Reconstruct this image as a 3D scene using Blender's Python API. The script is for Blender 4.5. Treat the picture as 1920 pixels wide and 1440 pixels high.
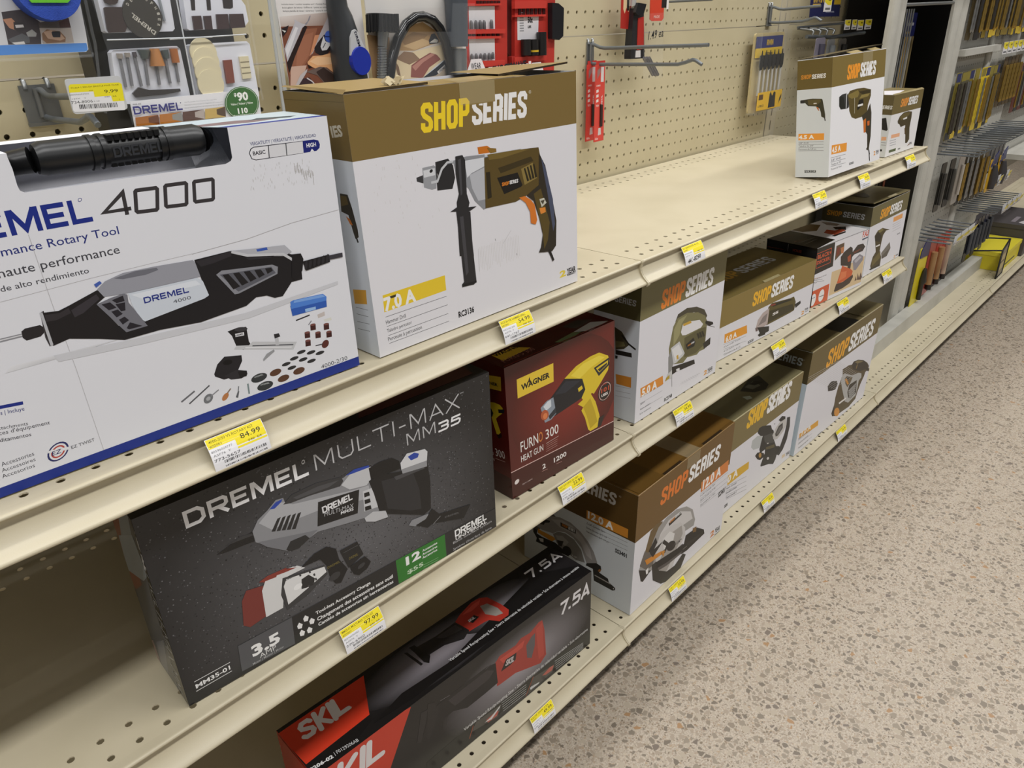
import bpy, bmesh, math, random
from mathutils import Vector, Matrix
from mathutils.geometry import tessellate_polygon
for o in list(bpy.data.objects): bpy.data.objects.remove(o)
SC = bpy.context.scene
COL = SC.collection
IN = 0.0254
FLOOR = -30.6            # all modelling below is in inches; the floor lies at z = FLOOR, the top shelf at z = 0
def W(x, y, z): return Vector((x*IN, y*IN, (z-FLOOR)*IN))
# ------------------------------------------------------------ camera
cd = bpy.data.cameras.new('camera'); cam = bpy.data.objects.new('camera', cd); COL.objects.link(cam)
cd.sensor_fit = 'HORIZONTAL'; cd.sensor_width = 36.0; cd.lens = 36.0*1385.0085/1920.0
cd.clip_start = 0.02; cd.clip_end = 60
M = Matrix(((0.687164,0.337283,-0.643464),(-0.725890,0.282405,-0.627161),(-0.029813,0.898047,0.438889))).to_4x4()
M.translation = W(-33.1774, -22.1075, 11.9144)
cam.matrix_world = M
SC.camera = cam
# ------------------------------------------------------------ light and exposure
SC.view_settings.view_transform = 'Standard'; SC.view_settings.look = 'None'
SC.view_settings.gamma = 1.0; SC.view_settings.use_curve_mapping = False
SC.view_settings.exposure = 0.0
wd = bpy.data.worlds.new('store_air'); SC.world = wd; wd.use_nodes = True
wd.node_tree.nodes['Background'].inputs[0].default_value = (1.0, 0.99, 0.98, 1)
wd.node_tree.nodes['Background'].inputs[1].default_value = 0.09
def tube_lamp(name, x, y, z, lx, ly, power, col=(1.0, 0.99, 0.98)):
    ld = bpy.data.lights.new(name, 'AREA'); ld.shape = 'RECTANGLE'; ld.size = lx; ld.size_y = ly
    ld.energy = power; ld.color = col
    o = bpy.data.objects.new(name, ld); COL.objects.link(o); o.location = (x, y, z); return o
# rows of fluorescent strip lamps under the store ceiling, running along the aisle
for i, x in enumerate((-2.6, -0.9, 0.8, 2.5, 4.2)):
    tube_lamp('fluorescent_lamp', x, -1.25, 3.2, 1.5, 0.30, 31)
    tube_lamp('fluorescent_lamp', x, 0.25, 3.2, 1.5, 0.14, 15)
    tube_lamp('fluorescent_lamp', x, -4.0, 3.2, 1.5, 0.30, 14)
# ------------------------------------------------------------ materials
def lin(c):
    c /= 255.0
    return c/12.92 if c <= 0.04045 else ((c+0.055)/1.055)**2.4
def rgb(h): return tuple(lin(int(h[i:i+2], 16)) for i in (0, 2, 4))
MATS = {}
def mat(name, h='808080', rough=0.5, metal=0.0, spec=0.5, trans=0.0, alpha=1.0, coat=0.0, bump=None, mottle=None):
    if name in MATS: return MATS[name]
    m = bpy.data.materials.new(name); m.use_nodes = True; nt = m.node_tree; b = nt.nodes['Principled BSDF']
    b.inputs['Base Color'].default_value = (*rgb(h), 1); b.inputs['Roughness'].default_value = rough
    b.inputs['Metallic'].default_value = metal; b.inputs['Specular IOR Level'].default_value = spec
    b.inputs['Transmission Weight'].default_value = trans; b.inputs['Alpha'].default_value = alpha; b.inputs['Coat Weight'].default_value = coat
    tc = nt.nodes.new('ShaderNodeTexCoord')
    if bump:
        n = nt.nodes.new('ShaderNodeTexNoise'); n.inputs['Scale'].default_value = bump[0]; n.inputs['Detail'].default_value = 3
        k = nt.nodes.new('ShaderNodeBump'); k.inputs['Strength'].default_value = bump[1]; k.inputs['Distance'].default_value = 0.001
        nt.links.new(tc.outputs['Object'], n.inputs['Vector']); nt.links.new(n.outputs['Fac'], k.inputs['Height']); nt.links.new(k.outputs['Normal'], b.inputs['Normal'])
    if mottle:
        n = nt.nodes.new('ShaderNodeTexNoise'); n.inputs['Scale'].default_value = mottle[0]; n.inputs['Detail'].default_value = 4
        r = nt.nodes.new('ShaderNodeMix'); r.data_type = 'RGBA'
        r.inputs[6].default_value = (*rgb(h), 1); r.inputs[7].default_value = (*rgb(mottle[1]), 1)
        mr = nt.nodes.new('ShaderNodeMapRange'); mr.inputs[1].default_value = 0.45; mr.inputs[2].default_value = 0.75
        nt.links.new(tc.outputs['Object'], n.inputs['Vector']); nt.links.new(n.outputs['Fac'], mr.inputs[0]); nt.links.new(mr.outputs[0], r.inputs[0]); nt.links.new(r.outputs[2], b.inputs['Base Color'])
    MATS[name] = m; return m
def printed(name, rough, spec=0.5, coat=0.0, speck=0.0):
    """printed card or plastic: the ink colours are stored on the faces"""
    if name in MATS: return MATS[name]
    m = bpy.data.materials.new(name); m.use_nodes = True; nt = m.node_tree; b = nt.nodes['Principled BSDF']
    a = nt.nodes.new('ShaderNodeVertexColor'); a.layer_name = 'ink'
    b.inputs['Roughness'].default_value = rough; b.inputs['Specular IOR Level'].default_value = spec; b.inputs['Coat Weight'].default_value = coat
    nt.links.new(a.outputs['Color'], b.inputs['Base Color'])
    MATS[name] = m; return m
# ------------------------------------------------------------ mesh builder (inches)
class G:
    def __init__(s): s.v = []; s.f = []; s.c = []; s.sm = []
    def add(s, vs, fs, col='cccccc', smooth=False):
        n = len(s.v); s.v += [tuple(p) for p in vs]
        for f in fs:
            s.f.append(tuple(i+n for i in f)); s.c.append(col); s.sm.append(smooth)
    def quad(s, a, b, c, d, col='cccccc'): s.add([a, b, c, d], [(0, 1, 2, 3)], col)
    def box(s, x0, y0, z0, x1, y1, z1, col='cccccc'):
        s.add([(x, y, z) for x in (x0, x1) for y in (y0, y1) for z in (z0, z1)],
              [(0, 1, 3, 2), (4, 6, 7, 5), (0, 4, 5, 1), (2, 3, 7, 6), (0, 2, 6, 4), (1, 5, 7, 3)], col)
    def para(s, O, u, v, d, col='cccccc', skip=()):
        O, u, v, d = map(Vector, (O, u, v, d))
        P = [O, O+u, O+u+v, O+v, O+d, O+u+d, O+u+v+d, O+v+d]
        F = dict(front=(0, 1, 2, 3), right=(1, 5, 6, 2), back=(5, 4, 7, 6), left=(4, 0, 3, 7), top=(3, 2, 6, 7), bottom=(4, 5, 1, 0))
        s.add(P, [f for k, f in F.items() if k not in skip], col)
    def tube(s, pts, r, n=8, col='cccccc', closed=False, caps=True):
        pts = [Vector(p) for p in pts]; L = len(pts); rs = r if isinstance(r, (list, tuple)) else [r]*L
        ring = []; up = Vector((0, 0, 1)); prev = None
        for i, p in enumerate(pts):
            a = pts[max(i-1, 0)]; b = pts[min(i+1, L-1)]; t = (b-a)
            if t.length < 1e-9: t = Vector((0, 0, 1))
            t.normalize()
            if prev is None:
                x = t.cross(up)
                if x.length < 1e-3: x = t.cross(Vector((1, 0, 0)))
            else: x = prev - t*prev.dot(t)
            x.normalize(); prev = x; y = t.cross(x)
            ring.append([p + (x*math.cos(2*math.pi*k/n) + y*math.sin(2*math.pi*k/n))*rs[i] for k in range(n)])
        vs = [q for R in ring for q in R]; fs = []
        for i in range(L-1):
            for k in range(n): fs.append((i*n+k, i*n+(k+1) % n, (i+1)*n+(k+1) % n, (i+1)*n+k))
        s.add(vs, fs, col, True)
        if caps: s.add(ring[0], [tuple(range(n))[::-1]], col); s.add(ring[-1], [tuple(range(n))], col)
    def extrude(s, poly, y0, y1, col='cccccc'):
        """polygon in the xz plane given thickness along y"""
        n = len(poly); s.add([(x, y0, z) for x, z in poly]+[(x, y1, z) for x, z in poly],
            [tuple(range(n)), tuple(range(2*n-1, n-1, -1))]+[(i, i+n, (i+1) % n+n, (i+1) % n) for i in range(n)], col)
    def obj(s, name, m, parent=None):
        me = bpy.data.meshes.new(name)
        if parent is not None and parent.get('_o'): ox = Vector(parent['_o'])
        elif s.v: 
            ox = Vector((sum(p[0] for p in s.v)/len(s.v), sum(p[1] for p in s.v)/len(s.v), min(p[2] for p in s.v)))
        else: ox = Vector((0, 0, 0))
        me.from_pydata([((p[0]-ox[0])*IN, (p[1]-ox[1])*IN, (p[2]-ox[2])*IN) for p in s.v], [], s.f)
        me.polygons.foreach_set('use_smooth', s.sm)
        ca = me.color_attributes.new('ink', 'FLOAT_COLOR', 'CORNER')
        data = []
        for f, c in zip(s.f, s.c):
            if isinstance(c, str): data += [*rgb(c), 1.0]*len(f)
            else:
                for h in c: data += [*rgb(h), 1.0]
        ca.data.foreach_set('color', data)
        me.materials.append(m); me.update()
        o = bpy.data.objects.new(name, me); COL.objects.link(o)
        if parent is not None: o.parent = parent
        else: o.location = W(*ox); o['_o'] = list(ox)
        if parent is not None: o['_o'] = list(parent['_o'])
        return o
def thing(name, label, cat, at, group=None):
    o = bpy.data.objects.new(name, None); o.empty_display_size = 0.02; COL.objects.link(o)
    o.location = W(*at); o['_o'] = list(at); o['label'] = label; o['category'] = cat
    if group: o['group'] = group
    return o
def tag(o, label, cat, group=None, kind=None):
    o['label'] = label; o['category'] = cat
    if group: o['group'] = group
    if kind: o['kind'] = kind
    return o
def struct(o): o['kind'] = 'structure'; return o
# ------------------------------------------------------------ printing on flat faces
TXT = {}
STY = dict(n=(0, 0), c=(0.004, 0), b=(0.024, 0), k=(0.042, 0.0), i=(0.008, 0.22), w=(-0.004, 0), h=(0.012, 0))
def text_mesh(s, sty):
    key = (s, sty)
    if key in TXT: return TXT[key]
    cu = bpy.data.curves.new('t', 'FONT'); cu.body = s; cu.size = 1.0; cu.resolution_u = 2
    of_, sh_ = STY[sty[:1] or 'n']; cu.offset = of_; cu.shear = 0.22 if 'i' in sty else sh_; cu.fill_mode = 'BOTH'
    if 'k' in sty: cu.space_character = 1.02
    o = bpy.data.objects.new('t', cu); COL.objects.link(o)
    me = o.to_mesh(); vs = [(v.co.x, v.co.y) for v in me.vertices]; fs = [tuple(p.vertices) for p in me.polygons]
    o.to_mesh_clear(); bpy.data.objects.remove(o); bpy.data.curves.remove(cu)
    if not vs: vs = [(0, 0), (1, 0), (0, 1)]; fs = []
    x0 = min(v[0] for v in vs); x1 = max(v[0] for v in vs)
    caps = 0.73
    vs = [((x-x0)/max(x1-x0, 1e-6), y/caps) for x, y in vs]
    TXT[key] = (vs, fs); return TXT[key]
def stroke(pts, w, closed=False):
    """a flat ribbon with mitred corners"""
    P = [Vector(p) for p in pts]
    if (P[0]-P[-1]).length < 1e-6: closed = True; P = P[:-1]
    n = len(P); A = []; B = []
    for i in range(n):
        d = []
        if i > 0 or closed: d.append((P[i]-P[i-1]).normalized())
        if i < n-1 or closed: d.append((P[(i+1) % n]-P[i]).normalized())
        ns = [Vector((-q.y, q.x)) for q in d]
        m = ns[0] if len(ns) == 1 else (ns[0]+ns[1])
        if m.length < 1e-4: m = ns[0]
        m.normalize(); k = w/2/max(m.dot(ns[0]), 0.45)
        A.append(P[i]+m*k); B.append(P[i]-m*k)
    q = range(n if closed else n-1)
    return A+B, [(i, i+n, (i+1) % n+n, (i+1) % n) for i in q]
GLY = {  # extended block capitals drawn as strokes on a unit square
 'D': [[(.1,.1),(.1,.9),(.68,.9),(.9,.72),(.9,.28),(.68,.1),(.1,.1)]],
 'R': [[(.1,0),(.1,.9),(.78,.9),(.9,.8),(.9,.55),(.78,.45),(.1,.45)], [(.5,.45),(.93,0)]],
 'E': [[(.97,.9),(.1,.9),(.1,.1),(.97,.1)], [(.1,.5),(.88,.5)]],
 'M': [[(.09,0),(.09,1)], [(.13,.97),(.5,.18),(.87,.97)], [(.91,1),(.91,0)]],
 'L': [[(.1,1),(.1,.1),(.95,.1)]],
 'S': [[(.88,.78),(.72,.9),(.3,.9),(.14,.76),(.2,.6),(.5,.5),(.8,.4),(.86,.24),(.7,.1),(.28,.1),(.1,.2)]],
 'K': [[(.14,0),(.14,1)], [(.86,.95),(.3,.5),(.9,.04)]],
 'I': [[(.5,0),(.5,1)]],
 '7': [[(.05,.9),(.9,.9),(.4,0)]], '5': [[(.92,.9),(.16,.9),(.12,.56),(.75,.56),(.88,.45),(.86,.22),(.72,.1),(.05,.1)]],
 'A': [[(.04,0),(.5,.93),(.96,0)], [(.2,.28),(.8,.28)]], '.': [[(.4,.02),(.4,.2)]],
 'U': [[(.1,1),(.1,.25),(.25,.06),(.75,.06),(.9,.25),(.9,1)]], 'T': [[(.0,.94),(1,.94)], [(.5,.94),(.5,0)]],
 'X': [[(.02,0),(.98,1)], [(.02,1),(.98,0)]], '-': [[(.15,.42),(.85,.42)]], '3': [[(.06,.9),(.8,.9),(.9,.78),(.9,.6),(.8,.5),(.3,.5)], [(.8,.5),(.92,.38),(.92,.2),(.8,.08),(.06,.08)]],
}
# heavy condensed capitals
_P = [(.2,0),(.2,.915),(.66,.915),(.8,.84),(.8,.55),(.66,.47),(.2,.47)]
GLC = {'S': [[(.81,.68),(.81,.83),(.68,.915),(.32,.915),(.19,.83),(.19,.67),(.3,.57),(.7,.43),(.81,.33),(.81,.17),(.68,.085),(.32,.085),(.19,.17),(.19,.33)]],
 'H': [[(.2,0),(.2,1)], [(.8,0),(.8,1)], [(.2,.5),(.8,.5)]], 'O': [[(.2,.2),(.2,.8),(.33,.915),(.67,.915),(.8,.8),(.8,.2),(.67,.085),(.33,.085),(.2,.2)]],
 'P': [_P], 'R': [_P, [(.55,.47),(.8,.38),(.8,0)]], 'E': [[(.92,.915),(.2,.915),(.2,.085),(.92,.085)], [(.2,.5),(.84,.5)]], 'I': [[(.5,0),(.5,1)]]}
WIC = {'I': .42, 'E': .86, 'P': .95}
WID = {'I': .22, '.': .3, '-': .6, 'E': .86, 'L': .84, 'M': 1.16}
class Art:
    """ops drawn on a face: O origin, u and v unit axes (inches); later ops lie on top of earlier ones"""
    def __init__(s, g, O, u, v, lift=0.0):
        s.g = g; s.O = Vector(O); s.u = Vector(u).normalized(); s.v = Vector(v).normalized(); s.n = s.u.cross(s.v).normalized(); s.bb = []; s.lift = lift; s.clip = None
    def put(s, vs, fs, col, step=0.0):
        if s.clip:
            cx, cy = s.clip
            if any(p[0] < 0 or p[0] > cx or p[1] < 0 or p[1] > cy for p in vs):
                if not isinstance(col, str): vs = [(min(max(p[0], 0), cx), min(max(p[1], 0), cy)) for p in vs]
                else:
                    nv, nf = [], []
                    for f in fs:
                        q = [vs[i] for i in f]
                        for ax, lim, sg in ((0, 0, 1), (0, cx, -1), (1, 0, 1), (1, cy, -1)):
                            out = []
                            for i in range(len(q)):
                                a, b = q[i-1], q[i]; da, db = (a[ax]-lim)*sg, (b[ax]-lim)*sg
                                if (da >= 0) != (db >= 0):
                                    t = da/(da-db); out.append((a[0]+(b[0]-a[0])*t, a[1]+(b[1]-a[1])*t))
                                if db >= 0: out.append(b)
                            q = out
                            if len(q) < 3: break
                        if len(q) >= 3: nf.append(tuple(range(len(nv), len(nv)+len(q)))); nv += q
                    vs, fs = nv, nf
                    if not fs: return
        x0 = min(p[0] for p in vs); x1 = max(p[0] for p in vs); y0 = min(p[1] for p in vs); y1 = max(p[1] for p in vs)
        k = 1
        for a, b, c, d, lv in s.bb:
            if lv >= k and a < x1 and b > x0 and c < y1 and d > y0: k = lv+1
        s.bb.append((x0, x1, y0, y1, k))
        h = s.lift + 0.0012*k
        if step:   # pieces that overlap inside one op each get a hair more height
            for j, f in enumerate(fs): s.g.add([s.O+s.u*vs[i][0]+s.v*vs[i][1]+s.n*(h+step*j) for i in f], [tuple(range(len(f)))], col)
        else: s.g.add([s.O+s.u*p[0]+s.v*p[1]+s.n*h for p in vs], fs, col)
    def poly(s, col, pts):
        tris = tessellate_polygon([[Vector((a, b, 0)) for a, b in pts]])
        out = []
        for t in tris:
            a, b, c = (pts[i] for i in t)
            if (b[0]-a[0])*(c[1]-a[1])-(b[1]-a[1])*(c[0]-a[0]) < 0: t = (t[0], t[2], t[1])
            out.append(tuple(t))
        s.put(pts, out, col)
    def rect(s, col, x0, y0, x1, y1): s.put([(x0, y0), (x1, y0), (x1, y1), (x0, y1)], [(0, 1, 2, 3)], col)
    def glyphs(s, word, col, x, y, w, h, wt, slant=0.0, rnd=False, gap=.14, font=None):
        gl, wd = (GLC, WIC) if font else (GLY, WID)
        tot = sum(wd.get(c, 1) for c in word)+gap*(len(word)-1); sc = w/tot; cx = x
        V = []; Fc = []
        for c in word:
            gw = wd.get(c, 1)*sc
            for st in gl.get(c, []):
                pts = [(cx+a*gw+slant*b*h, y+b*h) for a, b in st]
                vs, fs = stroke(pts, wt*h); n = len(V); V += [tuple(p) for p in vs]; Fc += [tuple(i+n for i in f) for f in fs]
                if rnd:
                    for q in pts:
                        n = len(V); V += [(q[0]+wt*h/2*math.cos(k*math.pi/5), q[1]+wt*h/2*math.sin(k*math.pi/5)) for k in range(10)]; Fc.append(tuple(range(n, n+10)))
            cx += gw+gap*sc
        fx = []
        for f in Fc:
            ar = sum(V[f[i-1]][0]*V[f[i]][1]-V[f[i]][0]*V[f[i-1]][1] for i in range(len(f)))
            fx.append(f if ar > 0 else f[::-1])
        s.put(V, fx, col, .00006)
    def ops(s, ops):
        for o in ops:
            k = o[0]
            if k == 'P': s.poly(o[1], o[2])
            elif k == 'G': s.put(o[2], [tuple(range(len(o[2])))], tuple(o[1]))
            elif k == 'L':
                vs, fs = stroke(o[3], o[2]); s.put([tuple(p) for p in vs], fs, o[1])
            elif k == 'E':
                c, a, b = o[2], o[3], o[4]
                vs = [(c[0]+a[0]*math.cos(t)+b[0]*math.sin(t), c[1]+a[1]*math.cos(t)+b[1]*math.sin(t)) for t in [i*math.pi/10 for i in range(20)]]
                if a[0]*b[1]-a[1]*b[0] < 0: vs = vs[::-1]
                s.put(vs, [tuple(range(20))], o[1])
            elif k == 'T':
                _, tx, col, x, y, w, h, ang, sty = o
                if tx in ('SHOP', 'SERIES', 'ERIES', 'IES', 'SHOPS') and abs(ang) < 1: s.glyphs(tx, col, x-.02*h, y, w-.07*h, h, .205, .11, False, .05, True); continue
                vs, fs = text_mesh(tx, sty); ca, sa = math.cos(math.radians(ang)), math.sin(math.radians(ang))
                if fs: s.put([(x+p[0]*w*ca-p[1]*h*sa, y+p[0]*w*sa+p[1]*h*ca) for p in vs], fs, col)
            elif k == 'N':
                rr = random.Random(o[1]); V = {}
                for i in range(o[2]):
                    c = rr.choice(o[3]); x = rr.uniform(o[4], o[5]); y = rr.uniform(o[6], o[7]); r = o[8]*rr.uniform(.5, 1.3)
                    q = V.setdefault(c, ([], [])); n = len(q[0]); q[0].extend([(x-r, y), (x, y-r), (x+r, y), (x, y+r)]); q[1].append((n, n+1, n+2, n+3))
                for c in V: s.put(V[c][0], V[c][1], c)
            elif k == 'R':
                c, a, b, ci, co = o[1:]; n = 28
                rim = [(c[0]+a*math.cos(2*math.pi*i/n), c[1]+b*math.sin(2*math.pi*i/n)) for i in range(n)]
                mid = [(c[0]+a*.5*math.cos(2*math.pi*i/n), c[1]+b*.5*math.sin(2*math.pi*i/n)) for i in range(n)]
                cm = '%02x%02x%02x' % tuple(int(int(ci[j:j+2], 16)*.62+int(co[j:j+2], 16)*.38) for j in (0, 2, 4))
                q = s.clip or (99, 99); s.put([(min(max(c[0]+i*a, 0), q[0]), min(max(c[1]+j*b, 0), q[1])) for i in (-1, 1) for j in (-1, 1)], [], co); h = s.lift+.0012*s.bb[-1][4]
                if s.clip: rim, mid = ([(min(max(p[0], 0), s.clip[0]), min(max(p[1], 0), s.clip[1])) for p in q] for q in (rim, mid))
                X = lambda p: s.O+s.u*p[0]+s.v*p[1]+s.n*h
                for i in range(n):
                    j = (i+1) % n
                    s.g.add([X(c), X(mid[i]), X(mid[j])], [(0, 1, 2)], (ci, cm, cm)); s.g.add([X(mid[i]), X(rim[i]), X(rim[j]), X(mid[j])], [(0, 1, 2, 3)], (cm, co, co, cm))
            elif k == 'D': s.glyphs(o[1], o[2], o[3], o[4], o[5], o[6], .2)
            elif k == 'Y': s.glyphs(*o[1:])

# ------------------------------------------------------------ shelving materials
BEIGE = mat('beige_enamel', 'c6bca2', 0.4, bump=(900, 0.05), mottle=(9, 'beb499'))
BOARD = mat('beige_pegboard', 'c6bb9b', 0.55, mottle=(6, 'beb392'))
KICK = mat('dark_kick', '3a342a', 0.7)
GREYM = mat('grey_enamel', 'b9b7ae', 0.45, mottle=(12, 'a9a79e'))
WIRE = mat('zinc_wire', '8d8f8f', 0.35, metal=0.7)
WIRED = mat('dark_wire', '767b7f', 0.4, metal=0.5)
BLACKM = mat('black_enamel', '17150f', 0.5)
CARD = printed('printed_card', 0.42, spec=0.4)
GLOSS = printed('glossy_printed_card', 0.22, spec=0.5)
PLAS = printed('moulded_plastic', 0.35)
CLEAR = mat('clear_plastic', 'f4f6f8', 0.08, trans=1.0, alpha=0.35)
# ------------------------------------------------------------ floor
def floor_material():
    m = bpy.data.materials.new('terrazzo'); m.use_nodes = True; nt = m.node_tree; b = nt.nodes['Principled BSDF']; N = nt.nodes.new; Lk = nt.links.new
    tc = N('ShaderNodeTexCoord'); mp = N('ShaderNodeMapping'); Lk(tc.outputs['Object'], mp.inputs[0])
    wn = N('ShaderNodeTexNoise'); wn.inputs['Scale'].default_value = 60; Lk(mp.outputs[0], wn.inputs['Vector'])
    ad = N('ShaderNodeMix'); ad.data_type = 'VECTOR'; ad.inputs[0].default_value = 0.006; Lk(mp.outputs[0], ad.inputs[4]); Lk(wn.outputs['Color'], ad.inputs[5])
    def chips(scale, lo, hi, cols, rand=1.0):
        v = N('ShaderNodeTexVoronoi'); v.inputs['Scale'].default_value = scale; v.inputs['Randomness'].default_value = rand; Lk(ad.outputs[1], v.inputs['Vector'])
        e = N('ShaderNodeTexVoronoi'); e.feature = 'DISTANCE_TO_EDGE'; e.inputs['Scale'].default_value = scale; e.inputs['Randomness'].default_value = rand; Lk(ad.outputs[1], e.inputs['Vector'])
        sp = N('ShaderNodeSeparateColor'); Lk(v.outputs['Color'], sp.inputs[0])
        th = N('ShaderNodeMapRange'); th.inputs[3].default_value = lo; th.inputs[4].default_value = hi; Lk(sp.outputs[1], th.inputs[0])
        sb = N('ShaderNodeMath'); sb.operation = 'SUBTRACT'; Lk(e.outputs[0], sb.inputs[0]); Lk(th.outputs[0], sb.inputs[1])
        sm = N('ShaderNodeMapRange'); sm.inputs[1].default_value = 0.0; sm.inputs[2].default_value = 0.045; Lk(sb.outputs[0], sm.inputs[0])
        cr = N('ShaderNodeValToRGB'); cr.color_ramp.interpolation = 'CONSTANT'; el = cr.color_ramp.elements
        while len(el) < len(cols): el.new(0.5)
        for i, (p, c) in enumerate(cols): el[i].position = p; el[i].color = (*rgb(c), 1)
        Lk(sp.outputs[0], cr.inputs[0]); return sm.outputs[0], cr.outputs[0]
    mx = N('ShaderNodeMix'); mx.data_type = 'RGBA'
    nz = N('ShaderNodeTexNoise'); nz.inputs['Scale'].default_value = 350; nz.inputs['Detail'].default_value = 2; Lk(tc.outputs['Object'], nz.inputs['Vector'])
    c0 = N('ShaderNodeValToRGB'); c0.color_ramp.elements[0].color = (*rgb('978b7c'), 1); c0.color_ramp.elements[1].color = (*rgb('bdb1a0'), 1); c0.color_ramp.elements[0].position = .3; c0.color_ramp.elements[1].position = .7
    Lk(nz.outputs['Fac'], c0.inputs[0])
    f2, k2 = chips(240, 0.03, 0.38, [(0, '9c8b78'), (.3, '8a7b67'), (.5, 'b2a491'), (.75, '7d705f'), (.88, 'a39078')])
    Lk(f2, mx.inputs[0]); Lk(c0.outputs[0], mx.inputs[6]); Lk(k2, mx.inputs[7])
    f1, k1 = chips(98, 0.03, 0.34, [(0, '8d8272'), (.2, '9c8f7e'), (.4, '7d7365'), (.55, 'a89c8a'), (.7, '877b6b'), (.82, '73695c'), (.94, '9c7c5a'), (.96, '74695e')])
    my = N('ShaderNodeMix'); my.data_type = 'RGBA'; Lk(f1, my.inputs[0]); Lk(mx.outputs[2], my.inputs[6]); Lk(k1, my.inputs[7])
    Lk(my.outputs[2], b.inputs['Base Color']); b.inputs['Roughness'].default_value = 0.42; b.inputs['Specular IOR Level'].default_value = 0.35
    return m
g = G(); g.quad((-90, -130, FLOOR), (330, -130, FLOOR), (330, 40, FLOOR), (-90, 40, FLOOR)); fl = struct(g.obj('floor', floor_material()))
g = G(); g.quad((-90, 34, FLOOR), (330, 34, FLOOR), (330, 34, 100), (-90, 34, 100)); struct(g.obj('wall_back', mat('store_wall', 'b8b0a0', 0.8)))
# ------------------------------------------------------------ perforated sheet
def holed(g, cx, cy, w, h, r, P, depth, col='cccccc', n=8):
    """one w x h cell of sheet with a round hole; P maps (a, b, d) to space"""
    o = [(-w/2, -h/2), (0, -h/2), (w/2, -h/2), (w/2, 0), (w/2, h/2), (0, h/2), (-w/2, h/2), (-w/2, 0)]
    an = [225, 270, 315, 0, 45, 90, 135, 180]
    i1 = [(r*math.cos(math.radians(a)), r*math.sin(math.radians(a))) for a in an]
    vs = [P(cx+a, cy+b, 0) for a, b in o]+[P(cx+a, cy+b, 0) for a, b in i1]+[P(cx+a, cy+b, depth) for a, b in i1]
    fs = []
    for k in range(8):
        q = (k+1) % 8; fs += [(k, q, 8+q, 8+k), (8+k, 8+q, 16+q, 16+k)]
    g.add(vs, fs, col)
PROF = [(.45, 0), (.10, .02), (.02, .03), (-.03, .0), (-.055, -.05), (-.04, -.1), (.0, -.125), (.13, -.14), (.15, -.2), (.14, -.36), (.10, -.52), (.03, -.68), (-.08, -.83), (-.2, -.95), (-.33, -1.05), (-.43, -1.12), (-.475, -1.17), (-.48, -1.24), (-.44, -1.28), (-.38, -1.26), (-.1, -1.02), (.2, -.7), (.45, -.3)]
CAP = [(.4, .03), (.02, .055), (-.07, .03), (-.1, -.06), (-.04, -.2), (-.0, -.4), (-.05, -.58), (-.16, -.76), (-.3, -.92), (-.44, -1.03), (-.54, -1.12), (-.56, -1.24), (-.5, -1.34), (-.4, -1.36), (.4, -.9)]
def shelf(x0, x1, z, D, off, label, rows=(.79, 1.79, 13.84, 14.83), group='steel shelf decks', holes_x=None):
    t = thing('gondola_shelf', label, 'shelf', ((x0+x1)/2, 0, z), group)
    g = G(); P = lambda a, b, d: (a, b, z-d)
    ys = [.3]; xs0 = x0+.03; xs1 = x1-.03
    y = .29
    g.quad((xs0, .12, z), (xs1, .12, z), (xs1, y, z), (xs0, y, z))
    n = int(math.floor(xs1-.5-off))
    for r in rows:
        if r-.5 > y+1e-3: g.quad((xs0, y, z), (xs1, y, z), (xs1, r-.5, z), (xs0, r-.5, z))
        k0 = math.ceil(xs0+.5-off); k1 = math.floor(xs1-.5-off)
        for k in range(k0, k1+1): holed(g, off+k, r, 1.0, 1.0, .14, P, .05)
        a = off+k0-.5; b = off+k1+.5
        if a-xs0 > 1e-3: g.quad((xs0, r-.5, z), (a, r-.5, z), (a, r+.5, z), (xs0, r+.5, z))
        if xs1-b > 1e-3: g.quad((b, r-.5, z), (xs1, r-.5, z), (xs1, r+.5, z), (b, r+.5, z))
        y = r+.5
    if D > y: g.quad((xs0, y, z), (xs1, y, z), (xs1, D, z), (xs0, D, z))
    for x in (xs0, xs1): g.quad((x, .1, z), (x, D, z), (x, D, z-1.1), (x, .1, z-1.1))
    g.quad((xs0, D, z), (xs1, D, z), (xs1, D, z-1.1), (xs0, D, z-1.1))
    g.obj('deck', BEIGE, t)
    g = G(); m = len(PROF)
    g.add([(xs0, p[0], z+p[1]) for p in PROF]+[(xs1, p[0], z+p[1]) for p in PROF], [(i, i+m, i+m+1, i+1) for i in range(m-1)], smooth=True)
    g.obj('price_channel', BEIGE, t)
    for a, b in ((x0+.01, x0+.1), (x1-.1, x1-.01)):
        g = G(); q = len(CAP)
        g.add([(a, p[0], z+p[1]) for p in CAP]+[(b, p[0], z+p[1]) for p in CAP], [tuple(range(q)), tuple(range(2*q-1, q-1, -1))]+[(i, i+q, (i+1) % q+q, (i+1) % q) for i in range(q)])
        g.obj('end_cap', BEIGE, t)
    return t
ZM, ZB = -10.968, -26.702
shelf(-48, 0, 0, 16.0, -.2, 'beige top shelf carrying the white rotary tool kit and hammer drill carton')
shelf(0, 48, 0, 16.0, .1, 'mostly empty beige top shelf with two small cartons at its far end')
shelf(-48, 0, ZM, 16.0, -.58, 'beige middle shelf under the black oscillating tool box and red heat gun box')
shelf(0, 48, ZM, 16.0, -.04, 'beige middle shelf under the jigsaw carton and sander cartons')
shelf(-48, 0, ZB, 16.0, -.13, 'beige bottom shelf under the long black and red reciprocating saw box')
shelf(0, 48, ZB, 16.0, -.28, 'beige bottom shelf under the circular saw carton and belt sander carton')
shelf(48, 96, ZB, 16.0, .1, 'empty far bottom shelf in front of the grey riser')
shelf(96, 144, ZB, 16.0, .1, 'far bottom shelf holding the folded sign holder and yellow box')
shelf(144, 192, ZB, 16.0, .1, 'bottom shelf furthest down the aisle past the yellow box')
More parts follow.
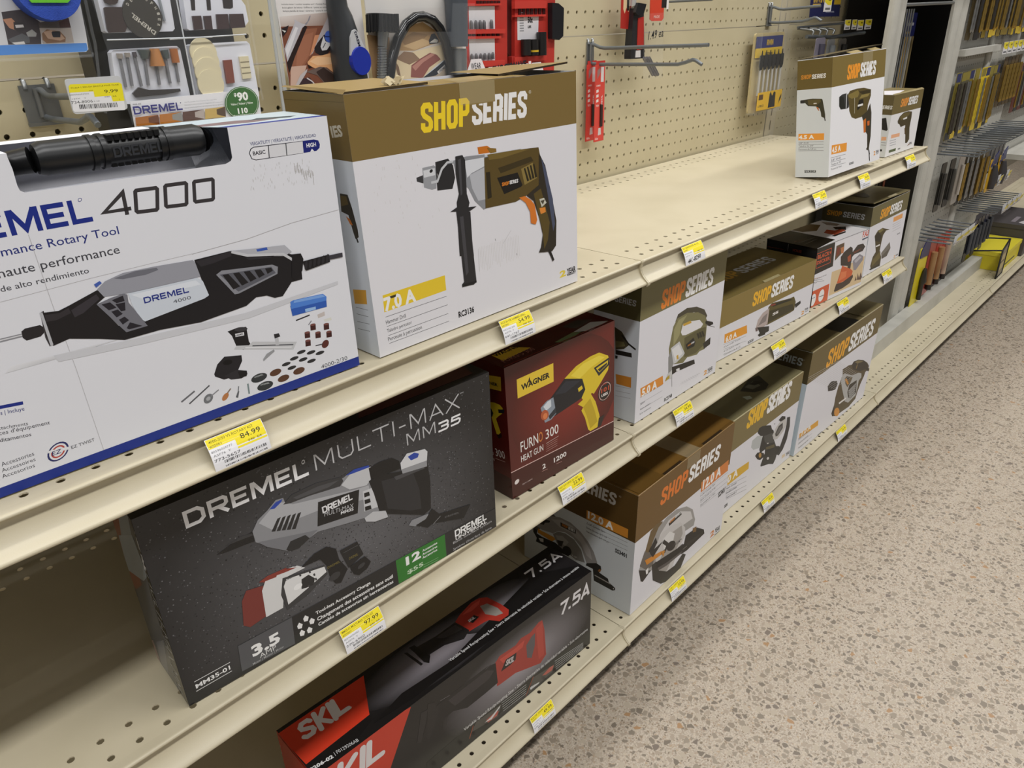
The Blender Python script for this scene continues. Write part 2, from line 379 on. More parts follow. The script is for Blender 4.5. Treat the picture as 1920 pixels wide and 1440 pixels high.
for i, x0 in enumerate((-48, 0, 48, 96, 144)):
    g = G(); g.box(x0+.05, 1.6, FLOOR, x0+47.95, 1.75, ZB-.75)
    tag(g.obj('kick_plate', KICK), ['dark kick plate under the bottom shelf with the reciprocating saw box', 'dark kick plate under the bottom shelf with the circular saw carton', 'dark kick plate under the empty far bottom shelf', 'dark kick plate under the shelf with the yellow box', 'dark kick plate at the far end of the aisle'][i], 'kick plate')
# ------------------------------------------------------------ pegboard backs
def pegpanel(x0, x1, z0, z1, xf, zf, y, label, lean=(0, 0), m=BOARD, r=.125, zh=-10.7):
    g = G(); P = lambda a, b, d: (a+lean[0]*b, y+d+lean[1]*b, b)
    k0 = math.ceil(x0+.5-xf); k1 = math.floor(x1-.5-xf); j0 = math.ceil(max(z0, zh)+.5-zf); j1 = math.floor(z1-.5-zf)
    a, b, c, d = xf+k0-.5, xf+k1+.5, zf+j0-.5, zf+j1+.5
    for k in range(k0, k1+1):
        for j in range(j0, j1+1): holed(g, xf+k, zf+j, 1, 1, r, P, .14)
    def q(ax, az, bx, bz):
        if bx-ax > 1e-3 and bz-az > 1e-3: g.quad(P(ax, az, 0), P(bx, az, 0), P(bx, bz, 0), P(ax, bz, 0))
    q(x0, z0, a, z1); q(b, z0, x1, z1); q(a, z0, b, c); q(a, d, b, z1)
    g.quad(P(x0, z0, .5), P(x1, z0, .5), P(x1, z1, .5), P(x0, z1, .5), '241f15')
    for (ax, az, bx, bz) in ((x0, z1, x1, z1), (x0, z0, x0, z1), (x1, z0, x1, z1)): g.quad(P(ax, az, 0), P(bx, bz, 0), P(bx, bz, .5), P(ax, az, .5))
    o = g.obj('pegboard', m); return tag(o, label, 'pegboard', 'pegboard back panels')
PD = 16.269
LN = (.0112, -.023)
pegpanel(-47.2, -1.2, ZB, 10.35, -.15, .18, PD, 'beige pegboard behind the rotary tool kit and hammer drill carton')
pegpanel(-47.2, -1.2, 10.45, 26, -.29, .72, PD, 'upper beige pegboard behind the blister packs on the left')
pegpanel(.7, 46.72, ZB, 10.86, .85, .477, PD, 'beige pegboard above the empty top shelf', LN)
pegpanel(.7, 46.72, 10.93, 26, .85, .477, PD, 'upper beige pegboard above the long hooks with red cards', LN)
pegpanel(49.2, 95.2, ZB, 10.86, .95, .477, PD, 'beige pegboard right of the slotted upright behind the small cartons', LN)
pegpanel(49.2, 95.2, 10.93, 26, .95, .477, PD, 'upper beige pegboard behind the row of four yellow tags', LN)
for x, lb in ((0, 'slotted beige upright hidden behind the blister packs'), (48, 'slotted beige upright beside the spade bit pack'), (-48, 'slotted beige upright at the left end of the bay')):
    t = thing('slotted_upright', lb, 'upright', (x, PD, ZB))
    lx = (lambda z: LN[0]*z if x == 48 else 0); ly = (lambda z: LN[1]*z if x == 48 else 0)
    g = G()
    for a, b in ((-1.13, -.12), (.12, 1.13)):
        g.add([(x+a+lx(ZB), PD+ly(ZB)-.03, ZB), (x+b+lx(ZB), PD+ly(ZB)-.03, ZB), (x+b+lx(26), PD+ly(26)-.03, 26), (x+a+lx(26), PD+ly(26)-.03, 26)], [(0, 1, 2, 3)])
    for k in range(-11, 18):
        z = k*1.5; g.add([(x+a+lx(zz), PD+ly(zz)-.03, zz) for a, zz in ((-.13, z), (.13, z), (.13, z+.5), (-.13, z+.5))], [(0, 1, 2, 3)])
    g.obj('front_face', BEIGE, t)
    g = G(); g.box(x-.9, PD+1.9, ZB, x+.9, PD+2.3, 26); g.obj('post', KICK, t)

# ------------------------------------------------------------ cartons
ART = {
 'rot.front': [
  ('T','VERSATILITY | VERSATILITÉ | VERSATILIDAD','25306e',14.32,8.615,2.372,.107,0,'c'),
  ('P','2b2b33',[(14.227,8.394),(14.299,8.516),(14.412,8.567),(16.189,8.542),(16.121,8.151),(14.422,8.149),(14.28,8.207)]),
  ('P','e6e6ea',[(14.256,8.391),(14.32,8.497),(14.426,8.544),(14.905,8.534),(14.873,8.172),(14.426,8.171),(14.302,8.226)]),
  ('P','dcdce0',[(14.936,8.536),(15.532,8.53),(15.504,8.162),(14.904,8.168)]),
  ('P','dcdce0',[(15.564,8.532),(16.167,8.528),(16.13,8.161),(15.536,8.164)]),
  ('P','1c2474',[(16.169,8.539),(16.593,8.54),(16.754,8.487),(16.795,8.355),(16.762,8.243),(16.633,8.166),(16.143,8.159)]),
  ('P','f0f0f4',[(16.393,8.162),(16.47,8.256),(16.549,8.16)]),
  ('T','BASIC','33333c',14.356,8.312,.431,.12,0,'b'),
  ('T','HIGH','f0f0f4',16.284,8.315,.36,.132,0,'b'),
  ('D','DREMEL','1d2e86',5.083,7.174,4.223,.656),
  ('E','1d2e86',(9.086,7.808),(.051,.001),(.014,.051)),
  ('E','e6e6ea',(9.086,7.808),(.037,.001),(.01,.037)),
  ('L','3a3638',.11,[(10.352,7.345),(9.61,7.357),(10.233,7.824),(10.202,7.187)]),
  ('L','3a3638',.11,[(10.703,7.815),(11.079,7.803),(11.168,7.801),(11.198,7.762),(11.179,7.675),(11.096,7.3),(11.077,7.212),(11.032,7.177),(10.947,7.182),(10.587,7.203),(10.505,7.208),(10.476,7.247),(10.491,7.333),(10.557,7.698),(10.572,7.782),(10.616,7.817),(10.703,7.815)]),
  ('L','3a3638',.11,[(11.568,7.821),(11.952,7.811),(12.043,7.809),(12.074,7.77),(12.055,7.683),(11.976,7.305),(11.958,7.216),(11.912,7.18),(11.824,7.185),(11.453,7.206),(11.367,7.21),(11.337,7.249),(11.353,7.336),(11.42,7.703),(11.436,7.788),(11.48,7.823),(11.568,7.821)]),
  ('L','3a3638',.11,[(12.43,7.802),(12.793,7.795),(12.879,7.793),(12.908,7.756),(12.892,7.671),(12.82,7.307),(12.803,7.221),(12.76,7.186),(12.678,7.189),(12.327,7.203),(12.246,7.207),(12.218,7.244),(12.232,7.328),(12.291,7.686),(12.305,7.769),(12.347,7.804),(12.43,7.802)]),
  ('T','High Performance Rotary Tool','2a347c',5.046,6.694,4.815,.245,0,'c'),
  ('T','Outil rotatif haute performance','45454c',4.538,6.146,5.208,.263,0,'c'),
  ('T','Herramienta rotativa de alto rendimiento','45454c',4.126,5.777,4.676,.169,0,'c'),
  ('L','c4c2c2',.012,[(14.687,7.988),(14.68,7.91)]),
  ('L','c4c2c2',.012,[(14.527,8.02),(14.519,7.943)]),
  ('L','c4c2c2',.012,[(16.04,7.373),(16.041,7.29)]),
  ('L','c4c2c2',.012,[(14.59,7.633),(14.58,7.555)]),
  ('L','c4c2c2',.012,[(14.557,7.987),(14.546,7.91)]),
  ('L','c4c2c2',.012,[(16.057,7.348),(16.059,7.265)]),
  ('L','c4c2c2',.012,[(15.871,7.896),(15.863,7.816)]),
  ('L','c4c2c2',.012,[(15.413,7.449),(15.415,7.367)]),
  ('L','c4c2c2',.012,[(16.062,7.984),(16.06,7.903)]),
  ('L','c4c2c2',.012,[(15.544,7.637),(15.533,7.558)]),
  ('L','c4c2c2',.012,[(15.184,7.993),(15.187,7.913)]),
  ('L','c4c2c2',.012,[(15.961,7.593),(15.953,7.512)]),
  ('L','c4c2c2',.012,[(16.054,7.569),(16.057,7.487)]),
  ('L','c4c2c2',.012,[(15.929,7.627),(15.923,7.546)]),
  ('L','c4c2c2',.012,[(15.398,7.704),(15.387,7.625)]),
  ('L','c4c2c2',.012,[(14.718,7.4),(14.704,7.322)]),
  ('L','c4c2c2',.012,[(14.217,7.567),(14.207,7.49)]),
  ('L','c4c2c2',.012,[(15.255,7.673),(15.247,7.594)]),
  ('L','c4c2c2',.012,[(16.306,7.888),(16.301,7.807)]),
  ('L','c4c2c2',.012,[(14.535,7.555),(14.525,7.477)]),
  ('L','c4c2c2',.012,[(14.834,7.452),(14.826,7.373)]),
  ('L','c4c2c2',.012,[(15.239,7.307),(15.226,7.228)]),
  ('L','c4c2c2',.012,[(14.312,7.891),(14.31,7.813)]),
  ('L','c4c2c2',.012,[(15.463,7.865),(15.455,7.786)]),
  ('L','c4c2c2',.012,[(14.511,7.699),(14.497,7.622)]),
  ('L','c4c2c2',.012,[(15.54,7.305),(15.544,7.223)]),
  ('L','c4c2c2',.012,[(15.612,7.248),(15.598,7.168)]),
  ('L','c4c2c2',.012,[(14.66,7.273),(14.66,7.193)]),
  ('L','c4c2c2',.012,[(14.918,7.284),(14.915,7.204)]),
  ('L','c4c2c2',.012,[(15.894,7.811),(15.884,7.731)]),
  ('L','c4c2c2',.012,[(15.115,7.955),(15.107,7.876)]),
  ('L','c4c2c2',.012,[(16.207,7.773),(16.194,7.693)]),
  ('L','c4c2c2',.012,[(14.287,7.939),(14.286,7.861)]),
  ('L','c4c2c2',.012,[(14.92,7.83),(14.908,7.753)]),
  ('L','c4c2c2',.012,[(16.238,7.693),(16.229,7.612)]),
  ('L','c4c2c2',.012,[(14.335,8.031),(14.323,7.955)]),
  ('L','c4c2c2',.012,[(15.609,7.937),(15.595,7.858)]),
  ('L','c4c2c2',.012,[(15.196,7.86),(15.2,7.78)]),
  ('L','c4c2c2',.012,[(14.387,7.643),(14.386,7.565)]),
  ('L','c4c2c2',.012,[(14.909,7.247),(14.903,7.167)]),
  ('L','c4c2c2',.012,[(14.651,7.736),(14.637,7.659)]),
  ('L','c4c2c2',.012,[(15.049,7.863),(15.051,7.783)]),
  ('L','c4c2c2',.012,[(15.893,7.636),(15.879,7.556)]),
  ('L','c4c2c2',.012,[(14.703,7.873),(14.692,7.796)]),
  ('L','c4c2c2',.012,[(14.556,7.357),(14.544,7.279)]),
  ('L','c4c2c2',.012,[(14.178,7.32),(14.173,7.241)]),
  ('L','c4c2c2',.012,[(16.261,7.711),(16.265,7.628)]),
  ('L','c4c2c2',.012,[(15.462,7.397),(15.462,7.316)]),
  ('L','c4c2c2',.012,[(15.227,7.989),(15.217,7.911)]),
  ('L','c4c2c2',.012,[(15.927,7.29),(15.931,7.207)]),
  ('L','c4c2c2',.012,[(14.808,7.528),(14.808,7.448)]),
  ('L','c4c2c2',.012,[(15.433,7.378),(15.429,7.297)]),
  ('L','c4c2c2',.012,[(15.48,7.486),(15.47,7.406)]),
  ('L','c4c2c2',.012,[(16.028,7.238),(16.015,7.157)]),
  ('L','c4c2c2',.012,[(16.135,7.23),(16.134,7.147)]),
  ('L','c4c2c2',.012,[(14.169,7.344),(14.156,7.267)]),
  ('L','c4c2c2',.012,[(16.173,7.485),(16.16,7.404)]),
  ('L','c4c2c2',.012,[(14.462,7.554),(14.457,7.476)]),
  ('L','c4c2c2',.012,[(15.642,7.275),(15.632,7.194)]),
  ('L','c4c2c2',.012,[(14.082,7.327),(14.067,7.251)]),
  ('L','c4c2c2',.012,[(16.049,7.959),(16.051,7.878)]),
  ('L','c4c2c2',.012,[(15.73,7.315),(15.726,7.233)]),
  ('L','c4c2c2',.012,[(16.042,7.887),(16.041,7.805)]),
  ('L','c4c2c2',.012,[(14.759,7.332),(14.758,7.252)]),
  ('L','c4c2c2',.012,[(15.112,7.63),(15.098,7.552)]),
  ('L','c4c2c2',.012,[(14.198,7.594),(14.191,7.516)]),
  ('L','c4c2c2',.012,[(15.95,7.541),(15.939,7.461)]),
  ('L','c4c2c2',.012,[(14.845,7.434),(14.84,7.355)]),
  ('L','c4c2c2',.012,[(14.11,7.396),(14.11,7.317)]),
  ('L','c4c2c2',.012,[(14.309,7.633),(14.301,7.556)]),
  ('L','a9a5a2',.015,[(15.73,7.884),(15.729,7.734)]),
  ('L','a9a5a2',.015,[(15.722,7.722),(15.726,7.591)]),
  ('L','a9a5a2',.015,[(15.753,7.784),(15.736,7.537)]),
  ('L','a9a5a2',.015,[(15.798,7.808),(15.782,7.566)]),
  ('L','a9a5a2',.015,[(15.847,7.874),(15.83,7.628)]),
  ('L','a9a5a2',.015,[(15.849,7.806),(15.834,7.566)]),
  ('L','a9a5a2',.015,[(15.862,7.677),(15.864,7.535)]),
  ('L','a9a5a2',.015,[(15.926,7.799),(15.929,7.66)]),
  ('L','a9a5a2',.015,[(15.937,7.747),(15.929,7.55)]),
  ('L','a9a5a2',.015,[(15.96,7.645),(15.967,7.526)]),
  ('L','a9a5a2',.015,[(15.979,7.668),(15.973,7.478)]),
  ('L','a9a5a2',.015,[(16.019,7.664),(16.024,7.535)]),
  ('L','a9a5a2',.015,[(16.02,7.566),(16.017,7.394)]),
  ('L','a9a5a2',.015,[(16.055,7.515),(16.046,7.303)]),
  ('L','a9a5a2',.015,[(16.095,7.585),(16.094,7.42)]),
  ('L','a9a5a2',.015,[(16.135,7.6),(16.118,7.345)]),
  ('L','a9a5a2',.015,[(16.131,7.493),(16.117,7.256)]),
  ('L','a9a5a2',.015,[(16.183,7.573),(16.187,7.433)]),
  ('L','a9a5a2',.015,[(16.218,7.573),(16.209,7.355)]),
  ('L','a9a5a2',.015,[(16.24,7.623),(16.244,7.483)]),
  ('L','a9a5a2',.015,[(16.282,7.582),(16.267,7.327)]),
  ('L','a9a5a2',.015,[(16.283,7.475),(16.281,7.303)]),
  ('L','a9a5a2',.015,[(16.336,7.568),(16.334,7.388)]),
  ('L','a9a5a2',.015,[(16.37,7.53),(16.36,7.312)]),
  ('L','a9a5a2',.015,[(16.377,7.487),(16.383,7.364)]),
  ('L','a9a5a2',.015,[(16.371,7.321),(16.357,7.075)]),
  ('L','a8a6a8',.02,[(11.775,5.659),(13.637,5.751),(15.298,5.958),(17.185,6.071)]),
  ('L','b5b3b5',.012,[(6.48,5.519),(8.744,5.614),(10.783,5.659),(11.778,5.67)]),
  ('L','b9b7ba',.012,[(7.62,7.128),(7.653,5.199),(7.734,3.079),(7.785,-.006)]),
  ('G',['c9cace','dcdde1','e6e6ea','d2d3d7'],[(7.155,3.561),(6.036,3.56),(6.212,3.717),(9.231,3.629)]),
  ('P','cfd0d5',[(7.282,3.686),(9.517,3.51),(13.089,3.335),(16.756,3.541),(16.735,3.41),(13.174,3.118),(9.674,3.283),(7.361,3.463)]),
  ('P','8f8f94',[(6.196,4.548),(6.797,4.536),(6.777,4.436),(6.164,4.438)]),
  ('P','d8d8dc',[(6.186,4.515),(6.789,4.507),(6.78,4.478),(6.176,4.481)]),
  ('P','2a2628',[(6.726,4.595),(6.83,4.654),(7.206,4.647),(7.273,4.563),(7.241,4.401),(7.138,4.324),(6.776,4.308),(6.709,4.414)]),
  ('P','3a3638',[(7.3,4.981),(7.399,5.016),(7.373,4.016),(7.27,3.977),(7.232,4.252)]),
  ('P','1f1c1e',[(7.341,4.969),(7.758,4.915),(8.033,4.988),(8.863,5.24),(9.013,5.157),(9.02,4.991),(8.76,4.842),(9.279,3.818),(9.408,3.603),(9.215,3.564),(8.563,3.803),(7.802,4.046),(7.359,3.965),(7.275,4.293)]),
  ('P','343033',[(7.387,4.893),(7.763,4.849),(8.017,4.928),(8.044,4.769),(7.644,4.668),(7.385,4.691)]),
  ('P','39353a',[(8.065,4.845),(8.81,5.129),(8.868,4.977),(8.354,4.681),(8.098,4.618)]),
  ('P','b9babf',[(7.287,4.985),(7.359,4.985),(7.369,4.001),(7.292,3.976)]),
  ('P','9a9ba4',[(8.869,5.26),(9.136,5.441),(9.666,5.565),(10.543,5.548),(11.763,5.479),(12.012,4.908),(9.663,4.943),(8.997,4.998)]),
  ('P','6f7079',[(9.389,5.465),(10.016,5.536),(10.637,5.498),(10.671,5.417),(10.286,5.359),(9.621,5.385)]),
  ('P','4560b0',[(8.828,5.422),(9,5.486),(9.04,5.411),(8.859,5.317)]),
  ('P','1d1b1e',[(11.801,5.47),(13.031,5.497),(14.247,5.29),(15.111,4.913),(15.408,4.643),(15.359,3.957),(14.939,3.958),(14.522,3.553),(14.219,3.569),(13.948,3.725),(13.562,3.764),(13.168,3.567),(11.573,3.447),(10.287,3.57),(9.215,3.564),(9.026,4.038),(9.855,4.023),(11.978,4.213)]),
  ('P','2f2c30',[(11.835,5.417),(12.996,5.475),(12.996,5.327),(12.376,5.233),(11.962,5.213)]),
  ('P','cfd6e0',[(9.66,4.932),(11.777,4.896),(11.919,4.754),(12.016,4.251),(11.853,4.185),(9.919,3.958),(9.818,4.092),(9.69,4.53)]),
  ('P','dfe4ec',[(9.722,4.871),(11.705,4.831),(11.839,4.656),(10.012,4.669)]),
  ('D','DREMEL','223083',10.037,4.508,1.393,.19),
  ('T','4000','3c3c44',10.871,4.28,.565,.119,0,'w'),
  ('P','77777f',[(8.743,4.836),(9.151,4.923),(9.514,4.96),(9.63,4.912),(9.604,4.666),(9.962,3.804),(9.323,3.787),(9.251,3.913)]),
  ('P','26232a',[(8.872,4.8),(9.11,4.801),(9.244,4.597),(9.022,4.575)]),
  ('P','26232a',[(9.173,4.851),(9.501,4.907),(9.509,4.737),(9.278,4.728)]),
  ('P','26232a',[(9.074,4.521),(9.264,4.535),(9.364,4.366),(9.171,4.308)]),
  ('P','26232a',[(9.238,4.711),(9.508,4.693),(9.463,4.451),(9.337,4.458)]),
  ('P','26232a',[(9.215,4.221),(9.392,4.272),(9.487,4.13),(9.284,4.046)]),
  ('P','26232a',[(9.363,3.908),(9.495,4.059),(9.812,3.849),(9.417,3.851)]),
  ('P','8a8b92',[(12.382,4.847),(12.581,4.936),(14.337,4.727),(14.527,4.607),(14.469,4.369),(13.012,4.049),(12.857,4.058)]),
  ('P','5d5e66',[(12.496,4.819),(14.292,4.663),(14.411,4.415),(12.994,4.115)]),
  ('P','1d1b1e',[(12.581,4.793),(12.783,4.773),(13.089,4.276),(12.843,4.229)]),
  ('P','1d1b1e',[(12.94,4.759),(13.146,4.74),(13.392,4.335),(13.154,4.284)]),
  ('P','1d1b1e',[(13.306,4.725),(13.516,4.705),(13.698,4.395),(13.469,4.341)]),
  ('P','1d1b1e',[(13.679,4.691),(13.894,4.67),(14.009,4.456),(13.789,4.398)]),
  ('P','1d1b1e',[(14.06,4.656),(14.28,4.635),(14.324,4.518),(14.114,4.455)]),
  ('P','b5b6bd',[(12.983,5.496),(13.881,5.394),(14.906,5.283),(15.127,5.004),(14.839,4.912),(13.588,5.194)]),
  ('P','2c2a2e',[(13.457,5.163),(14.202,5.055),(14.598,5.059),(14.316,4.968),(13.563,5.066)]),
  ('P','3a5ab0',[(13.875,5.359),(14.258,5.349),(14.273,5.254),(13.896,5.276)]),
  ('L','c9cace',.09,[(13.024,5.463),(13.533,5.23),(14.787,4.998),(15.199,4.64)]),
  ('P','1b191c',[(15.111,4.913),(15.448,4.87),(15.516,4.663),(15.413,4.269),(15.084,3.993),(14.968,4.119)]),
  ('P','1b191c',[(15.467,4.578),(16.547,4.592),(16.54,4.317),(15.546,4.224)]),
  ('E','2c2a2e',(15.577,4.405),(.057,0),(.04,.152)),
  ('E','2c2a2e',(15.75,4.416),(.057,0),(.04,.152)),
  ('E','2c2a2e',(15.923,4.428),(.057,0),(.04,.153)),
  ('E','2c2a2e',(16.098,4.439),(.058,0),(.04,.154)),
  ('E','2c2a2e',(16.275,4.451),(.058,0),(.04,.154)),
  ('E','2c2a2e',(16.453,4.463),(.059,0),(.04,.155)),
  ('L','3c3a40',.16,[(16.529,4.478),(17.087,4.458)]),
  ('P','2f5cb4',[(14.736,3.133),(16.185,3.076),(16.155,2.706),(14.756,2.74)]),
  ('P','4f83d6',[(14.761,3.272),(14.892,3.302),(16.068,3.229),(16.201,3.085),(16.171,2.942),(14.755,3.008)]),
  ('P','7ca7e6',[(14.923,3.281),(16.042,3.209),(16.158,3.096),(14.873,3.195)]),
  ('P','9cc0ea',[(15.276,2.862),(15.708,2.837),(15.698,2.73),(15.277,2.74)]),
  ('P','c9c0bc',[(15.728,2.515),(16.032,2.553),(16.029,2.394),(15.742,2.373)]),
  ('L','2c2a2e',.05,[(14.862,2.54),(15.425,2.588)]),
  ('P','dcdcd4',[(15.947,2.258),(16.265,2.256),(16.278,2.147),(15.991,2.16)]),
  ('L','8a8a90',.04,[(15.314,2.236),(15.459,2.358)]),
  ('P','43201e',[(15.385,2.228),(15.6,2.192),(15.579,1.975),(15.361,1.999)]),
  ('E','7a4a44',(15.49,2.197),(.109,-.011),(0,-.042)),
  ('P','43201e',[(15.92,2.09),(16.141,2.053),(16.121,1.832),(15.897,1.858)]),
  ('E','7a4a44',(16.028,2.058),(.112,-.012),(.001,-.042)),
  ('P','43201e',[(15.114,2.005),(15.327,1.968),(15.304,1.751),(15.089,1.776)]),
  ('E','7a4a44',(15.218,1.973),(.108,-.012),(0,-.042)),
  ('P','43201e',[(15.533,1.877),(15.751,1.839),(15.729,1.618),(15.509,1.645)]),
  ('E','7a4a44',(15.639,1.844),(.11,-.013),(0,-.042)),
  ('P','43201e',[(15.981,1.768),(16.204,1.729),(16.184,1.506),(15.958,1.533)]),
  ('E','7a4a44',(16.09,1.735),(.113,-.013),(.001,-.043)),
  ('P','43201e',[(15.089,1.692),(15.303,1.653),(15.28,1.434),(15.064,1.461)]),
  ('E','7a4a44',(15.193,1.659),(.108,-.013),(0,-.042)),
  ('E','5b2c26',(15.869,1.31),(.151,-.012),(.04,.152)),
  ('L','3c3a40',.04,[(15.463,1.368),(15.76,1.345)]),
  ('E','2e2e30',(14.863,1.314),(.173,-.014),(.04,.064)),
  ('E','2e2e30',(15.244,1.175),(.177,-.015),(.041,.065)),
  ('E','2e2e30',(15.596,1.038),(.18,-.016),(.041,.066)),
  ('E','2e2e30',(14.547,1.165),(.171,-.015),(.04,.064)),
  ('E','2e2e30',(14.883,1.009),(.174,-.016),(.041,.065)),
  ('E','2e2e30',(15.203,.844),(.177,-.016),(.041,.066)),
  ('E','2e2e30',(14.205,1.054),(.169,-.015),(.04,.064)),
  ('E','2e2e30',(14.396,.847),(.171,-.016),(.04,.064)),
  ('E','5c3d2c',(13.75,.881),(.221,-.021),(.051,.123)),
  ('E','5c3d2c',(14.007,.556),(.225,-.023),(.051,.124)),
  ('E','5c3d2c',(14.648,.631),(.231,-.023),(.051,.126)),
  ('E','35383a',(13.12,.894),(.294,-.035),(.071,.155)),
  ('T','DREMEL','a8acac',12.958,.942,.333,.059,0,'b'),
  ('E','35383a',(13.28,.521),(.298,-.038),(.071,.157)),
  ('T','DREMEL','a8acac',13.115,.589,.339,.06,-6.5,'b'),
  ('P','1c1a1d',[(12.363,2.878),(12.684,2.909),(13.024,2.852),(13.015,2.318),(13.064,2.17),(12.772,2.079),(12.57,2.197),(12.479,2.682)]),
  ('E','3a383c',(12.825,2.821),(.23,-.043),(.003,-.079)),
  ('P','e6e6ea',[(12.595,2.723),(12.908,2.692),(12.898,2.578),(12.59,2.608)]),
  ('T','DREMEL','33333c',12.601,2.62,.278,.062,0,'b'),
  ('P','c8c9cc',[(13.136,2.267),(14.759,1.754),(14.572,1.507),(12.442,2.199),(12.559,2.299),(12.988,2.181)]),
  ('L','55565c',.04,[(13.107,2.123),(14.605,1.692)]),
  ('L','e8e8ec',.04,[(12.848,2.133),(14.521,1.621)]),
  ('P','2a282c',[(13.946,2.295),(14.135,2.277),(14.166,2.146),(13.95,2.132)]),
  ('P','c2c3c6',[(13.969,2.126),(14.091,2.115),(14.07,1.849),(13.937,1.878)]),
  ('P','9a9b9e',[(13.556,1.674),(13.844,1.751),(13.864,1.675),(13.389,1.443),(13.391,1.524)]),
  ('P','242226',[(11.617,1.563),(11.788,1.866),(12.078,2.056),(12.661,1.916),(12.645,1.708),(12.447,1.439),(12.342,1.24),(11.898,1.264),(11.629,1.473)]),
  ('E','0f0e10',(12.143,1.824),(.162,-.015),(.006,-.095)),
  ('P','2d2b2f',[(11.936,1.384),(12.387,1.46),(12.734,1.306),(12.733,1.17),(12.507,1.093),(12.136,1.178)]),
  ('P','1a181b',[(12.422,1.381),(12.717,1.319),(12.696,1.115),(12.45,1.134)]),
  ('L','6d6d72',.06,[(10.371,.988),(10.868,1.209)]),
  ('L','59595e',.05,[(10.603,.832),(11.379,1.232)]),
  ('E','74767a',(11.245,.786),(.158,-.02),(.059,.159)),
  ('E','aeb0b4',(11.245,.786),(.072,-.014),(.028,.07)),
  ('L','8a8a90',.04,[(11.336,.833),(11.647,.972)]),
  ('E','b97a4a',(11.817,.636),(.115,-.002),(.065,.126)),
  ('L','8a7a70',.05,[(11.918,.749),(12.058,.867)]),
  ('P','5d6066',[(12.161,.485),(12.279,.682),(12.328,.664),(12.242,.433)]),
  ('L','7d7f84',.04,[(12.292,.678),(12.34,.852)]),
  ('L','7b8a8c',.06,[(12.653,.438),(12.677,.825)]),
  ('T','4000-2/30','3c3c44',15.555,.393,1.148,.172,0,'n'),
  ('L','1d2e86',.1,[(4.055,2.854),(6.194,2.578)]),
  ('T','Included | Compris | Incluye','2a347c',4.528,2.578,1.654,.124,-8,'n'),
  ('T','2 Attachments','45454c',5.207,2.054,.934,.108,-10.2,'n'),
  ('T',"2 Pièces d'équipement",'45454c',5.032,1.9,1.63,.126,-7,'n'),
  ('T','2 Aditamentos','45454c',5.098,1.688,1.025,.12,-8.8,'n'),
  ('T','30 Accessories','45454c',4.974,.918,1.043,.138,0,'n'),
  ('T','30 Accessoires','45454c',4.921,.74,1.083,.122,0,'n'),
  ('T','30 Accesorios','45454c',4.869,.559,1.066,.128,0,'n'),
  ('E','2a2f66',(6.611,.778),(.278,-.037),(.13,.281)),
  ('E','e6e6ea',(6.611,.778),(.23,-.034),(.108,.236)),
  ('E','b8473e',(6.611,.778),(.183,-.026),(.084,.184)),
  ('E','e6e6ea',(6.611,.778),(.136,-.018),(.068,.142)),
  ('P','e6e6ea',[(6.352,.833),(6.382,.905),(6.906,.82),(6.895,.726)]),
  ('T','EZ','2a2f66',6.428,.711,.284,.136,0,'i'),
  ('T','EZ TWIST','45454c',6.969,.712,.658,.104,0,'w'),
  ('P','1c3288',[(1.75,.174),(4.954,.3),(9.517,.32),(17.273,.366),(17.238,-.057),(9.426,-.062),(4.851,-.054),(1.668,-.074)]),
 ],
 'drl.front': [
  ('B','7f693a',[7.62,9.85]),
  ('T','SHOP','f2d22c',3.238,8.236,2.59,1.027,0,'k'),
  ('T','SERIES','f0efee',5.888,8.236,3.305,1.027,0,'k'),
  ('T','®','d8d2c0',9.286,9.14,.157,.143,0,'n'),
  ('P','8f7a49',[(5.326,9.824),(7.28,9.952),(7.254,9.015),(5.329,8.983)]),
  ('P','3a3a3c',[(2.78,6.646),(3.124,6.694),(3.1,6.379),(2.786,6.497)]),
  ('P','9b9da2',[(3.115,6.963),(3.702,6.979),(3.829,6.893),(3.729,6.085),(3.496,6.068),(3.106,6.222)]),
  ('P','d5d7db',[(3.146,6.858),(3.735,6.873),(3.728,6.602),(3.155,6.588)]),
  ('E','1c1c1e',(3.541,6.786),(.082,.001),(.017,.065)),
  ('P','2a292b',[(3.789,7.088),(4.462,7.13),(4.694,6.837),(4.753,6.34),(4.563,5.933),(3.764,5.995)]),
  ('L','c6c8cc',.1,[(3.485,6.345),(3.808,6.349),(4.093,6.786),(4.398,6.982),(8.664,6.929)]),
  ('L','6f7278',.03,[(4.392,6.935),(8.661,6.87)]),
  ('P','c9721f',[(6.091,7.358),(6.649,7.344),(6.826,7.237),(6.831,7.051),(6.134,7.072)]),
  ('P','8a6a2c',[(6.642,7.26),(7.156,7.174),(7.165,7.028),(6.808,7.025)]),
  ('P','8f9196',[(4.713,7.007),(5.418,7.083),(6.467,7.027),(6.383,4.808),(6.213,4.794),(5.734,5.24),(5.435,5.803),(4.841,6.256)]),
  ('P','d9dbe0',[(5.303,6.925),(6.425,6.912),(6.414,6.555),(5.644,6.381),(5.409,6.239)]),
  ('P','b9bbc1',[(5.538,6.326),(6.421,6.518),(6.376,5.201),(5.937,5.204),(5.633,5.771)]),
  ('P','5b4a22',[(6.422,6.877),(8.665,6.944),(9.791,6.891),(9.891,6.48),(9.754,5.566),(9.738,5.213),(8.89,4.919),(8.187,4.767),(6.321,4.82)]),
  ('P','3d3218',[(7.197,6.369),(9.272,6.564),(9.436,6.351),(7.34,6.126)]),
  ('P','76622f',[(6.618,6.993),(8.554,6.958),(9.232,6.886),(7.441,6.738),(6.702,6.767)]),
  ('P','2c2412',[(6.473,6.293),(6.714,6.293),(6.728,5.215),(6.48,5.183)]),
  ('P','8b7740',[(8.615,6.125),(9.374,6.283),(9.635,5.585),(8.802,5.404)]),
  ('P','2b2413',[(8.786,6.115),(8.879,6.132),(9.101,5.551),(8.972,5.532)]),
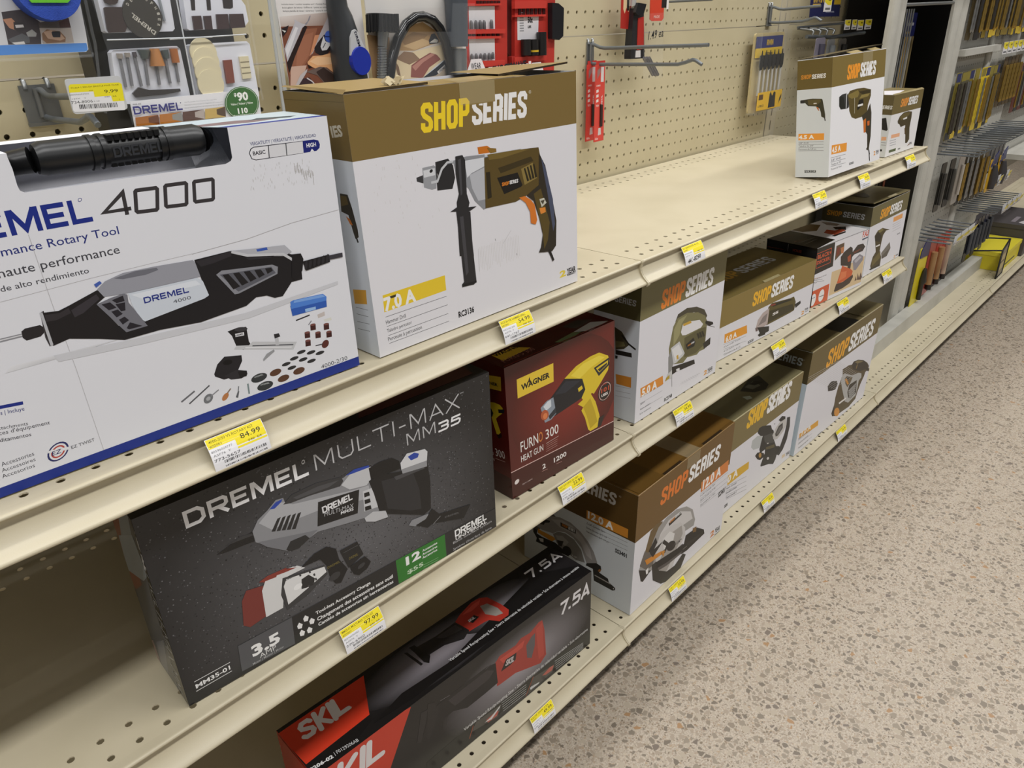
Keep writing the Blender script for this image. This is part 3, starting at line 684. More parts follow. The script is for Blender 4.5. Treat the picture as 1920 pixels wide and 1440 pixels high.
  ('P','2b2413',[(8.983,6.147),(9.077,6.164),(9.279,5.578),(9.149,5.559)]),
  ('P','2b2413',[(9.182,6.18),(9.276,6.197),(9.457,5.604),(9.326,5.586)]),
  ('P','2b2413',[(9.382,6.213),(9.477,6.23),(9.637,5.632),(9.505,5.613)]),
  ('P','1a1714',[(7.112,5.975),(8.381,6.007),(8.664,5.426),(8.569,5.364),(7.489,5.221)]),
  ('T','SHOP','e8892a',7.373,5.575,.463,.15,0,'k'),
  ('T','SERIES','ececec',7.847,5.583,.553,.151,0,'k'),
  ('P','302a20',[(9.804,6.645),(10.197,6.05),(10.578,4.711),(10.891,3.404),(10.828,2.21),(10.546,1.993),(9.971,2.072),(9.595,2.14),(9.756,2.362),(9.906,2.926),(9.673,3.808),(9.347,4.601),(8.89,4.919),(9.739,5.253)]),
  ('P','4a5066',[(9.915,6.477),(10.227,5.889),(10.669,4.449),(10.783,3.255),(10.644,2.942),(10.327,4.672)]),
  ('P','5a4a20',[(9.363,4.918),(9.852,5.075),(10.405,3.415),(10.247,2.597),(9.977,2.226),(9.888,3.098)]),
  ('P','d6782a',[(8.402,4.909),(8.774,4.923),(9.172,4.672),(9.399,4.43),(9.545,3.709),(9.438,3.508),(9.117,3.629),(9.085,4.165),(8.814,4.616)]),
  ('P','e08a35',[(9.716,4.21),(10.121,4.177),(10.149,3.949),(9.8,3.916)]),
  ('P','c9c7b8',[(9.734,4.613),(10.052,4.622),(10.215,4.365),(9.875,4.222)]),
  ('P','4b4636',[(9.803,4.52),(10.098,4.533),(9.966,4.328)]),
  ('L','1f1c1a',.14,[(10.292,2.111),(10.537,1.705)]),
  ('P','2b2a2c',[(4.845,7.161),(5.231,7.164),(5.355,6.953),(5.314,5.606),(5.426,5.221),(5.358,5.049),(5.814,5.003),(5.443,4.885),(5.34,4.867),(5.457,2.93),(4.648,3.119),(4.701,4.987),(4.335,5.041),(4.721,5.166),(4.721,5.347),(4.876,5.681),(4.788,6.475)]),
  ('P','48474b',[(4.972,7.005),(5.122,7.054),(5.07,5.648),(4.965,5.593)]),
  ('P','2b2a2c',[(4.653,4.996),(5.44,4.848),(5.422,3.64),(5.449,2.853),(5.503,1.757),(5.334,1.679),(4.654,1.738),(4.646,1.86),(4.78,1.945),(4.73,3.408)]),
  ('P','1b1b1d',[(4.646,1.86),(5.508,1.813),(5.501,1.733),(4.653,1.73)]),
  ('P','454448',[(4.823,4.743),(5.023,4.742),(5.079,2.308),(4.91,2.192)]),
  ('L','1f1c1a',.14,[(10.331,2.103),(10.621,1.507)]),
  ('P','e8c832',[(.511,2.496),(3.745,2.502),(3.747,1.845),(.488,1.8)]),
  ('T','7.0 A','f2f1ee',.515,1.842,1.603,.544,0,'k'),
  ('P','3a3320',[(.821,2.367),(1.157,2.371),(1.115,2.271),(.895,2.272)]),
  ('L','55555a',.018,[(.508,1.591),(3.736,1.578)]),
  ('L','55555a',.018,[(.515,1.187),(3.751,1.19)]),
  ('L','55555a',.018,[(.533,.79),(3.745,.795)]),
  ('L','55555a',.018,[(.526,.451),(3.746,.443)]),
  ('T','Hammer Drill','4a4a4e',.499,1.285,1.003,.173,0,'c'),
  ('T','Taladro percutor','4a4a4e',.495,.931,1.264,.153,0,'c'),
  ('T','Perceuse à percussion','4a4a4e',.493,.559,1.754,.175,0,'c'),
  ('T','RC3136','1c1c1e',4.309,.433,.936,.267,0,'k'),
  ('T','2','e3cc4a',11.07,.514,.49,.323,0,'k'),
  ('T','YEAR','1c1c1e',11.617,.568,.696,.274,0,'k'),
  ('T','WARRANTY','1c1c1e',11.615,.457,.697,.105,0,'k'),
  ('L','cfccca',.014,[(1.859,7.159),(1.879,7.11)]),
  ('L','cfccca',.014,[(2.531,6.552),(2.521,6.459)]),
  ('L','cfccca',.014,[(.761,6.447),(.756,6.399)]),
  ('L','cfccca',.014,[(1.944,5.294),(1.94,5.229)]),
  ('L','cfccca',.014,[(2.643,4.892),(2.657,4.802)]),
  ('L','cfccca',.014,[(4.305,7.382),(4.336,7.306)]),
  ('L','cfccca',.014,[(1.255,7.263),(1.248,7.143)]),
  ('L','cfccca',.014,[(1.185,6.026),(1.199,5.944)]),
  ('L','cfccca',.014,[(2.69,7.374),(2.684,7.314)]),
  ('L','cfccca',.014,[(3.041,6.357),(3.041,6.252)]),
  ('L','cfccca',.014,[(2.258,6.744),(2.275,6.628)]),
  ('L','cfccca',.014,[(1.408,6.033),(1.409,5.9)]),
  ('L','cfccca',.014,[(3.276,6.738),(3.313,6.679)]),
  ('L','cfccca',.014,[(1.949,5.491),(1.942,5.398)]),
  ('L','cfccca',.014,[(.665,5.821),(.679,5.719)]),
  ('L','cfccca',.014,[(3.823,6.645),(3.842,6.535)]),
  ('L','cfccca',.014,[(2.658,6.295),(2.674,6.149)]),
  ('L','cfccca',.014,[(2.189,5.738),(2.175,5.623)]),
  ('L','cfccca',.014,[(2.7,4.755),(2.726,4.674)]),
  ('L','cfccca',.014,[(1.869,5.745),(1.857,5.656)]),
  ('L','cfccca',.014,[(1.336,7.263),(1.32,7.148)]),
  ('L','cfccca',.014,[(1.15,6.925),(1.146,6.797)]),
  ('L','cfccca',.014,[(.9,6.399),(.901,6.267)]),
  ('L','cfccca',.014,[(3.408,5.078),(3.409,4.988)]),
  ('L','cfccca',.014,[(1.684,5.151),(1.715,5.087)]),
  ('L','cfccca',.014,[(1.316,6.96),(1.312,6.872)]),
  ('L','cfccca',.014,[(2.765,6.827),(2.754,6.744)]),
  ('L','cfccca',.014,[(1.852,6.031),(1.875,5.912)]),
  ('L','cfccca',.014,[(2.359,5.858),(2.381,5.808)]),
  ('L','cfccca',.014,[(3.752,5.301),(3.776,5.162)]),
  ('L','cfccca',.014,[(2.002,6.484),(1.991,6.378)]),
  ('L','cfccca',.014,[(1,7.401),(.999,7.347)]),
  ('L','cfccca',.014,[(1.955,7.418),(1.947,7.365)]),
  ('L','cfccca',.014,[(1.007,6.622),(.988,6.496)]),
  ('L','cfccca',.014,[(2.899,7.135),(2.9,7.059)]),
  ('L','cfccca',.014,[(2.012,7.229),(2.026,7.085)]),
  ('L','cfccca',.014,[(2.232,6.239),(2.228,6.188)]),
  ('L','cfccca',.014,[(1.88,6.853),(1.905,6.793)]),
  ('L','cfccca',.014,[(.485,5.059),(.497,5)]),
  ('L','cfccca',.014,[(2.687,7.47),(2.69,7.328)]),
  ('L','cbc8c6',.014,[(5.746,3.189),(5.736,2.173)]),
  ('L','cbc8c6',.014,[(5.847,3.238),(5.848,2.325)]),
  ('L','cbc8c6',.014,[(5.944,3.247),(5.934,2.204)]),
  ('L','cbc8c6',.014,[(6.038,3.221),(6.03,2.173)]),
  ('L','cbc8c6',.014,[(6.136,3.239),(6.145,2.366)]),
  ('L','cbc8c6',.014,[(6.231,3.204),(6.219,2.085)]),
  ('L','cbc8c6',.014,[(6.328,3.202),(6.324,2.139)]),
  ('L','cbc8c6',.014,[(6.427,3.207),(6.425,2.163)]),
  ('L','cbc8c6',.014,[(6.529,3.255),(6.535,2.282)]),
  ('L','cbc8c6',.014,[(6.627,3.248),(6.648,2.428)]),
  ('L','cbc8c6',.014,[(6.729,3.275),(6.744,2.375)]),
  ('L','cbc8c6',.014,[(6.827,3.259),(6.833,2.224)]),
  ('L','cbc8c6',.014,[(6.923,3.207),(6.936,2.247)]),
  ('L','cbc8c6',.014,[(7.023,3.21),(7.025,2.073)]),
  ('L','cbc8c6',.014,[(7.124,3.211),(7.143,2.274)]),
  ('L','cbc8c6',.014,[(7.23,3.271),(7.253,2.379)]),
  ('L','cbc8c6',.014,[(7.332,3.275),(7.357,2.388)]),
  ('L','cbc8c6',.014,[(7.432,3.244),(7.441,2.127)]),
  ('L','cbc8c6',.014,[(7.533,3.229),(7.554,2.247)]),
  ('L','cbc8c6',.014,[(7.637,3.246),(7.652,2.158)]),
  ('L','cbc8c6',.014,[(7.743,3.293),(7.764,2.25)]),
  ('L','cbc8c6',.014,[(7.843,3.23),(7.862,2.142)]),
  ('L','cbc8c6',.014,[(7.948,3.245),(7.975,2.256)]),
  ('L','cbc8c6',.014,[(8.055,3.293),(8.078,2.201)]),
  ('L','cbc8c6',.014,[(8.159,3.283),(8.183,2.184)]),
  ('L','cbc8c6',.014,[(8.262,3.233),(8.295,2.265)]),
  ('L','2a2a2a',.02,[(8.105,2.44),(8.133,2.333)]),
  ('L','2a2a2a',.02,[(6.794,3.399),(6.819,3.298)]),
  ('L','b0aeb0',.012,[(7.82,3.567),(7.272,3.079)]),
 ],
 'drl.left': [
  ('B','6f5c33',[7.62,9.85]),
  ('T','IES','b9b4a4',2.851,8.388,.708,.377,7.4,'k'),
  ('P','2c261c',[(2.804,6.391),(3.292,6.404),(3.453,5.938),(3.62,5.169),(3.614,4.865),(3.387,4.761),(3.289,5.05),(3.152,5.633),(2.715,5.705)]),
  ('P','5b4a22',[(2.806,6.313),(3.194,6.328),(3.256,6.042),(2.769,5.912)]),
  ('P','c9721f',[(2.967,5.573),(3.226,5.477),(3.344,5.274),(3.179,5.289)]),
  ('L','1f1c1a',.1,[(3.466,4.808),(3.529,4.648)]),
  ('P','d19a30',[(2.689,2.622),(3.579,2.784),(3.523,2.187),(2.673,2.022)]),
  ('L','55555a',.018,[(2.71,1.879),(3.526,1.943)]),
  ('L','55555a',.018,[(2.689,1.594),(3.484,1.657)]),
  ('L','55555a',.018,[(2.655,1.256),(3.484,1.348)]),
  ('L','55555a',.018,[(2.628,.939),(3.46,1.029)]),
 ],
 'mul.front': [
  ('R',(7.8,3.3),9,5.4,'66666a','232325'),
  ('N',11,2600,['1c1c1e','2a2a2c','38383a','6a6a6d','515154','5e5e61'],.1,15.5,1.2,8.5,.028),
  ('N',12,900,['8a8a8e','3a3a3c','77777a','48484b'],3,13.5,1.5,5.6,.026),
  ('D','DREMEL','f2f2f4',1.532,7.432,4.782,.694),
  ('E','d0d0d2',(6.14,8.082),(.071,-.004),(.016,.096)),
  ('E','3c3c3e',(6.14,8.082),(.044,-.001),(.009,.052)),
  ('Y','MULTI-MAX','c4c4c6',6.534,7.483,7.259,.705,.09,0,False),
  ('T','TM','d0d0d2',13.844,8.125,.194,.069,0,'n'),
  ('Y','MM','c4c4c6',10.806,6.779,1.613,.566,.1,0,False),
  ('Y','35','f2f2f4',12.483,6.728,1.324,.473,.2,.1,False),
  ('P','1a1a1c',[(2.288,5.871),(2.965,6.063),(3.716,6.132),(3.714,5.694),(3.226,5.743),(2.589,5.794)]),
  ('P','3a3a3c',[(2.642,6.052),(3.309,6.161),(3.702,6.062),(3.7,5.966),(3.119,6.025)]),
  ('P','8f9094',[(3.716,6.132),(3.998,6.511),(4.418,6.725),(4.812,7.004),(5.105,6.954),(5.145,6.693),(6.551,6.733),(7.68,6.644),(7.99,6.751),(8.885,6.695),(8.884,5.922),(9.094,4.322),(8.354,4.325),(7.556,4.477),(6.23,4.767),(5.836,4.67),(5.247,4.479),(4.818,4.62),(3.744,5.628)]),
  ('P','b2b3b7',[(4.011,6.36),(4.787,6.873),(5.113,6.757),(5.421,6.505),(8.159,5.854),(8.76,5.772),(8.777,5.13),(6.385,5.714),(5.474,5.784),(4.425,5.846)]),
  ('P','7a7b80',[(3.82,5.586),(5.884,4.955),(6.245,4.862),(5.836,4.67),(5.247,4.479),(4.834,4.611),(4.13,5.193)]),
  ('P','2a2a2c',[(4.826,4.667),(5.056,4.947),(5.689,4.906),(5.836,4.67),(5.334,4.451),(4.962,4.517)]),
  ('P','3a3a3c',[(5.054,6.671),(5.451,6.928),(6.495,6.957),(7.596,6.734),(7.658,6.503),(7.486,6.333),(6.149,6.535),(5.347,6.591)]),
  ('P','4f4f52',[(5.468,6.774),(6.559,6.779),(7.484,6.636),(6.987,6.523),(5.624,6.647)]),
  ('P','2c48a6',[(4.504,6.729),(4.796,6.917),(5.073,6.922),(4.993,6.817),(4.708,6.673)]),
  ('P','2c48a6',[(7.785,6.695),(8.196,6.807),(8.885,6.695),(8.914,6.528),(8.269,6.622)]),
  ('P','c9cacd',[(7.539,6.358),(7.976,6.657),(8.973,6.583),(9.07,6.147),(8.663,5.818),(7.878,5.99)]),
  ('P','1b1b1d',[(6.446,6.088),(8.301,5.785),(8.078,4.716),(6.251,5.015)]),
  ('D','DREMEL','e8e8ea',6.569,5.477,1.381,.311),
  ('T','MULTI-MAX','c4c4c6',6.604,5.314,1.342,.204,-9.6,'w'),
  ('T','MM35','e8e8ea',7.321,5.045,.594,.139,-8.9,'b'),
  ('P','2a2a2c',[(4.732,6.194),(4.872,6.199),(4.553,5.697),(4.408,5.756)]),
  ('P','2a2a2c',[(4.933,6.147),(5.075,6.152),(4.749,5.621),(4.602,5.68)]),
  ('P','2a2a2c',[(5.136,6.1),(5.279,6.105),(4.948,5.543),(4.799,5.604)]),
  ('P','2a2a2c',[(5.341,6.053),(5.486,6.057),(5.148,5.465),(4.998,5.526)]),
  ('P','2a2a2c',[(5.549,6.005),(5.694,6.009),(5.35,5.386),(5.199,5.448)]),
  ('P','d0d1d4',[(8.449,5.609),(8.942,5.579),(9.121,4.527),(8.396,4.627)]),
  ('P','1f1f21',[(8.496,5.502),(8.739,5.467),(8.754,5.269),(8.488,5.295)]),
  ('P','1f1f21',[(8.472,5.176),(8.735,5.13),(8.75,4.93),(8.464,4.968)]),
  ('P','1f1f21',[(8.447,4.848),(8.731,4.789),(8.746,4.588),(8.439,4.638)]),
  ('P','1d1d1f',[(8.787,5.968),(9.416,5.986),(11.332,5.421),(11.767,5.715),(11.847,4.517),(11.741,3.079),(11.309,2.952),(9.482,3.957),(9.094,4.322),(8.951,5.257)]),
  ('P','2f2f32',[(9.377,5.688),(10.984,5.364),(11.221,4.368),(11.231,3.34),(10.666,3.515),(9.514,4.217)]),
  ('P','19191b',[(8.866,6.55),(9.392,6.619),(10.018,6.547),(10.36,6.237),(10.37,5.861),(9.831,5.898),(9.198,5.93),(8.897,6.02)]),
  ('P','4a4a4d',[(10.011,5.601),(11.563,5.425),(11.608,5.295),(10.095,5.39)]),
  ('P','dadbde',[(10.4,6.113),(10.766,6.426),(11.705,6.25),(11.836,6.064),(11.751,5.559),(11.114,5.521),(10.411,5.736)]),
  ('P','2c48a6',[(10.802,6.251),(11.144,6.313),(11.387,6.153),(11.302,5.998),(10.942,6.008)]),
  ('P','9a9b9f',[(10.417,5.787),(11.759,5.642),(11.741,5.344),(10.446,5.559)]),
  ('P','c4c5c8',[(8.354,4.325),(8.788,4.425),(9.399,4.166),(9.483,3.79),(8.824,3.892),(8.408,4.112)]),
  ('P','8f9094',[(10.472,2.812),(10.667,2.998),(11.542,2.89),(11.645,2.719),(11.383,2.503),(10.797,2.58)]),
  ('P','1a1a1c',[(10.825,2.624),(11.4,2.671),(11.799,3.05),(12.18,2.559),(14.028,2.157),(13.564,1.595),(11.781,2.233),(11.469,2.161)]),
  ('L','8a8a8c',.03,[(11.775,2.176),(12.229,2.415)]),
  ('T','DREMEL','5a5a5c',12.457,2.176,.869,.093,-11,'b'),
  ('P','7c342e',[(2.754,3.386),(2.996,3.751),(3.654,3.599),(3.51,2.14),(2.829,2.035),(2.599,2.269)]),
  ('P','8c3a30',[(3.525,3.835),(3.89,3.924),(4.682,3.866),(4.648,3.676),(3.838,3.643)]),
  ('P','dcdcdc',[(3.57,3.389),(3.768,3.738),(4.549,3.629),(5.114,3.716),(5.437,3.417),(4.515,3.438),(4.228,2.104),(3.501,2.092)]),
  ('P','dcdcdc',[(4.157,3.551),(4.268,3.768),(4.939,3.767),(5.36,3.517),(4.696,3.434)]),
  ('P','8c3a30',[(4.125,3.761),(4.674,3.819),(5.101,3.639),(4.648,3.676)]),
  ('P','3c3c3e',[(4.253,2.743),(4.449,3.478),(6.245,3.068),(6.313,2.564),(5.305,2.074),(4.376,1.896)]),
  ('P','e4e4e4',[(4.429,3.064),(4.588,3.34),(6.234,2.998),(6.283,2.692),(5.459,2.421),(4.461,2.117)]),
  ('P','2a2a2c',[(5.191,2.971),(5.511,3.016),(5.745,2.687),(5.651,2.413),(5.321,2.453),(5.111,2.507)]),
  ('P','3a3a3c',[(5.121,3.252),(5.195,3.25),(5.212,3.132),(5.138,3.134)]),
  ('P','3a3a3c',[(5.312,3.293),(5.387,3.291),(5.405,3.172),(5.329,3.174)]),
  ('P','3a3a3c',[(5.537,3.17),(5.613,3.168),(5.631,3.048),(5.555,3.051)]),
  ('P','3a3a3c',[(5.702,2.933),(5.778,2.93),(5.797,2.809),(5.72,2.812)]),
  ('P','3a3a3c',[(5.734,2.681),(5.811,2.678),(5.829,2.556),(5.752,2.559)]),
  ('P','3a3a3c',[(5.617,2.524),(5.694,2.521),(5.713,2.398),(5.636,2.402)]),
  ('P','3a3a3c',[(5.404,2.53),(5.48,2.527),(5.498,2.405),(5.422,2.409)]),
  ('T','DREMEL','4a4a4c',4.558,3.277,.48,.078,0,'b'),
  ('E','f4f4f4',(4.987,2.716),(.184,-.027),(.051,.132)),
  ('P','17171a',[(5.266,3.519),(5.889,3.849),(6.474,3.891),(6.866,3.561),(6.927,2.977),(7.233,2.292),(6.848,1.785),(6.605,1.867),(6.417,2.277),(6.332,2.995),(6.112,3.452)]),
  ('T','DREMEL','6a5f30',6.353,2.807,.598,.113,0,'b'),
  ('E','38383a',(6.617,2.268),(.248,-.037),(.078,.178)),
  ('P','202022',[(7.007,3.371),(7.858,3.388),(8.063,2.6),(7.288,2.316)]),
  ('P','17171a',[(7.344,2.34),(8.117,2.455),(8.36,2.027),(8.166,1.794),(7.718,1.657),(7.482,1.857)]),
  ('L','5a5a5c',.02,[(7.159,3.174),(7.882,3.186)]),
  ('T','DREMEL','6a5f30',7.37,2.686,.446,.128,0,'b'),
  ('E','3a3a3c',(7.883,2.077),(.182,.007),(.047,.11)),
  ('P','3c3d3d',[(2.203,1.49),(9.633,1.341),(15.551,1.133),(15.598,-.123),(9.608,-.141),(6.471,-.022),(2.118,.207)]),
  ('P','55565a',[(2.218,1.479),(4.487,1.418),(4.399,.052),(2.118,.207)]),
  ('P','242426',[(4.487,1.418),(9.612,1.353),(9.597,-.134),(4.399,.052)]),
  ('P','2f7a2c',[(9.588,1.344),(12.377,1.281),(12.375,-.196),(9.608,-.141)]),
  ('P','2b2b2c',[(12.403,1.291),(15.551,1.133),(15.598,-.123),(12.399,-.211)]),
  ('T','3.5','f4f4f4',2.654,.593,1.197,.53,0,'k'),
  ('T','AMP','e0e0e0',2.908,.327,.716,.237,0,'w'),
  ('T','Motor | Moteur | Motor','b0b0b2',2.584,.191,1.34,.125,0,'c'),
  ('P','f0f0f0',[(4.936,1.037),(5.043,1.159),(5.18,.988),(5.111,.814),(4.956,.873)]),
  ('P','f0f0f0',[(4.628,.845),(4.736,.967),(4.87,.795),(4.802,.622),(4.648,.682)]),
  ('P','f0f0f0',[(4.662,.433),(4.77,.555),(4.905,.38),(4.836,.206),(4.681,.267)]),
  ('P','f0f0f0',[(4.993,.367),(5.102,.49),(5.24,.313),(5.171,.137),(5.014,.2)]),
  ('P','f0f0f0',[(5.163,.743),(5.272,.867),(5.411,.692),(5.342,.517),(5.185,.578)]),
  ('T','Tool-less Accessory Change','f0f0f0',5.506,.877,2.693,.166,0,'b'),
  ('T','Changement des accessoires sans outil','f0f0f0',5.517,.526,3.828,.194,0,'b'),
  ('T','Cambio de accesorios sin herramientas','f0f0f0',5.521,.241,3.813,.173,0,'b'),
  ('T','12','f4f4f4',10.104,.764,.833,.452,0,'k'),
  ('T','$55','c8dcc0',10.116,.229,.913,.224,0,'b'),
  ('T','Accessories','f0f0f0',11.048,.996,.861,.124,0,'b'),
  ('T','Accessoires','f0f0f0',11.028,.798,.863,.124,0,'b'),
  ('T','Accesorios','f0f0f0',11.009,.611,.864,.125,0,'b'),
  ('L','8fb88a',.02,[(11.03,.24),(11.897,.183)]),
  ('L','8fb88a',.02,[(11.018,.122),(11.886,.063)]),
  ('L','8fb88a',.02,[(11.006,.004),(11.875,-.057)]),
  ('D','DREMEL','f4f4f4',12.98,.772,2.014,.395),
  ('T','UNIVERSAL','f4f4f4',12.992,.576,1.995,.175,0,'b'),
  ('T','Blade Interface System','b8b8ba',12.828,.441,2.463,.138,0,'c'),
  ('T',"Système d'interface de lame",'b8b8ba',12.798,.07,2.474,.139,0,'c'),
  ('T','Sistema de interfaz para hojas','b8b8ba',12.771,-.131,2.484,.14,-6.3,'c'),
  ('T','MM35-01','f2f2f2',.397,.619,1.344,.203,0,'b'),
  ('L','e0e0e0',.03,[(.394,.971),(1.788,.942)]),
  ('L','e0e0e0',.03,[(.368,.498),(1.775,.497)]),
 ],
 'mul.left': [
  ('B','5d5f63',[0,8.62]),
  ('P','8c4a34',[(-.497,6.682),(1.305,7.731),(1.283,5.878),(1.677,4.886),(-1.518,2.438),(-.947,5.447)]),
  ('P','8d9398',[(1.357,7.795),(3.02,8.755),(2.597,7.623),(.76,6.627)]),
  ('P','9ba2a8',[(.241,6.345),(2.672,7.664),(3.118,6.172),(2.21,5.38),(-.166,4.484)]),
  ('P','3c3c44',[(-.92,3.499),(.105,3.779),(.181,3.341),(-1.587,2.207)]),
  ('P','2a2a2c',[(3.065,8.814),(4.327,9.269),(4.107,6.395),(3.105,5.654)]),
  ('P','b0918a',[(-1.222,.08),(.246,1.179),(.357,-.29),(-.303,-.847),(-1.287,-.622)]),
  ('P','7d7f86',[(.873,1.534),(2.375,2.701),(1.308,.15),(.293,-.389)]),
  ('P','1e1e20',[(3.576,8.969),(4.535,9.4),(3.342,.104),(2.352,-.431),(2.728,4.974)]),
  ('T','DREMEL','e8e8ea',3.347,8.597,2.216,.716,-98,'bi'),
  ('T','MULTI-MAX MM35','9a9a9c',3.048,6.27,6.868,.744,-98.6,'w'),
 ],
 'gun.front': [
  ('G',['4a1512','6a1c16','7a221a','5c1813'],[(.009,7.821),(8.426,7.856),(8.552,-.042),(-.055,.117)]),
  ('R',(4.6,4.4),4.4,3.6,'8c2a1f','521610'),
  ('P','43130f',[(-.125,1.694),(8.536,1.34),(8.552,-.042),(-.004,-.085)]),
  ('L','e9c8c0',.045,[(-.06,1.697),(8.536,1.303)]),
  ('P','e8c63a',[(.801,6.902),(3.478,6.897),(3.458,5.82),(.796,5.824)]),
  ('T','WAGNER','1c1a14',1.075,6.191,2.099,.316,0,'k'),
  ('P','2a1a10',[(1.565,6.452),(1.686,6.732),(1.77,6.438)]),
  ('P','e3c62c',[(4.304,5.682),(5.248,6.096),(6.432,6.283),(7.192,6.269),(7.972,5.821),(8.102,5.442),(7.978,4.921),(7.344,4.353),(6.715,3.845),(6.561,3.961),(5.793,3.801),(5.211,4.584)]),
  ('P','f0d848',[(4.803,5.663),(5.833,6.055),(7.191,6.083),(7.657,5.816),(6.424,5.578),(5.521,5.241)]),
  ('P','e3c62c',[(5.339,3.695),(6.407,4.019),(6.868,3.267),(7.182,2.319),(7.342,1.532),(6.38,1.518),(6.193,1.717),(5.925,2.596),(5.63,3.18),(5.785,3.347)]),
  ('P','c5a81e',[(5.785,3.347),(6.403,3.678),(6.786,2.716),(7.02,1.908),(6.382,1.697),(6.081,2.649)]),
  ('P','2a2a2c',[(6.728,5.472),(8.052,5.683),(8.103,5.217),(7.157,4.818)]),
  ('P','e3c62c',[(6.911,5.385),(7.974,5.542),(7.944,5.294),(7.189,5.031)]),
  ('P','2a2a2c',[(7.065,5.265),(7.895,5.423),(7.864,5.299),(7.22,5.076)]),
  ('P','15171f',[(3.083,4.853),(3.798,5.333),(4.304,5.682),(5.742,5.161),(5.985,4.405),(5.645,3.971),(4.972,3.896),(3.449,3.724),(2.843,4.19)]),
  ('P','262a35',[(3.505,5.014),(4.368,5.498),(5.593,5.105),(4.345,4.802)]),
  ('P','e3c62c',[(5.361,4.694),(5.69,4.76),(5.776,4.539),(5.43,4.446)]),
  ('P','8f99a6',[(2.39,4.642),(2.878,4.879),(3.389,4.897),(3.568,3.842),(3.163,3.62),(2.677,3.623)]),
  ('P','d8dee6',[(2.593,4.637),(2.944,4.821),(3.192,4.832),(3.201,4.428),(2.808,4.313)]),
  ('P','2b3038',[(2.968,3.921),(3.542,4.238),(3.555,3.881),(3.054,3.665)]),
  ('E','b85a34',(2.674,4.096),(.176,.223),(.251,-.223)),
  ('E','e0834e',(2.711,4.026),(.103,.133),(.132,-.12)),
  ('P','2c211e',[(7.149,2.094),(7.668,2.122),(7.342,1.471),(7.018,1.487)]),
  ('E','1d1413',(7.695,3.647),(.616,.002),(.03,.624)),
  ('E','c9a39a',(7.695,3.647),(.55,.003),(.03,.566)),
  ('E','1d1413',(7.695,3.647),(.485,.004),(.03,.52)),
  ('T','101','b8492c',7.344,3.629,.74,.279,0,'k'),
  ('T','USES','e9e0dc',7.376,3.367,.58,.164,0,'k'),
  ('T','OVER','b8493c',7.471,4.087,.384,.092,0,'k'),
  ('T','FURN','eeeae6',.793,2.61,1.32,.645,0,'c'),
  ('T','O','d8843c',2.139,2.602,.331,.645,0,'c'),
  ('T','300','eeeae6',2.692,2.572,1.024,.616,0,'c'),
  ('T','HEAT GUN','eeeae6',.777,1.984,1.688,.401,0,'c'),
  ('L','e0cfc8',.02,[(2.706,2.3),(3.707,2.352)]),
  ('L','b89088',.02,[(2.714,2.182),(3.6,2.203)]),
  ('L','b89088',.02,[(2.708,2.059),(3.594,2.079)]),
  ('L','b89088',.02,[(2.701,1.925),(3.589,1.943)]),
  ('L','b89088',.02,[(2.695,1.79),(3.583,1.806)]),
  ('T','2','eeeae6',2.345,.8,.257,.303,0,'b'),
  ('T','1200','eeeae6',3.264,.801,1.034,.308,0,'b'),
  ('L','b89088',.025,[(2.283,.68),(2.737,.639)]),
  ('L','b89088',.025,[(3.432,.629),(3.903,.587)]),
  ('E','e9e0dc',(.373,.94),(.166,-.013),(.044,.139)),
  ('T','750°F / 399°C','d8c8c4',.753,.525,.779,.086,0,'c'),
 ],
 'gun.left': [
  ('B','54120e',[0,7.8]),
  ('B','3a0e0b',[0,1.3]),
  ('P','e0b934',[(1.956,6.996),(3.122,7.243),(3.086,6.439),(2.003,6.271)]),
  ('T','GNER','1c1a14',2.004,6.52,.867,.17,7.5,'k'),
  ('P','c9ad22',[(2.042,5.461),(2.528,5.588),(2.921,5.594),(3.104,5.468),(3.092,5.328),(3.025,5.129),(2.703,4.833),(2.537,4.652),(2.816,3.923),(2.65,3.744),(2.496,3.715),(2.242,4.461),(2.188,4.68)]),
  ('P','16171d',[(2.012,5.168),(2.234,5.131),(2.361,4.902),(2.263,4.668),(2.022,4.537)]),
  ('P','16171d',[(2.745,5.278),(3.222,5.434),(3.188,5.209),(2.775,5.075)]),
  ('P','2a0e0c',[(2.488,3.631),(2.864,3.902),(2.893,3.672),(2.625,3.483)]),
  ('T','300','d8ccc8',2.309,2.297,.723,.486,6.3,'c'),
  ('T','U','c8b8b4',2.02,2.259,.121,.19,6.3,'c'),
  ('L','b89088',.03,[(2.249,2.103),(3.013,2.203)]),
  ('T','N','c8b8b4',2.035,1.888,.121,.197,0,'c'),
 ],
 'gun.top': [
  ('P','d2a92e',[(.646,1.572),(2.096,1.58),(2.687,.811),(.583,.664)]),
  ('T','WAGNER','2a1a10',.69,1.313,1.902,.296,0,'k'),
  ('T','FURNO 300','8a5a50',.494,.445,2.21,.355,0,'c'),
  ('P','6f7d52',[(4.024,.366),(5.649,.567),(6.059,.294),(4.392,-.049)]),
  ('P','b9b6b0',[(5.718,.565),(7.434,.833),(8.227,.217),(6.471,.019)]),
  ('P','39332c',[(5.844,1.515),(7.163,1.639),(7.919,.983),(6.16,.762)]),
 ],
 'rec.top': [
  ('G',['1a191a','1a191a','232123','201f20'],[(.096,.899),(20.534,-.092),(20.651,3.066),(5.21,3.301)]),
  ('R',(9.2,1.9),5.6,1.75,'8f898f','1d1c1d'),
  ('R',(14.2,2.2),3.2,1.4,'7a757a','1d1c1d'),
  ('P','c23722',[(-.067,3.51),(5.178,3.512),(3.918,1.113),(.077,.918)]),
  ('Y','SKIL','d9d4d4',.703,2.15,2.697,1.12,.24,.16,True),
  ('E','d9a9a0',(3.477,2.174),(.065,-.002),(.045,.051)),
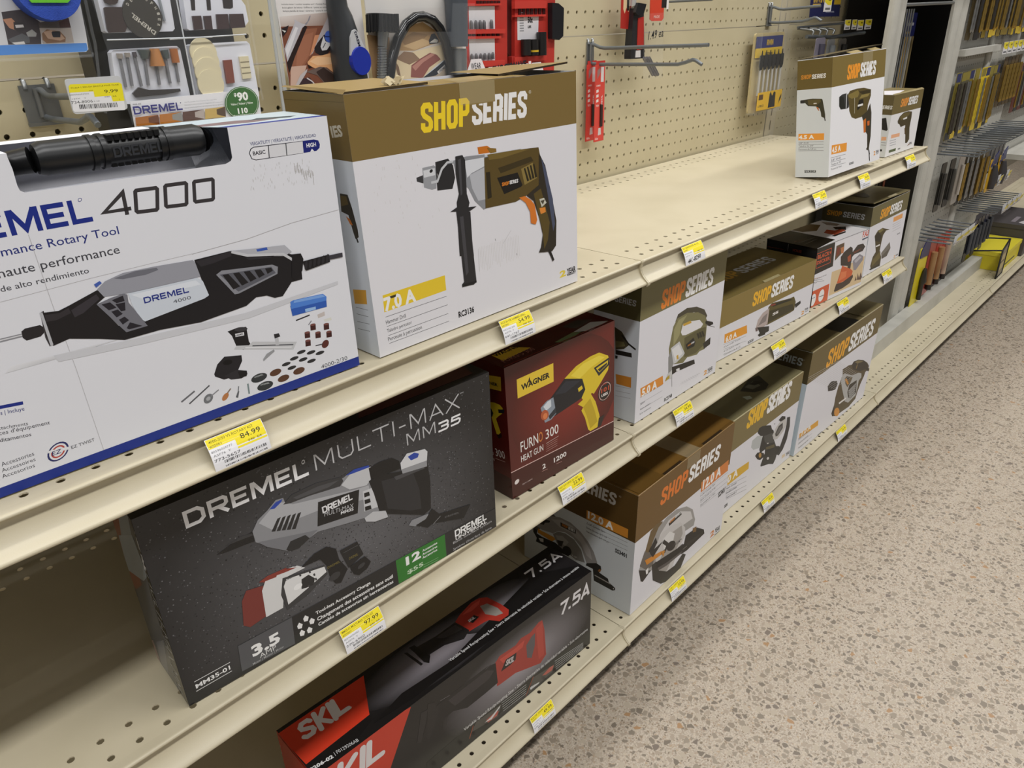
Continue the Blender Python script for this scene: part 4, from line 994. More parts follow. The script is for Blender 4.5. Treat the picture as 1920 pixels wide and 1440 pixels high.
  ('P','161516',[(.04,.887),(3.9,1.053),(3.806,.757),(.332,-.422),(-.209,.13)]),
  ('T','9206-02','d8d8d8',.008,.417,1.245,.198,-6.3,'k'),
  ('T','| F0129206AB','c8c8c8',1.353,.338,1.303,.211,-7.6,'c'),
  ('P','151415',[(17.673,2.534),(20.401,.938),(20.534,-.092),(18.757,.413),(6.118,.307),(3.745,.51),(5.93,1.002),(9.014,.816)]),
  ('P','a33228',[(11.347,2.94),(11.921,3.199),(13.122,3.495),(13.731,3.429),(14.131,3.125),(14.314,2.026),(14.312,1.362),(13.981,1.052),(13.25,1.065),(12.876,1.604),(12.571,1.667),(11.444,1.758)]),
  ('P','8c867f',[(13.296,2.865),(13.757,2.719),(13.949,1.96),(13.861,1.394),(13.407,1.543),(13.06,2.121)]),
  ('P','c0483a',[(12.034,3.081),(13.095,3.298),(13.663,3.271),(13.362,3.02),(12.61,2.917)]),
  ('P','1c1a1a',[(11.915,2.455),(12.522,2.573),(12.646,2.227),(12.041,2.113)]),
  ('T','SKIL','d0c8c8',11.926,2.323,.519,.184,0,'ki'),
  ('P','252324',[(8.525,3.03),(9.802,2.895),(11.347,2.94),(11.51,1.833),(10.827,1.53),(9.723,1.984),(8.726,2.052),(8.246,1.611),(8.111,1.843),(8.17,2.819),(8.161,3.311)]),
  ('P','3a3738',[(9.713,2.786),(11.205,2.773),(11.264,2.192),(10.076,2.41)]),
  ('P','1b1a1b',[(8.161,3.311),(8.501,3.251),(8.643,1.948),(8.281,1.575),(8.181,1.771)]),
  ('P','242223',[(7.716,3.193),(7.885,3.114),(7.996,1.777),(7.832,1.763)]),
  ('T','Variable Speed Reciprocating Saw • Sierra alternativa de velocidad variable • Scie alternative à vitesse variable','d8d8d8',9.185,.801,11.039,.213,0,'c'),
  ('Y','7.5A','dedcde',17.164,2.316,3.119,.729,.2,.12,False),
 ],
 'rec.front': [
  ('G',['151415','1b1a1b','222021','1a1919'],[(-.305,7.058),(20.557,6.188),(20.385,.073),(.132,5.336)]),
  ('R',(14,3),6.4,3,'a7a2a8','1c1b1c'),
  ('P','c23722',[(-.229,7.336),(5.781,6.262),(3.956,2.904),(2.489,2.948),(-.482,5.175)]),
  ('Y','SKIL','d9d4d4',-.382,4.414,4.129,1.5,.24,.16,True),
  ('E','d9a9a0',(3.715,4.596),(.068,.005),(.021,.076)),
  ('P','a33a30',[(11.801,4.802),(12.176,5.087),(13.496,4.965),(13.957,5.203),(14.721,5.088),(15.511,5.4),(15.828,5.354),(16.006,4.468),(16.137,2.261),(15.604,1.893),(14.02,2.503),(13.41,2.752),(12.06,2.822),(11.856,2.867)]),
  ('P','5d585a',[(14.388,4.31),(14.866,4.694),(15.182,4.76),(15.127,3.767),(14.82,2.947),(14.434,3.239)]),
  ('P','c24a3c',[(12.162,4.813),(13.488,4.754),(14.251,4.847),(14.082,4.388),(12.429,4.322)]),
  ('P','b34438',[(15.266,4.992),(15.825,5.182),(15.941,2.408),(15.449,2.319)]),
  ('P','1c1a1a',[(12.226,3.781),(12.655,4.439),(13.547,4.347),(13.452,3.834),(12.995,3.741)]),
  ('T','SKIL','d0c8c8',12.589,3.967,.724,.414,-10.7,'ki'),
  ('P','19181a',[(7.071,4.966),(8.087,5.014),(11.173,4.999),(11.842,4.77),(11.927,3.106),(10.912,3.044),(9.515,3.036),(8.486,3.621),(7.378,3.579),(7.197,3.023),(6.614,2.902),(6.305,3.538),(6.722,4.573)]),
  ('P','332f31',[(8.189,4.72),(11.157,4.728),(11.702,4.305),(11.251,3.937),(8.643,3.916)]),
  ('P','211f20',[(6.825,5.585),(7.294,5.328),(7.523,4.442),(6.672,2.849),(6.503,3.046)]),
  ('P','262425',[(5.858,3.378),(6.345,5.311),(6.786,5.208),(6.678,4.75),(6.145,3.187)]),
  ('L','5a5658',.05,[(7.652,5.139),(8.344,5.01)]),
  ('L','4a4648',.05,[(11.027,4.9),(11.483,4.974)]),
  ('Y','7.5A','dedcde',17.356,4.553,2.924,1.037,.2,.12,False),
  ('P','161516',[(6.329,1.34),(8.98,1.429),(13.044,1.297),(20.315,1.423),(20.385,.073),(14.917,.398),(7.547,.481),(6.259,.66)]),
  ('T','Variable Speed Reciprocating Saw • Sierra alternativa de velocidad variable • Scie alternative','d8d8d8',9.117,1.409,11.105,.267,0,'c'),
  ('P','4a4642',[(14.382,.121),(14.936,1.169),(16.931,.798),(16.67,.282)]),
  ('P','b0564a',[(15.747,.687),(16.421,.874),(16.845,.785),(16.672,.441),(16.079,.505)]),
  ('P','c9c9c9',[(14.595,.501),(14.757,.527),(15.492,.334),(15.407,.243),(14.67,.282)]),
  ('L','a8543a',.05,[(14.22,.095),(14.938,1.246)]),
  ('P','4a4642',[(9.631,.846),(10.091,1.352),(12.123,1.137),(11.782,.344)]),
  ('P','b0564a',[(10.848,.843),(11.662,.911),(11.877,.728),(11.714,.48),(10.974,.503)]),
  ('L','a8543a',.05,[(9.462,.462),(9.838,1.271)]),
  ('P','d0d0d0',[(10.697,.745),(11.21,.761),(12.047,1.124),(11.964,.963),(11.272,.553)]),
  ('L','b8b8b8',.035,[(16.933,1.035),(19.777,.598)]),
  ('L','b8b8b8',.035,[(12.127,1.21),(14.289,1.061)]),
  ('L','b8b8b8',.035,[(16.957,.842),(19.779,.483)]),
  ('L','b8b8b8',.035,[(12.155,1.018),(14.284,.878)]),
  ('L','b8b8b8',.035,[(16.982,.648),(19.782,.367)]),
  ('L','b8b8b8',.035,[(12.183,.824),(14.278,.694)]),
  ('L','b8b8b8',.035,[(17.006,.453),(19.784,.251)]),
  ('L','b8b8b8',.035,[(12.211,.63),(14.273,.51)]),
  ('L','b8b8b8',.035,[(17.031,.258),(19.786,.135)]),
  ('L','b8b8b8',.035,[(12.24,.434),(14.267,.325)]),
 ],
 'rec.left': [
  ('B','b8321f',[0,6.33]),
  ('T','SKIL','cfc8c6',-.354,4.632,1.445,.665,3.3,'ki'),
 ],
 'jig.front': [
  ('B','77704a',[6.82,9.2]),
  ('T','SHOP','e8862e',2.186,6.944,2.707,1.177,0,'k'),
  ('T','SERIES','f0efee',4.955,6.944,3.453,1.177,0,'k'),
  ('P','4a4536',[(3.987,5.613),(4.251,6.045),(5.303,6.159),(6.531,5.901),(7.579,5.407),(8.04,4.832),(7.81,4.604),(7.267,5.158),(6.235,5.605),(5.195,5.767),(4.475,5.605)]),
  ('P','7d7852',[(3.448,3.943),(3.781,5.349),(4.207,5.779),(5.355,5.815),(6.78,5.446),(7.755,4.916),(8.115,4.412),(8.111,3.409),(8.107,2.389),(7.457,2.452),(7.12,2.31),(5.848,2.542),(5.365,2.308),(4.139,2.638),(3.592,3.317)]),
  ('P','e4e2e4',[(4.774,4.661),(4.949,5.179),(5.979,5.058),(7.058,4.83),(7.58,4.376),(7.341,4.202),(6.455,4.231),(5.419,4.265),(4.98,4.385)]),
  ('P','5d5838',[(5.271,4.117),(7.35,4.149),(7.998,4.049),(8.128,2.793),(6.913,2.483),(5.484,2.667)]),
  ('P','9c976c',[(3.891,5.127),(4.39,5.631),(5.377,5.667),(4.775,5.232),(4.628,4.516),(3.964,3.963)]),
  ('P','c9a13c',[(4.917,5.17),(5.881,5.135),(6.034,4.925),(5.059,4.993)]),
  ('P','1f1e1a',[(5.525,3.546),(6.443,3.761),(6.775,3.336),(6.639,3.079),(5.761,3.122)]),
  ('T','SHOP','d8892a',5.782,3.331,.431,.119,0,'k'),
  ('T','SERIES','e0e0e0',6.212,3.351,.417,.12,0,'k'),
  ('P','2f2c20',[(6.821,3.918),(7.034,3.91),(7.315,3.512),(7.111,3.447)]),
  ('P','2f2c20',[(7.125,3.902),(7.34,3.894),(7.627,3.472),(7.422,3.407)]),
  ('P','2f2c20',[(7.431,3.885),(7.648,3.877),(7.943,3.432),(7.736,3.367)]),
  ('P','c9cacb',[(3.677,3.914),(4.692,4.062),(5.474,2.97),(5.289,2.834),(4.474,2.619),(3.966,2.699)]),
  ('P','e2e2e2',[(3.826,3.769),(4.633,3.888),(5.223,3.055),(4.366,2.805)]),
  ('P','c9a13c',[(4.439,3.124),(4.653,3.149),(4.748,2.821),(4.527,2.848)]),
  ('P','8d8d8b',[(3.473,3.358),(3.741,3.797),(4.125,2.741),(4.02,2.285),(3.628,2.129)]),
  ('P','24221e',[(3.993,2.492),(6.802,2.061),(6.949,1.702),(4.567,1.939),(4.068,1.919)]),
  ('P','e4e2e4',[(4.538,2.149),(4.968,2.096),(4.998,1.884),(4.598,1.958)]),
  ('P','2b2924',[(7.837,2.888),(8.787,3.041),(8.828,2.512),(8.009,2.421)]),
  ('P','c9c9c7',[(3.463,2.139),(4.02,2.285),(4.102,1.657),(3.594,1.744)]),
  ('P','b59a30',[(3.403,1.963),(3.755,2.033),(3.788,1.772),(3.271,1.715)]),
  ('L','9a9a9a',.04,[(4.068,1.919),(4.185,1.02)]),
  ('P','1f1d1b',[(7.914,4.523),(8.903,4.124),(8.992,3.945),(8.472,3.953),(7.856,4.342)]),
  ('L','55534f',.03,[(7.874,4.237),(9.236,3.647)]),
  ('P','dd8f34',[(.443,2.292),(2.963,2.253),(3.088,1.614),(.549,1.626)]),
  ('T','5.0 A','f2f0ec',.634,1.642,1.72,.55,0,'k'),
  ('L','8a8a8c',.018,[(.457,1.643),(2.992,1.6)]),
  ('L','8a8a8c',.018,[(.496,1.22),(3.044,1.162)]),
  ('L','8a8a8c',.018,[(.537,.772),(3.099,.698)]),
  ('T','Jigsaw','55555a',.535,1.11,.524,.132,0,'c'),
  ('T','Sierra caladora','55555a',.568,.718,1.141,.129,0,'c'),
  ('T','Scie sauteuse','55555a',.537,.4,1.252,.13,0,'c'),
  ('T','RC3748','2a2a2c',3.351,.222,.942,.258,0,'k'),
  ('T','2','d8983c',8.338,.31,.454,.337,0,'k'),
  ('T','YEAR','2a2a2c',8.834,.368,.718,.263,0,'k'),
  ('T','WARRANTY','3a3a3c',8.858,.241,.714,.069,0,'k'),
  ('L','c2c2c4',.02,[(5.164,.701),(5.483,.891),(5.636,.679)]),
  ('L','c2c2c4',.02,[(5.426,.685),(5.747,.876),(5.9,.674)]),
  ('L','c2c2c4',.02,[(5.69,.669),(6.013,.86),(6.165,.668)]),
  ('L','c2c2c4',.02,[(5.956,.653),(6.28,.844),(6.433,.663)]),
  ('L','c2c2c4',.02,[(6.223,.636),(6.55,.829),(6.702,.658)]),
  ('L','c2c2c4',.02,[(6.493,.62),(6.822,.813),(6.973,.652)]),
  ('L','c2c2c4',.02,[(6.765,.603),(7.095,.797),(7.246,.647)]),
  ('L','c2c2c4',.02,[(7.038,.586),(7.37,.781),(7.521,.641)]),
  ('L','c2c2c4',.02,[(7.314,.569),(7.648,.764),(7.799,.636)]),
 ],
 'jig.left': [
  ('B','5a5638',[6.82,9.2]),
  ('T','SERIES','b9bcc0',1.522,7.686,1.569,.369,0,'k'),
  ('P','4b4632',[(1.6,6.066),(2.143,5.887),(2.491,5.481),(2.74,5.186),(2.353,4.808),(1.741,4.595)]),
  ('P','24221e',[(1.741,4.595),(2.92,4.689),(2.956,4.407),(1.756,4.292)]),
  ('L','24221e',.12,[(2.155,5.665),(2.688,5.217),(3.204,4.995)]),
  ('P','77724c',[(1.714,5.186),(2.329,5.258),(2.444,5.015),(1.735,4.732)]),
  ('P','2a2824',[(1.728,4.219),(1.916,4.225),(1.904,4.035),(1.737,4.006)]),
  ('P','c98532',[(1.818,2.971),(2.991,3.089),(3.011,2.385),(1.901,2.324)]),
  ('L','8a8a8c',.02,[(1.855,2.165),(2.974,2.307)]),
  ('L','8a8a8c',.02,[(1.871,1.83),(2.993,1.977)]),
  ('L','8a8a8c',.02,[(1.887,1.493),(3.011,1.646)]),
 ],
 'cut.front': [
  ('B','8a7640',[2.62,4.68]),
  ('T','SHOP','f0b62e',4.383,3.137,2.652,1.068,0,'k'),
  ('T','SERIES','f0efee',7.096,3.137,3.384,1.068,0,'k'),
  ('P','5d5228',[(6.892,2.41),(7.363,2.628),(10.238,2.27),(10.913,2.247),(11.329,1.681),(11.237,.979),(10.574,.92),(6.905,.894),(6.613,1.096)]),
  ('P','3d3720',[(7.179,2.043),(10.845,1.631),(11.22,1.045),(7.079,1.055)]),
  ('P','2a271a',[(7.168,2.565),(10.254,2.206),(10.747,2.016),(7.653,2.26)]),
  ('T','SS','e8e4e0',7.698,1.481,.898,.213,0,'k'),
  ('P','2a2a2a',[(11.219,1.494),(12.114,1.569),(12.251,1.312),(11.432,1.108)]),
  ('P','8a3a2c',[(7.213,2.553),(7.926,2.453),(8.021,2.311),(7.289,2.394)]),
  ('P','b9aaa6',[(5.31,1.187),(5.497,1.767),(6.124,2.163),(7.059,2.307),(7.056,.967),(6.09,.84),(5.478,.847)]),
  ('P','8a7f7c',[(5.607,1.216),(6.2,1.796),(6.887,1.95),(6.737,1.294)]),
  ('P','24221f',[(5.524,1.124),(7.365,.7),(7.417,.268),(6.874,.252),(6.901,.125),(5.973,.205),(5.725,.422),(5.992,.517)]),
  ('P','6b5a58',[(5.216,1.157),(5.581,1.142),(5.651,.796),(5.362,.824)]),
  ('P','e39a2c',[(.876,1.946),(3.909,1.793),(4.077,1.093),(.95,1.226)]),
  ('T','6.0 A','f2f0ec',1.086,1.266,1.502,.434,0,'k'),
  ('L','8a8a8c',.02,[(.853,1.145),(3.979,.882)]),
  ('L','8a8a8c',.02,[(.915,.733),(4.058,.454)]),
  ('L','8a8a8c',.02,[(.979,.318),(4.137,.022)]),
  ('T','Cut-Off Tool','55555a',.922,.849,2.211,.119,0,'c'),
  ('T','4-1/2 Outil à couper','55555a',.976,.49,2.222,.12,0,'c'),
  ('T','Cortadora de 4-1/2','55555a',1.021,.188,2.23,.12,0,'c'),
  ('T','RC4250','2a2a2c',4.336,.097,.812,.234,0,'k'),
  ('T','2','d8983c',12.604,.156,.477,.331,0,'k'),
  ('T','YEAR','2a2a2c',13.106,.389,.673,.188,0,'k'),
  ('T','WARRANTY','3a3a3c',13.202,.219,.623,.081,0,'k'),
 ],
 'cut.top': [
  ('T','SHOP','b98d33',2.701,2.323,4.035,1.172,0,'k'),
  ('T','SERIES','b9bcc0',6.828,2.323,5.148,1.172,0,'k'),
 ],
 'mou.front': [
  ('P','17140f',[(-.479,5.327),(2.831,5.535),(2.974,3.127),(-.443,3.013)]),
  ('L','c0492c',.06,[(-.036,4.868),(2.351,4.907),(2.428,3.588),(.144,3.565),(-.036,4.868)]),
  ('T','BLACK+','c65230',.168,4.368,2.242,.355,0,'k'),
  ('T','DECKER','c65230',.142,3.898,2.143,.313,0,'k'),
  ('P','d0562c',[(-.104,1.512),(2.764,1.57),(2.75,.006),(-.02,-.021)]),
  ('E','eceaea',(.232,.664),(.448,.052),(.016,.555)),
  ('E','eceaea',(1.57,.74),(.46,.043),(.01,.561)),
  ('L','2f3f70',.05,[(.001,.836),(.516,.871)]),
  ('L','28262c',.06,[(1.214,.69),(1.986,.681)]),
  ('L','c0783c',.03,[(-.12,2.683),(1.072,2.562)]),
  ('L','6a6668',.03,[(-.085,2.512),(1.423,2.313)]),
  ('L','6a6668',.03,[(-.051,2.349),(1.758,2.076)]),
  ('L','8a8688',.03,[(-.017,2.186),(.526,2.218)]),
  ('T','MOUSE Detail Sander','55555a',-.085,2.519,2.157,.106,0,'c'),
  ('P','d9bf95',[(2.929,2.603),(4.805,2.542),(8.716,2.81),(8.701,.269),(2.911,.348)]),
  ('P','5a4630',[(3.148,4.919),(4.498,4.955),(4.599,4.162),(3.175,3.558)]),
  ('P','c07a4a',[(3.945,4.573),(4.488,4.596),(4.575,3.984),(4.168,4.026)]),
  ('P','7a3020',[(3.319,4.704),(3.819,4.735),(3.872,4.044),(3.35,3.884)]),
  ('P','2b221f',[(4.163,3.707),(4.679,4.054),(5.742,4.335),(6.157,4.11),(6.264,3.716),(7.026,4.207),(8.049,4.137),(8.53,3.755),(8.17,3.404),(6.618,3.406),(6.305,3.239),(6.262,2.399),(6.207,1.935),(5.729,2.046),(5.691,2.529),(4.372,2.875)]),
  ('P','a84a28',[(5.417,3.433),(5.977,3.591),(6.127,2.902),(5.623,2.92)]),
  ('P','6a3322',[(6.416,3.683),(7.886,3.748),(7.388,3.57),(6.533,3.518)]),
  ('P','cf5c2c',[(4.509,2.329),(4.649,2.812),(6.344,2.094),(6.786,1.801),(6.704,1.434),(5.875,1.149),(4.626,1.163),(4.08,1.249)]),
  ('P','e07a48',[(4.627,2.207),(5.634,2.068),(5.603,1.502),(4.389,1.411)]),
  ('P','3a2a24',[(3.746,.614),(3.999,1.221),(5.165,1.127),(6.885,1.44),(6.994,1.171),(6.538,.696),(5.323,.509),(3.919,.475)]),
  ('P','8f8b94',[(6.509,2.818),(7.668,3.227),(8.417,2.874),(8.436,2.486),(7.344,1.768),(6.914,1.867)]),
  ('P','b9b6bd',[(6.798,2.753),(7.726,3.025),(8.149,2.837),(7.145,2.486)]),
  ('P','5b4338',[(7.425,.677),(7.557,1.135),(7.793,.686)]),
  ('P','5b4338',[(7.833,.677),(7.866,1.355),(8.215,.782),(8.437,1.32),(8.791,.744),(8.624,.536)]),
  ('T','F.A.S','cf4a34',7.74,4.775,1.095,.519,0,'k'),
  ('P','4a5068',[(7.724,4.622),(8.766,4.647),(8.805,4.518),(7.767,4.474)]),
 ],
 'mou.left': [
  ('B','14110e',[0,5.3]),
  ('L','8a8684',.03,[(2.047,5.23),(2.053,4.605)]),
  ('T','MOUSE','7a3420',2.495,4.679,.818,.233,0,'k'),
  ('L','6a3020',.05,[(.104,4.625),(1.65,4.659)]),
 ],
 'mou.top': [
  ('P','14110e',[(-.314,4.85),(3.661,4.844),(3.622,.414),(-.467,.006)]),
  ('P','dcd9d9',[(3.72,4.781),(9.711,5.082),(10.022,.46),(3.723,.45)]),
  ('L','8a3a24',.06,[(.554,2.507),(1.633,2.298)]),
  ('L','8a8684',.03,[(.556,2.042),(3.047,1.987)]),
  ('L','8a8684',.03,[(.475,1.442),(2.718,1.616)]),
  ('L','5a2a1c',.12,[(.72,4.229),(2.641,3.649)]),
  ('P','6b4f24',[(3.934,4.81),(6.894,4.951),(7.333,3.812),(5.15,2.981),(4.019,3.684)]),
  ('P','8a7f74',[(8.38,4.344),(9.268,2.815),(7.951,2.598),(7.691,3.423)]),
  ('P','a84a2e',[(4.931,2.194),(6.213,2.614),(6.359,1.936),(7.475,1.776),(6.999,1.247),(4.946,1.178)]),
  ('P','2b221f',[(7.381,2.675),(8.315,1.933),(7.19,1.3),(7.149,1.605),(6.74,2.046)]),
  ('P','2b221f',[(4.44,1.228),(6.838,1.163),(6.359,.913),(4.488,.932)]),
 ],
 'pal.front': [
  ('B','6c6440',[4.92,6.75]),
  ('T','SHOP','eda428',2.117,5.23,2.373,.906,0,'k'),
  ('T','SERIES','f0efee',4.544,5.23,3.027,.906,0,'k'),
  ('P','4a3f22',[(1.486,3.774),(2.058,4.141),(3.248,4.211),(4.394,3.858),(5.253,3.633),(4.326,3.723),(3.712,3.403),(3.578,2.832),(3.491,1.842),(4.189,1.068),(4.197,.132),(1.856,.394),(1.59,.765),(1.864,1.61),(2.448,1.979),(1.875,3.102)]),
  ('P','2b2516',[(1.529,3.667),(2.366,3.98),(3.349,3.38),(3.079,2.84),(1.832,3.21)]),
  ('P','e8e4e0',[(2.182,2.639),(3.225,2.608),(3.293,2.443),(2.289,2.495)]),
  ('P','6b5f34',[(1.772,1.228),(3.629,1.811),(4.049,1.1),(2.127,.635)]),
  ('P','7d7242',[(2.036,4.195),(3.28,4.135),(3.619,3.918),(2.676,3.818)]),
  ('P','221f1a',[(1.395,.456),(4.077,.421),(4.187,.155),(1.774,.291)]),
  ('P','7a746c',[(3.999,1.522),(5.867,2.233),(6.401,1.495),(5.704,.819),(4.368,.819)]),
  ('P','5c564e',[(4.281,1.149),(6.169,1.547),(5.704,.819),(4.415,.829)]),
  ('P','e8a460',[(5.794,4.723),(8.226,4.691),(8.293,4.211),(5.912,4.232)]),
  ('L','a5a3a6',.03,[(5.813,3.991),(7.958,4.011)]),
  ('L','a5a3a6',.03,[(5.912,3.77),(8.064,3.786)]),
  ('L','a5a3a6',.03,[(6.021,3.526),(8.18,3.538)]),
  ('L','a5a3a6',.03,[(6.146,3.247),(8.314,3.254)]),
  ('T','SS3105','3a3a3c',7.605,2.593,.797,.117,0,'k'),
  ('T','2','d8983c',7.813,.113,.38,.262,0,'k'),
  ('T','YEAR','2a2a2c',8.26,.184,.73,.164,0,'k'),
 ],
 'pal.left': [
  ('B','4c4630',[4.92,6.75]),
  ('T','SHOP','c98c2c',.428,5.514,1.447,.476,0,'k'),
  ('T','SERIES','b9bcc0',1.95,5.506,2.05,.518,0,'k'),
 ],
 'saw.front': [
  ('B','6f5226',[6.35,10.15]),
  ('T','SHOP','e07a2c',2.886,7.825,3.647,1.332,0,'k'),
  ('T','SERIES','f0efee',6.617,7.825,4.653,1.332,0,'k'),
  ('P','d5803c',[(8.73,6.881),(12.93,6.887),(13.043,5.833),(8.791,5.935)]),
  ('T','12.0 A','f2f0ec',9.001,6.065,2.835,.876,0,'k'),
  ('L','8a8a8c',.025,[(8.756,5.809),(13.018,5.658)]),
  ('L','8a8a8c',.025,[(8.847,5.326),(13.135,5.15)]),
  ('L','8a8a8c',.025,[(8.924,4.92),(13.233,4.723)]),
  ('L','8a8a8c',.025,[(9.009,4.47),(13.342,4.249)]),
  ('T','7-1/4" Circular Saw','55555a',8.809,5.497,2.27,.205,0,'c'),
  ('T','Sierra Circular de 7-1/4','55555a',8.893,5.045,2.283,.207,0,'c'),
  ('T','Scie circulaire de 7-1/4 po','55555a',8.986,4.549,2.297,.208,0,'c'),
  ('T','SS3401','2a2a2c',11.864,3.863,1.104,.513,0,'k'),
  ('T','2','c87a34',11.329,.228,.666,.557,0,'k'),
  ('T','YEAR','2a2a2c',12.038,.291,.887,.434,-6.5,'k'),
  ('T','WARRANTY','3a3a3c',12.095,.017,.89,.134,-6.6,'k'),
  ('P','6e5a3a',[(1.359,4.689),(1.923,6.251),(2.604,6.463),(3.453,6.282),(3.331,5.275),(2.736,3.86)]),
  ('P','9d9a97',[(1.902,4.362),(2.426,5.274),(2.973,5.999),(3.975,6.305),(5.321,6.268),(6.797,5.742),(7.8,4.935),(8.375,3.702),(8.256,3.208),(6.905,3.414),(4.96,3.256),(3.913,2.97),(2.394,2.453),(.738,3.583),(.952,3.889)]),
  ('P','cfcccb',[(2.595,3.944),(3.331,5.275),(4.304,5.862),(5.954,5.751),(7.514,4.907),(7.963,4.022),(6.489,4.2),(4.812,4.247),(3.54,3.735)]),
  ('P','6a625a',[(.829,3.878),(1.338,4.875),(2.761,3.667),(2.602,2.866),(1.823,2.902)]),
  ('P','c9c6c4',[(2.718,4.402),(3.602,5.207),(4.815,5.138),(6.129,4.672),(6.9,3.785),(7.037,2.967),(6.008,1.89),(5.482,.7),(3.881,1.237),(3.03,2.601)]),
  ('P','a29d98',[(3.318,2.422),(4.783,4.444),(6.333,4.287),(6.622,3.391),(5.696,2.078),(4.726,1.079),(3.853,1.441)]),
  ('P','dedcda',[(3.695,4.536),(4.606,4.723),(5.384,4.1),(5.141,2.965),(3.977,3.475)]),
  ('P','2f2b28',[(2.461,2.953),(3.065,2.942),(3.531,1.83),(4.741,.975),(5.888,.828),(6.964,1.314),(7.471,.913),(6.884,.016),(5.484,-.261),(4.013,.267),(2.791,1.375)]),
  ('P','575250',[(3.017,2.699),(5.233,2.357),(6.791,2.363),(7.091,1.429),(4.652,1.595),(3.531,1.83)]),
  ('P','1f1b1a',[(2.991,2.897),(6.224,2.323),(8.632,1.954),(8.599,1.301),(6.912,1.631),(4.608,1.901),(3.213,2.213)]),
  ('E','2a2422',(5.026,3.18),(.629,-.113),(-.186,.51)),
  ('L','2a2624',.3,[(3.78,4.309),(4.469,3.617),(4.152,3.19),(3.594,3.343)]),
  ('T','7-1/4"','4a4644',5.343,2.919,1.165,.226,-7.9,'k'),
  ('P','d0862a',[(1.436,4.03),(3.567,3.54),(3.724,3.175),(1.761,3.423)]),
  ('P','c9862e',[(3.567,3.54),(4.194,3.273),(3.985,2.834)]),
  ('P','2a2420',[(4.346,5.577),(5.961,5.712),(6.155,5.375),(4.444,5.276)]),
  ('T','SHOP','d8892a',4.497,5.486,.725,.232,0,'k'),
  ('T','SERIES','e0e0e0',5.22,5.535,.767,.232,0,'k'),
  ('P','231f1d',[(1.879,4.551),(2.679,5.301),(2.937,4.714),(2.546,4.328),(3.722,4.343),(2.504,3.644)]),
  ('P','2b2522',[(.738,3.583),(2.381,2.551),(1.401,2.143),(1.124,2.358)]),
  ('P','e6e3e1',[(1.658,3.006),(2.01,3.054),(2.025,2.505),(1.759,2.583)]),
  ('P','211d1b',[(7.134,2.912),(8.795,2.718),(10.036,1.825),(10.226,1.328),(7.563,1.242),(6.659,1.403),(6.894,1.736)]),
  ('L','8a8480',.06,[(6.894,1.736),(9.924,1.598)]),
  ('P','2f2a27',[(7.372,2.022),(9.903,1.707),(9.945,1.489),(7.491,1.667)]),
  ('P','7a5a30',[(8.147,2.989),(8.708,2.861),(8.738,2.37),(8.226,2.549)]),
 ],
 'saw.left': [
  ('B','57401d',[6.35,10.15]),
  ('T','SHOPS','a8682c',3.156,8.927,2.909,.788,0,'k'),
  ('T','ERIES','c9c6c4',5.703,8.614,2.811,.946,0,'k'),
  ('T','®','b0a898',8.645,9.435,.205,.139,0,'n'),
  ('P','cf8a34',[(6.003,7.138),(9.582,7.21),(9.588,6.471),(6.019,6.381)]),
  ('T','12.0 A','ecebe8',6.125,6.538,2.246,.592,0,'k'),
  ('L','77777a',.025,[(6.011,5.976),(9.599,6.102)]),
  ('L','77777a',.025,[(6.025,5.633),(9.621,5.774)]),
  ('L','77777a',.025,[(6.039,5.289),(9.643,5.445)]),
  ('T','7-1/4" Circular Saw','4a4a4e',6.055,5.965,1.623,.177,0,'c'),
  ('T','Sierra Circular de 7-1/4"','4a4a4e',6.029,5.582,1.875,.165,0,'c'),
  ('T','Scie circulaire de 7-1/4 po','4a4a4e',6.042,5.266,1.98,.162,0,'c'),
  ('T','SS3401','1e1e20',8.614,4.808,.999,.333,0,'k'),
  ('P','55504a',[(.934,2.956),(1.115,3.713),(1.835,4.549),(2.541,4.962),(2.884,5.364),(3.147,5.247),(3.581,5.132),(1.393,3.18)]),
  ('P','8f8b88',[(1.745,4.507),(2.714,5.084),(3.576,5.369),(4.593,5.376),(5.518,5.034),(6.277,4.463),(6.79,3.853),(7.149,3.083),(7.002,2.763),(6.196,2.493),(6.014,2.885),(5.652,3.667),(4.883,4.163),(4.117,4.267),(3.433,4.053),(2.916,3.595),(1.846,3.401),(1.3,3.469)]),
  ('P','a9a4a2',[(2.719,4.804),(3.751,5.213),(4.768,5.143),(5.781,4.61),(6.466,3.845),(6.663,3.066),(6.166,3.208),(5.553,4.098),(4.62,4.514),(3.596,4.497)]),
  ('P','2a2522',[(3.628,4.955),(5.106,4.991),(5.102,4.631),(3.662,4.609)]),
  ('T','SHOP','b5702a',3.763,4.703,.597,.236,0,'k'),
  ('T','SERIES','c8c8c8',4.377,4.7,.656,.25,0,'k'),
  ('P','7e7a76',[(2.917,3.554),(3.433,4.013),(4.119,4.187),(4.971,4.046),(5.661,3.43),(6.03,2.486),(5.199,2.291),(4.596,2.469),(3.905,2.442),(3.281,2.952)]),
  ('P','9c9894',[(3.181,3.561),(3.871,3.821),(4.479,3.556),(4.149,3.062),(3.453,3.121)]),
  ('L','2a2624',.24,[(3.366,3.077),(3.799,3.213),(3.719,2.926),(3.458,2.876)]),
  ('E','1c1918',(4.332,2.703),(.427,.056),(.031,.427)),
  ('P','1f1b1a',[(1.746,4.426),(2.634,4.602),(2.549,4.399),(2.108,4.188),(2.021,3.941),(1.48,3.805)]),
  ('P','c98a2a',[(1.438,3.327),(1.757,3.274),(3.01,3.312),(3.189,3.154),(2.841,2.813),(1.395,2.93)]),
  ('P','1c1918',[(.933,3.124),(1.393,3.18),(1.304,2.801),(1.853,2.737),(3.195,2.867),(4.512,2.425),(4.516,2.262),(2.764,2.105),(1.216,1.995),(1.306,2.38),(.935,2.788)]),
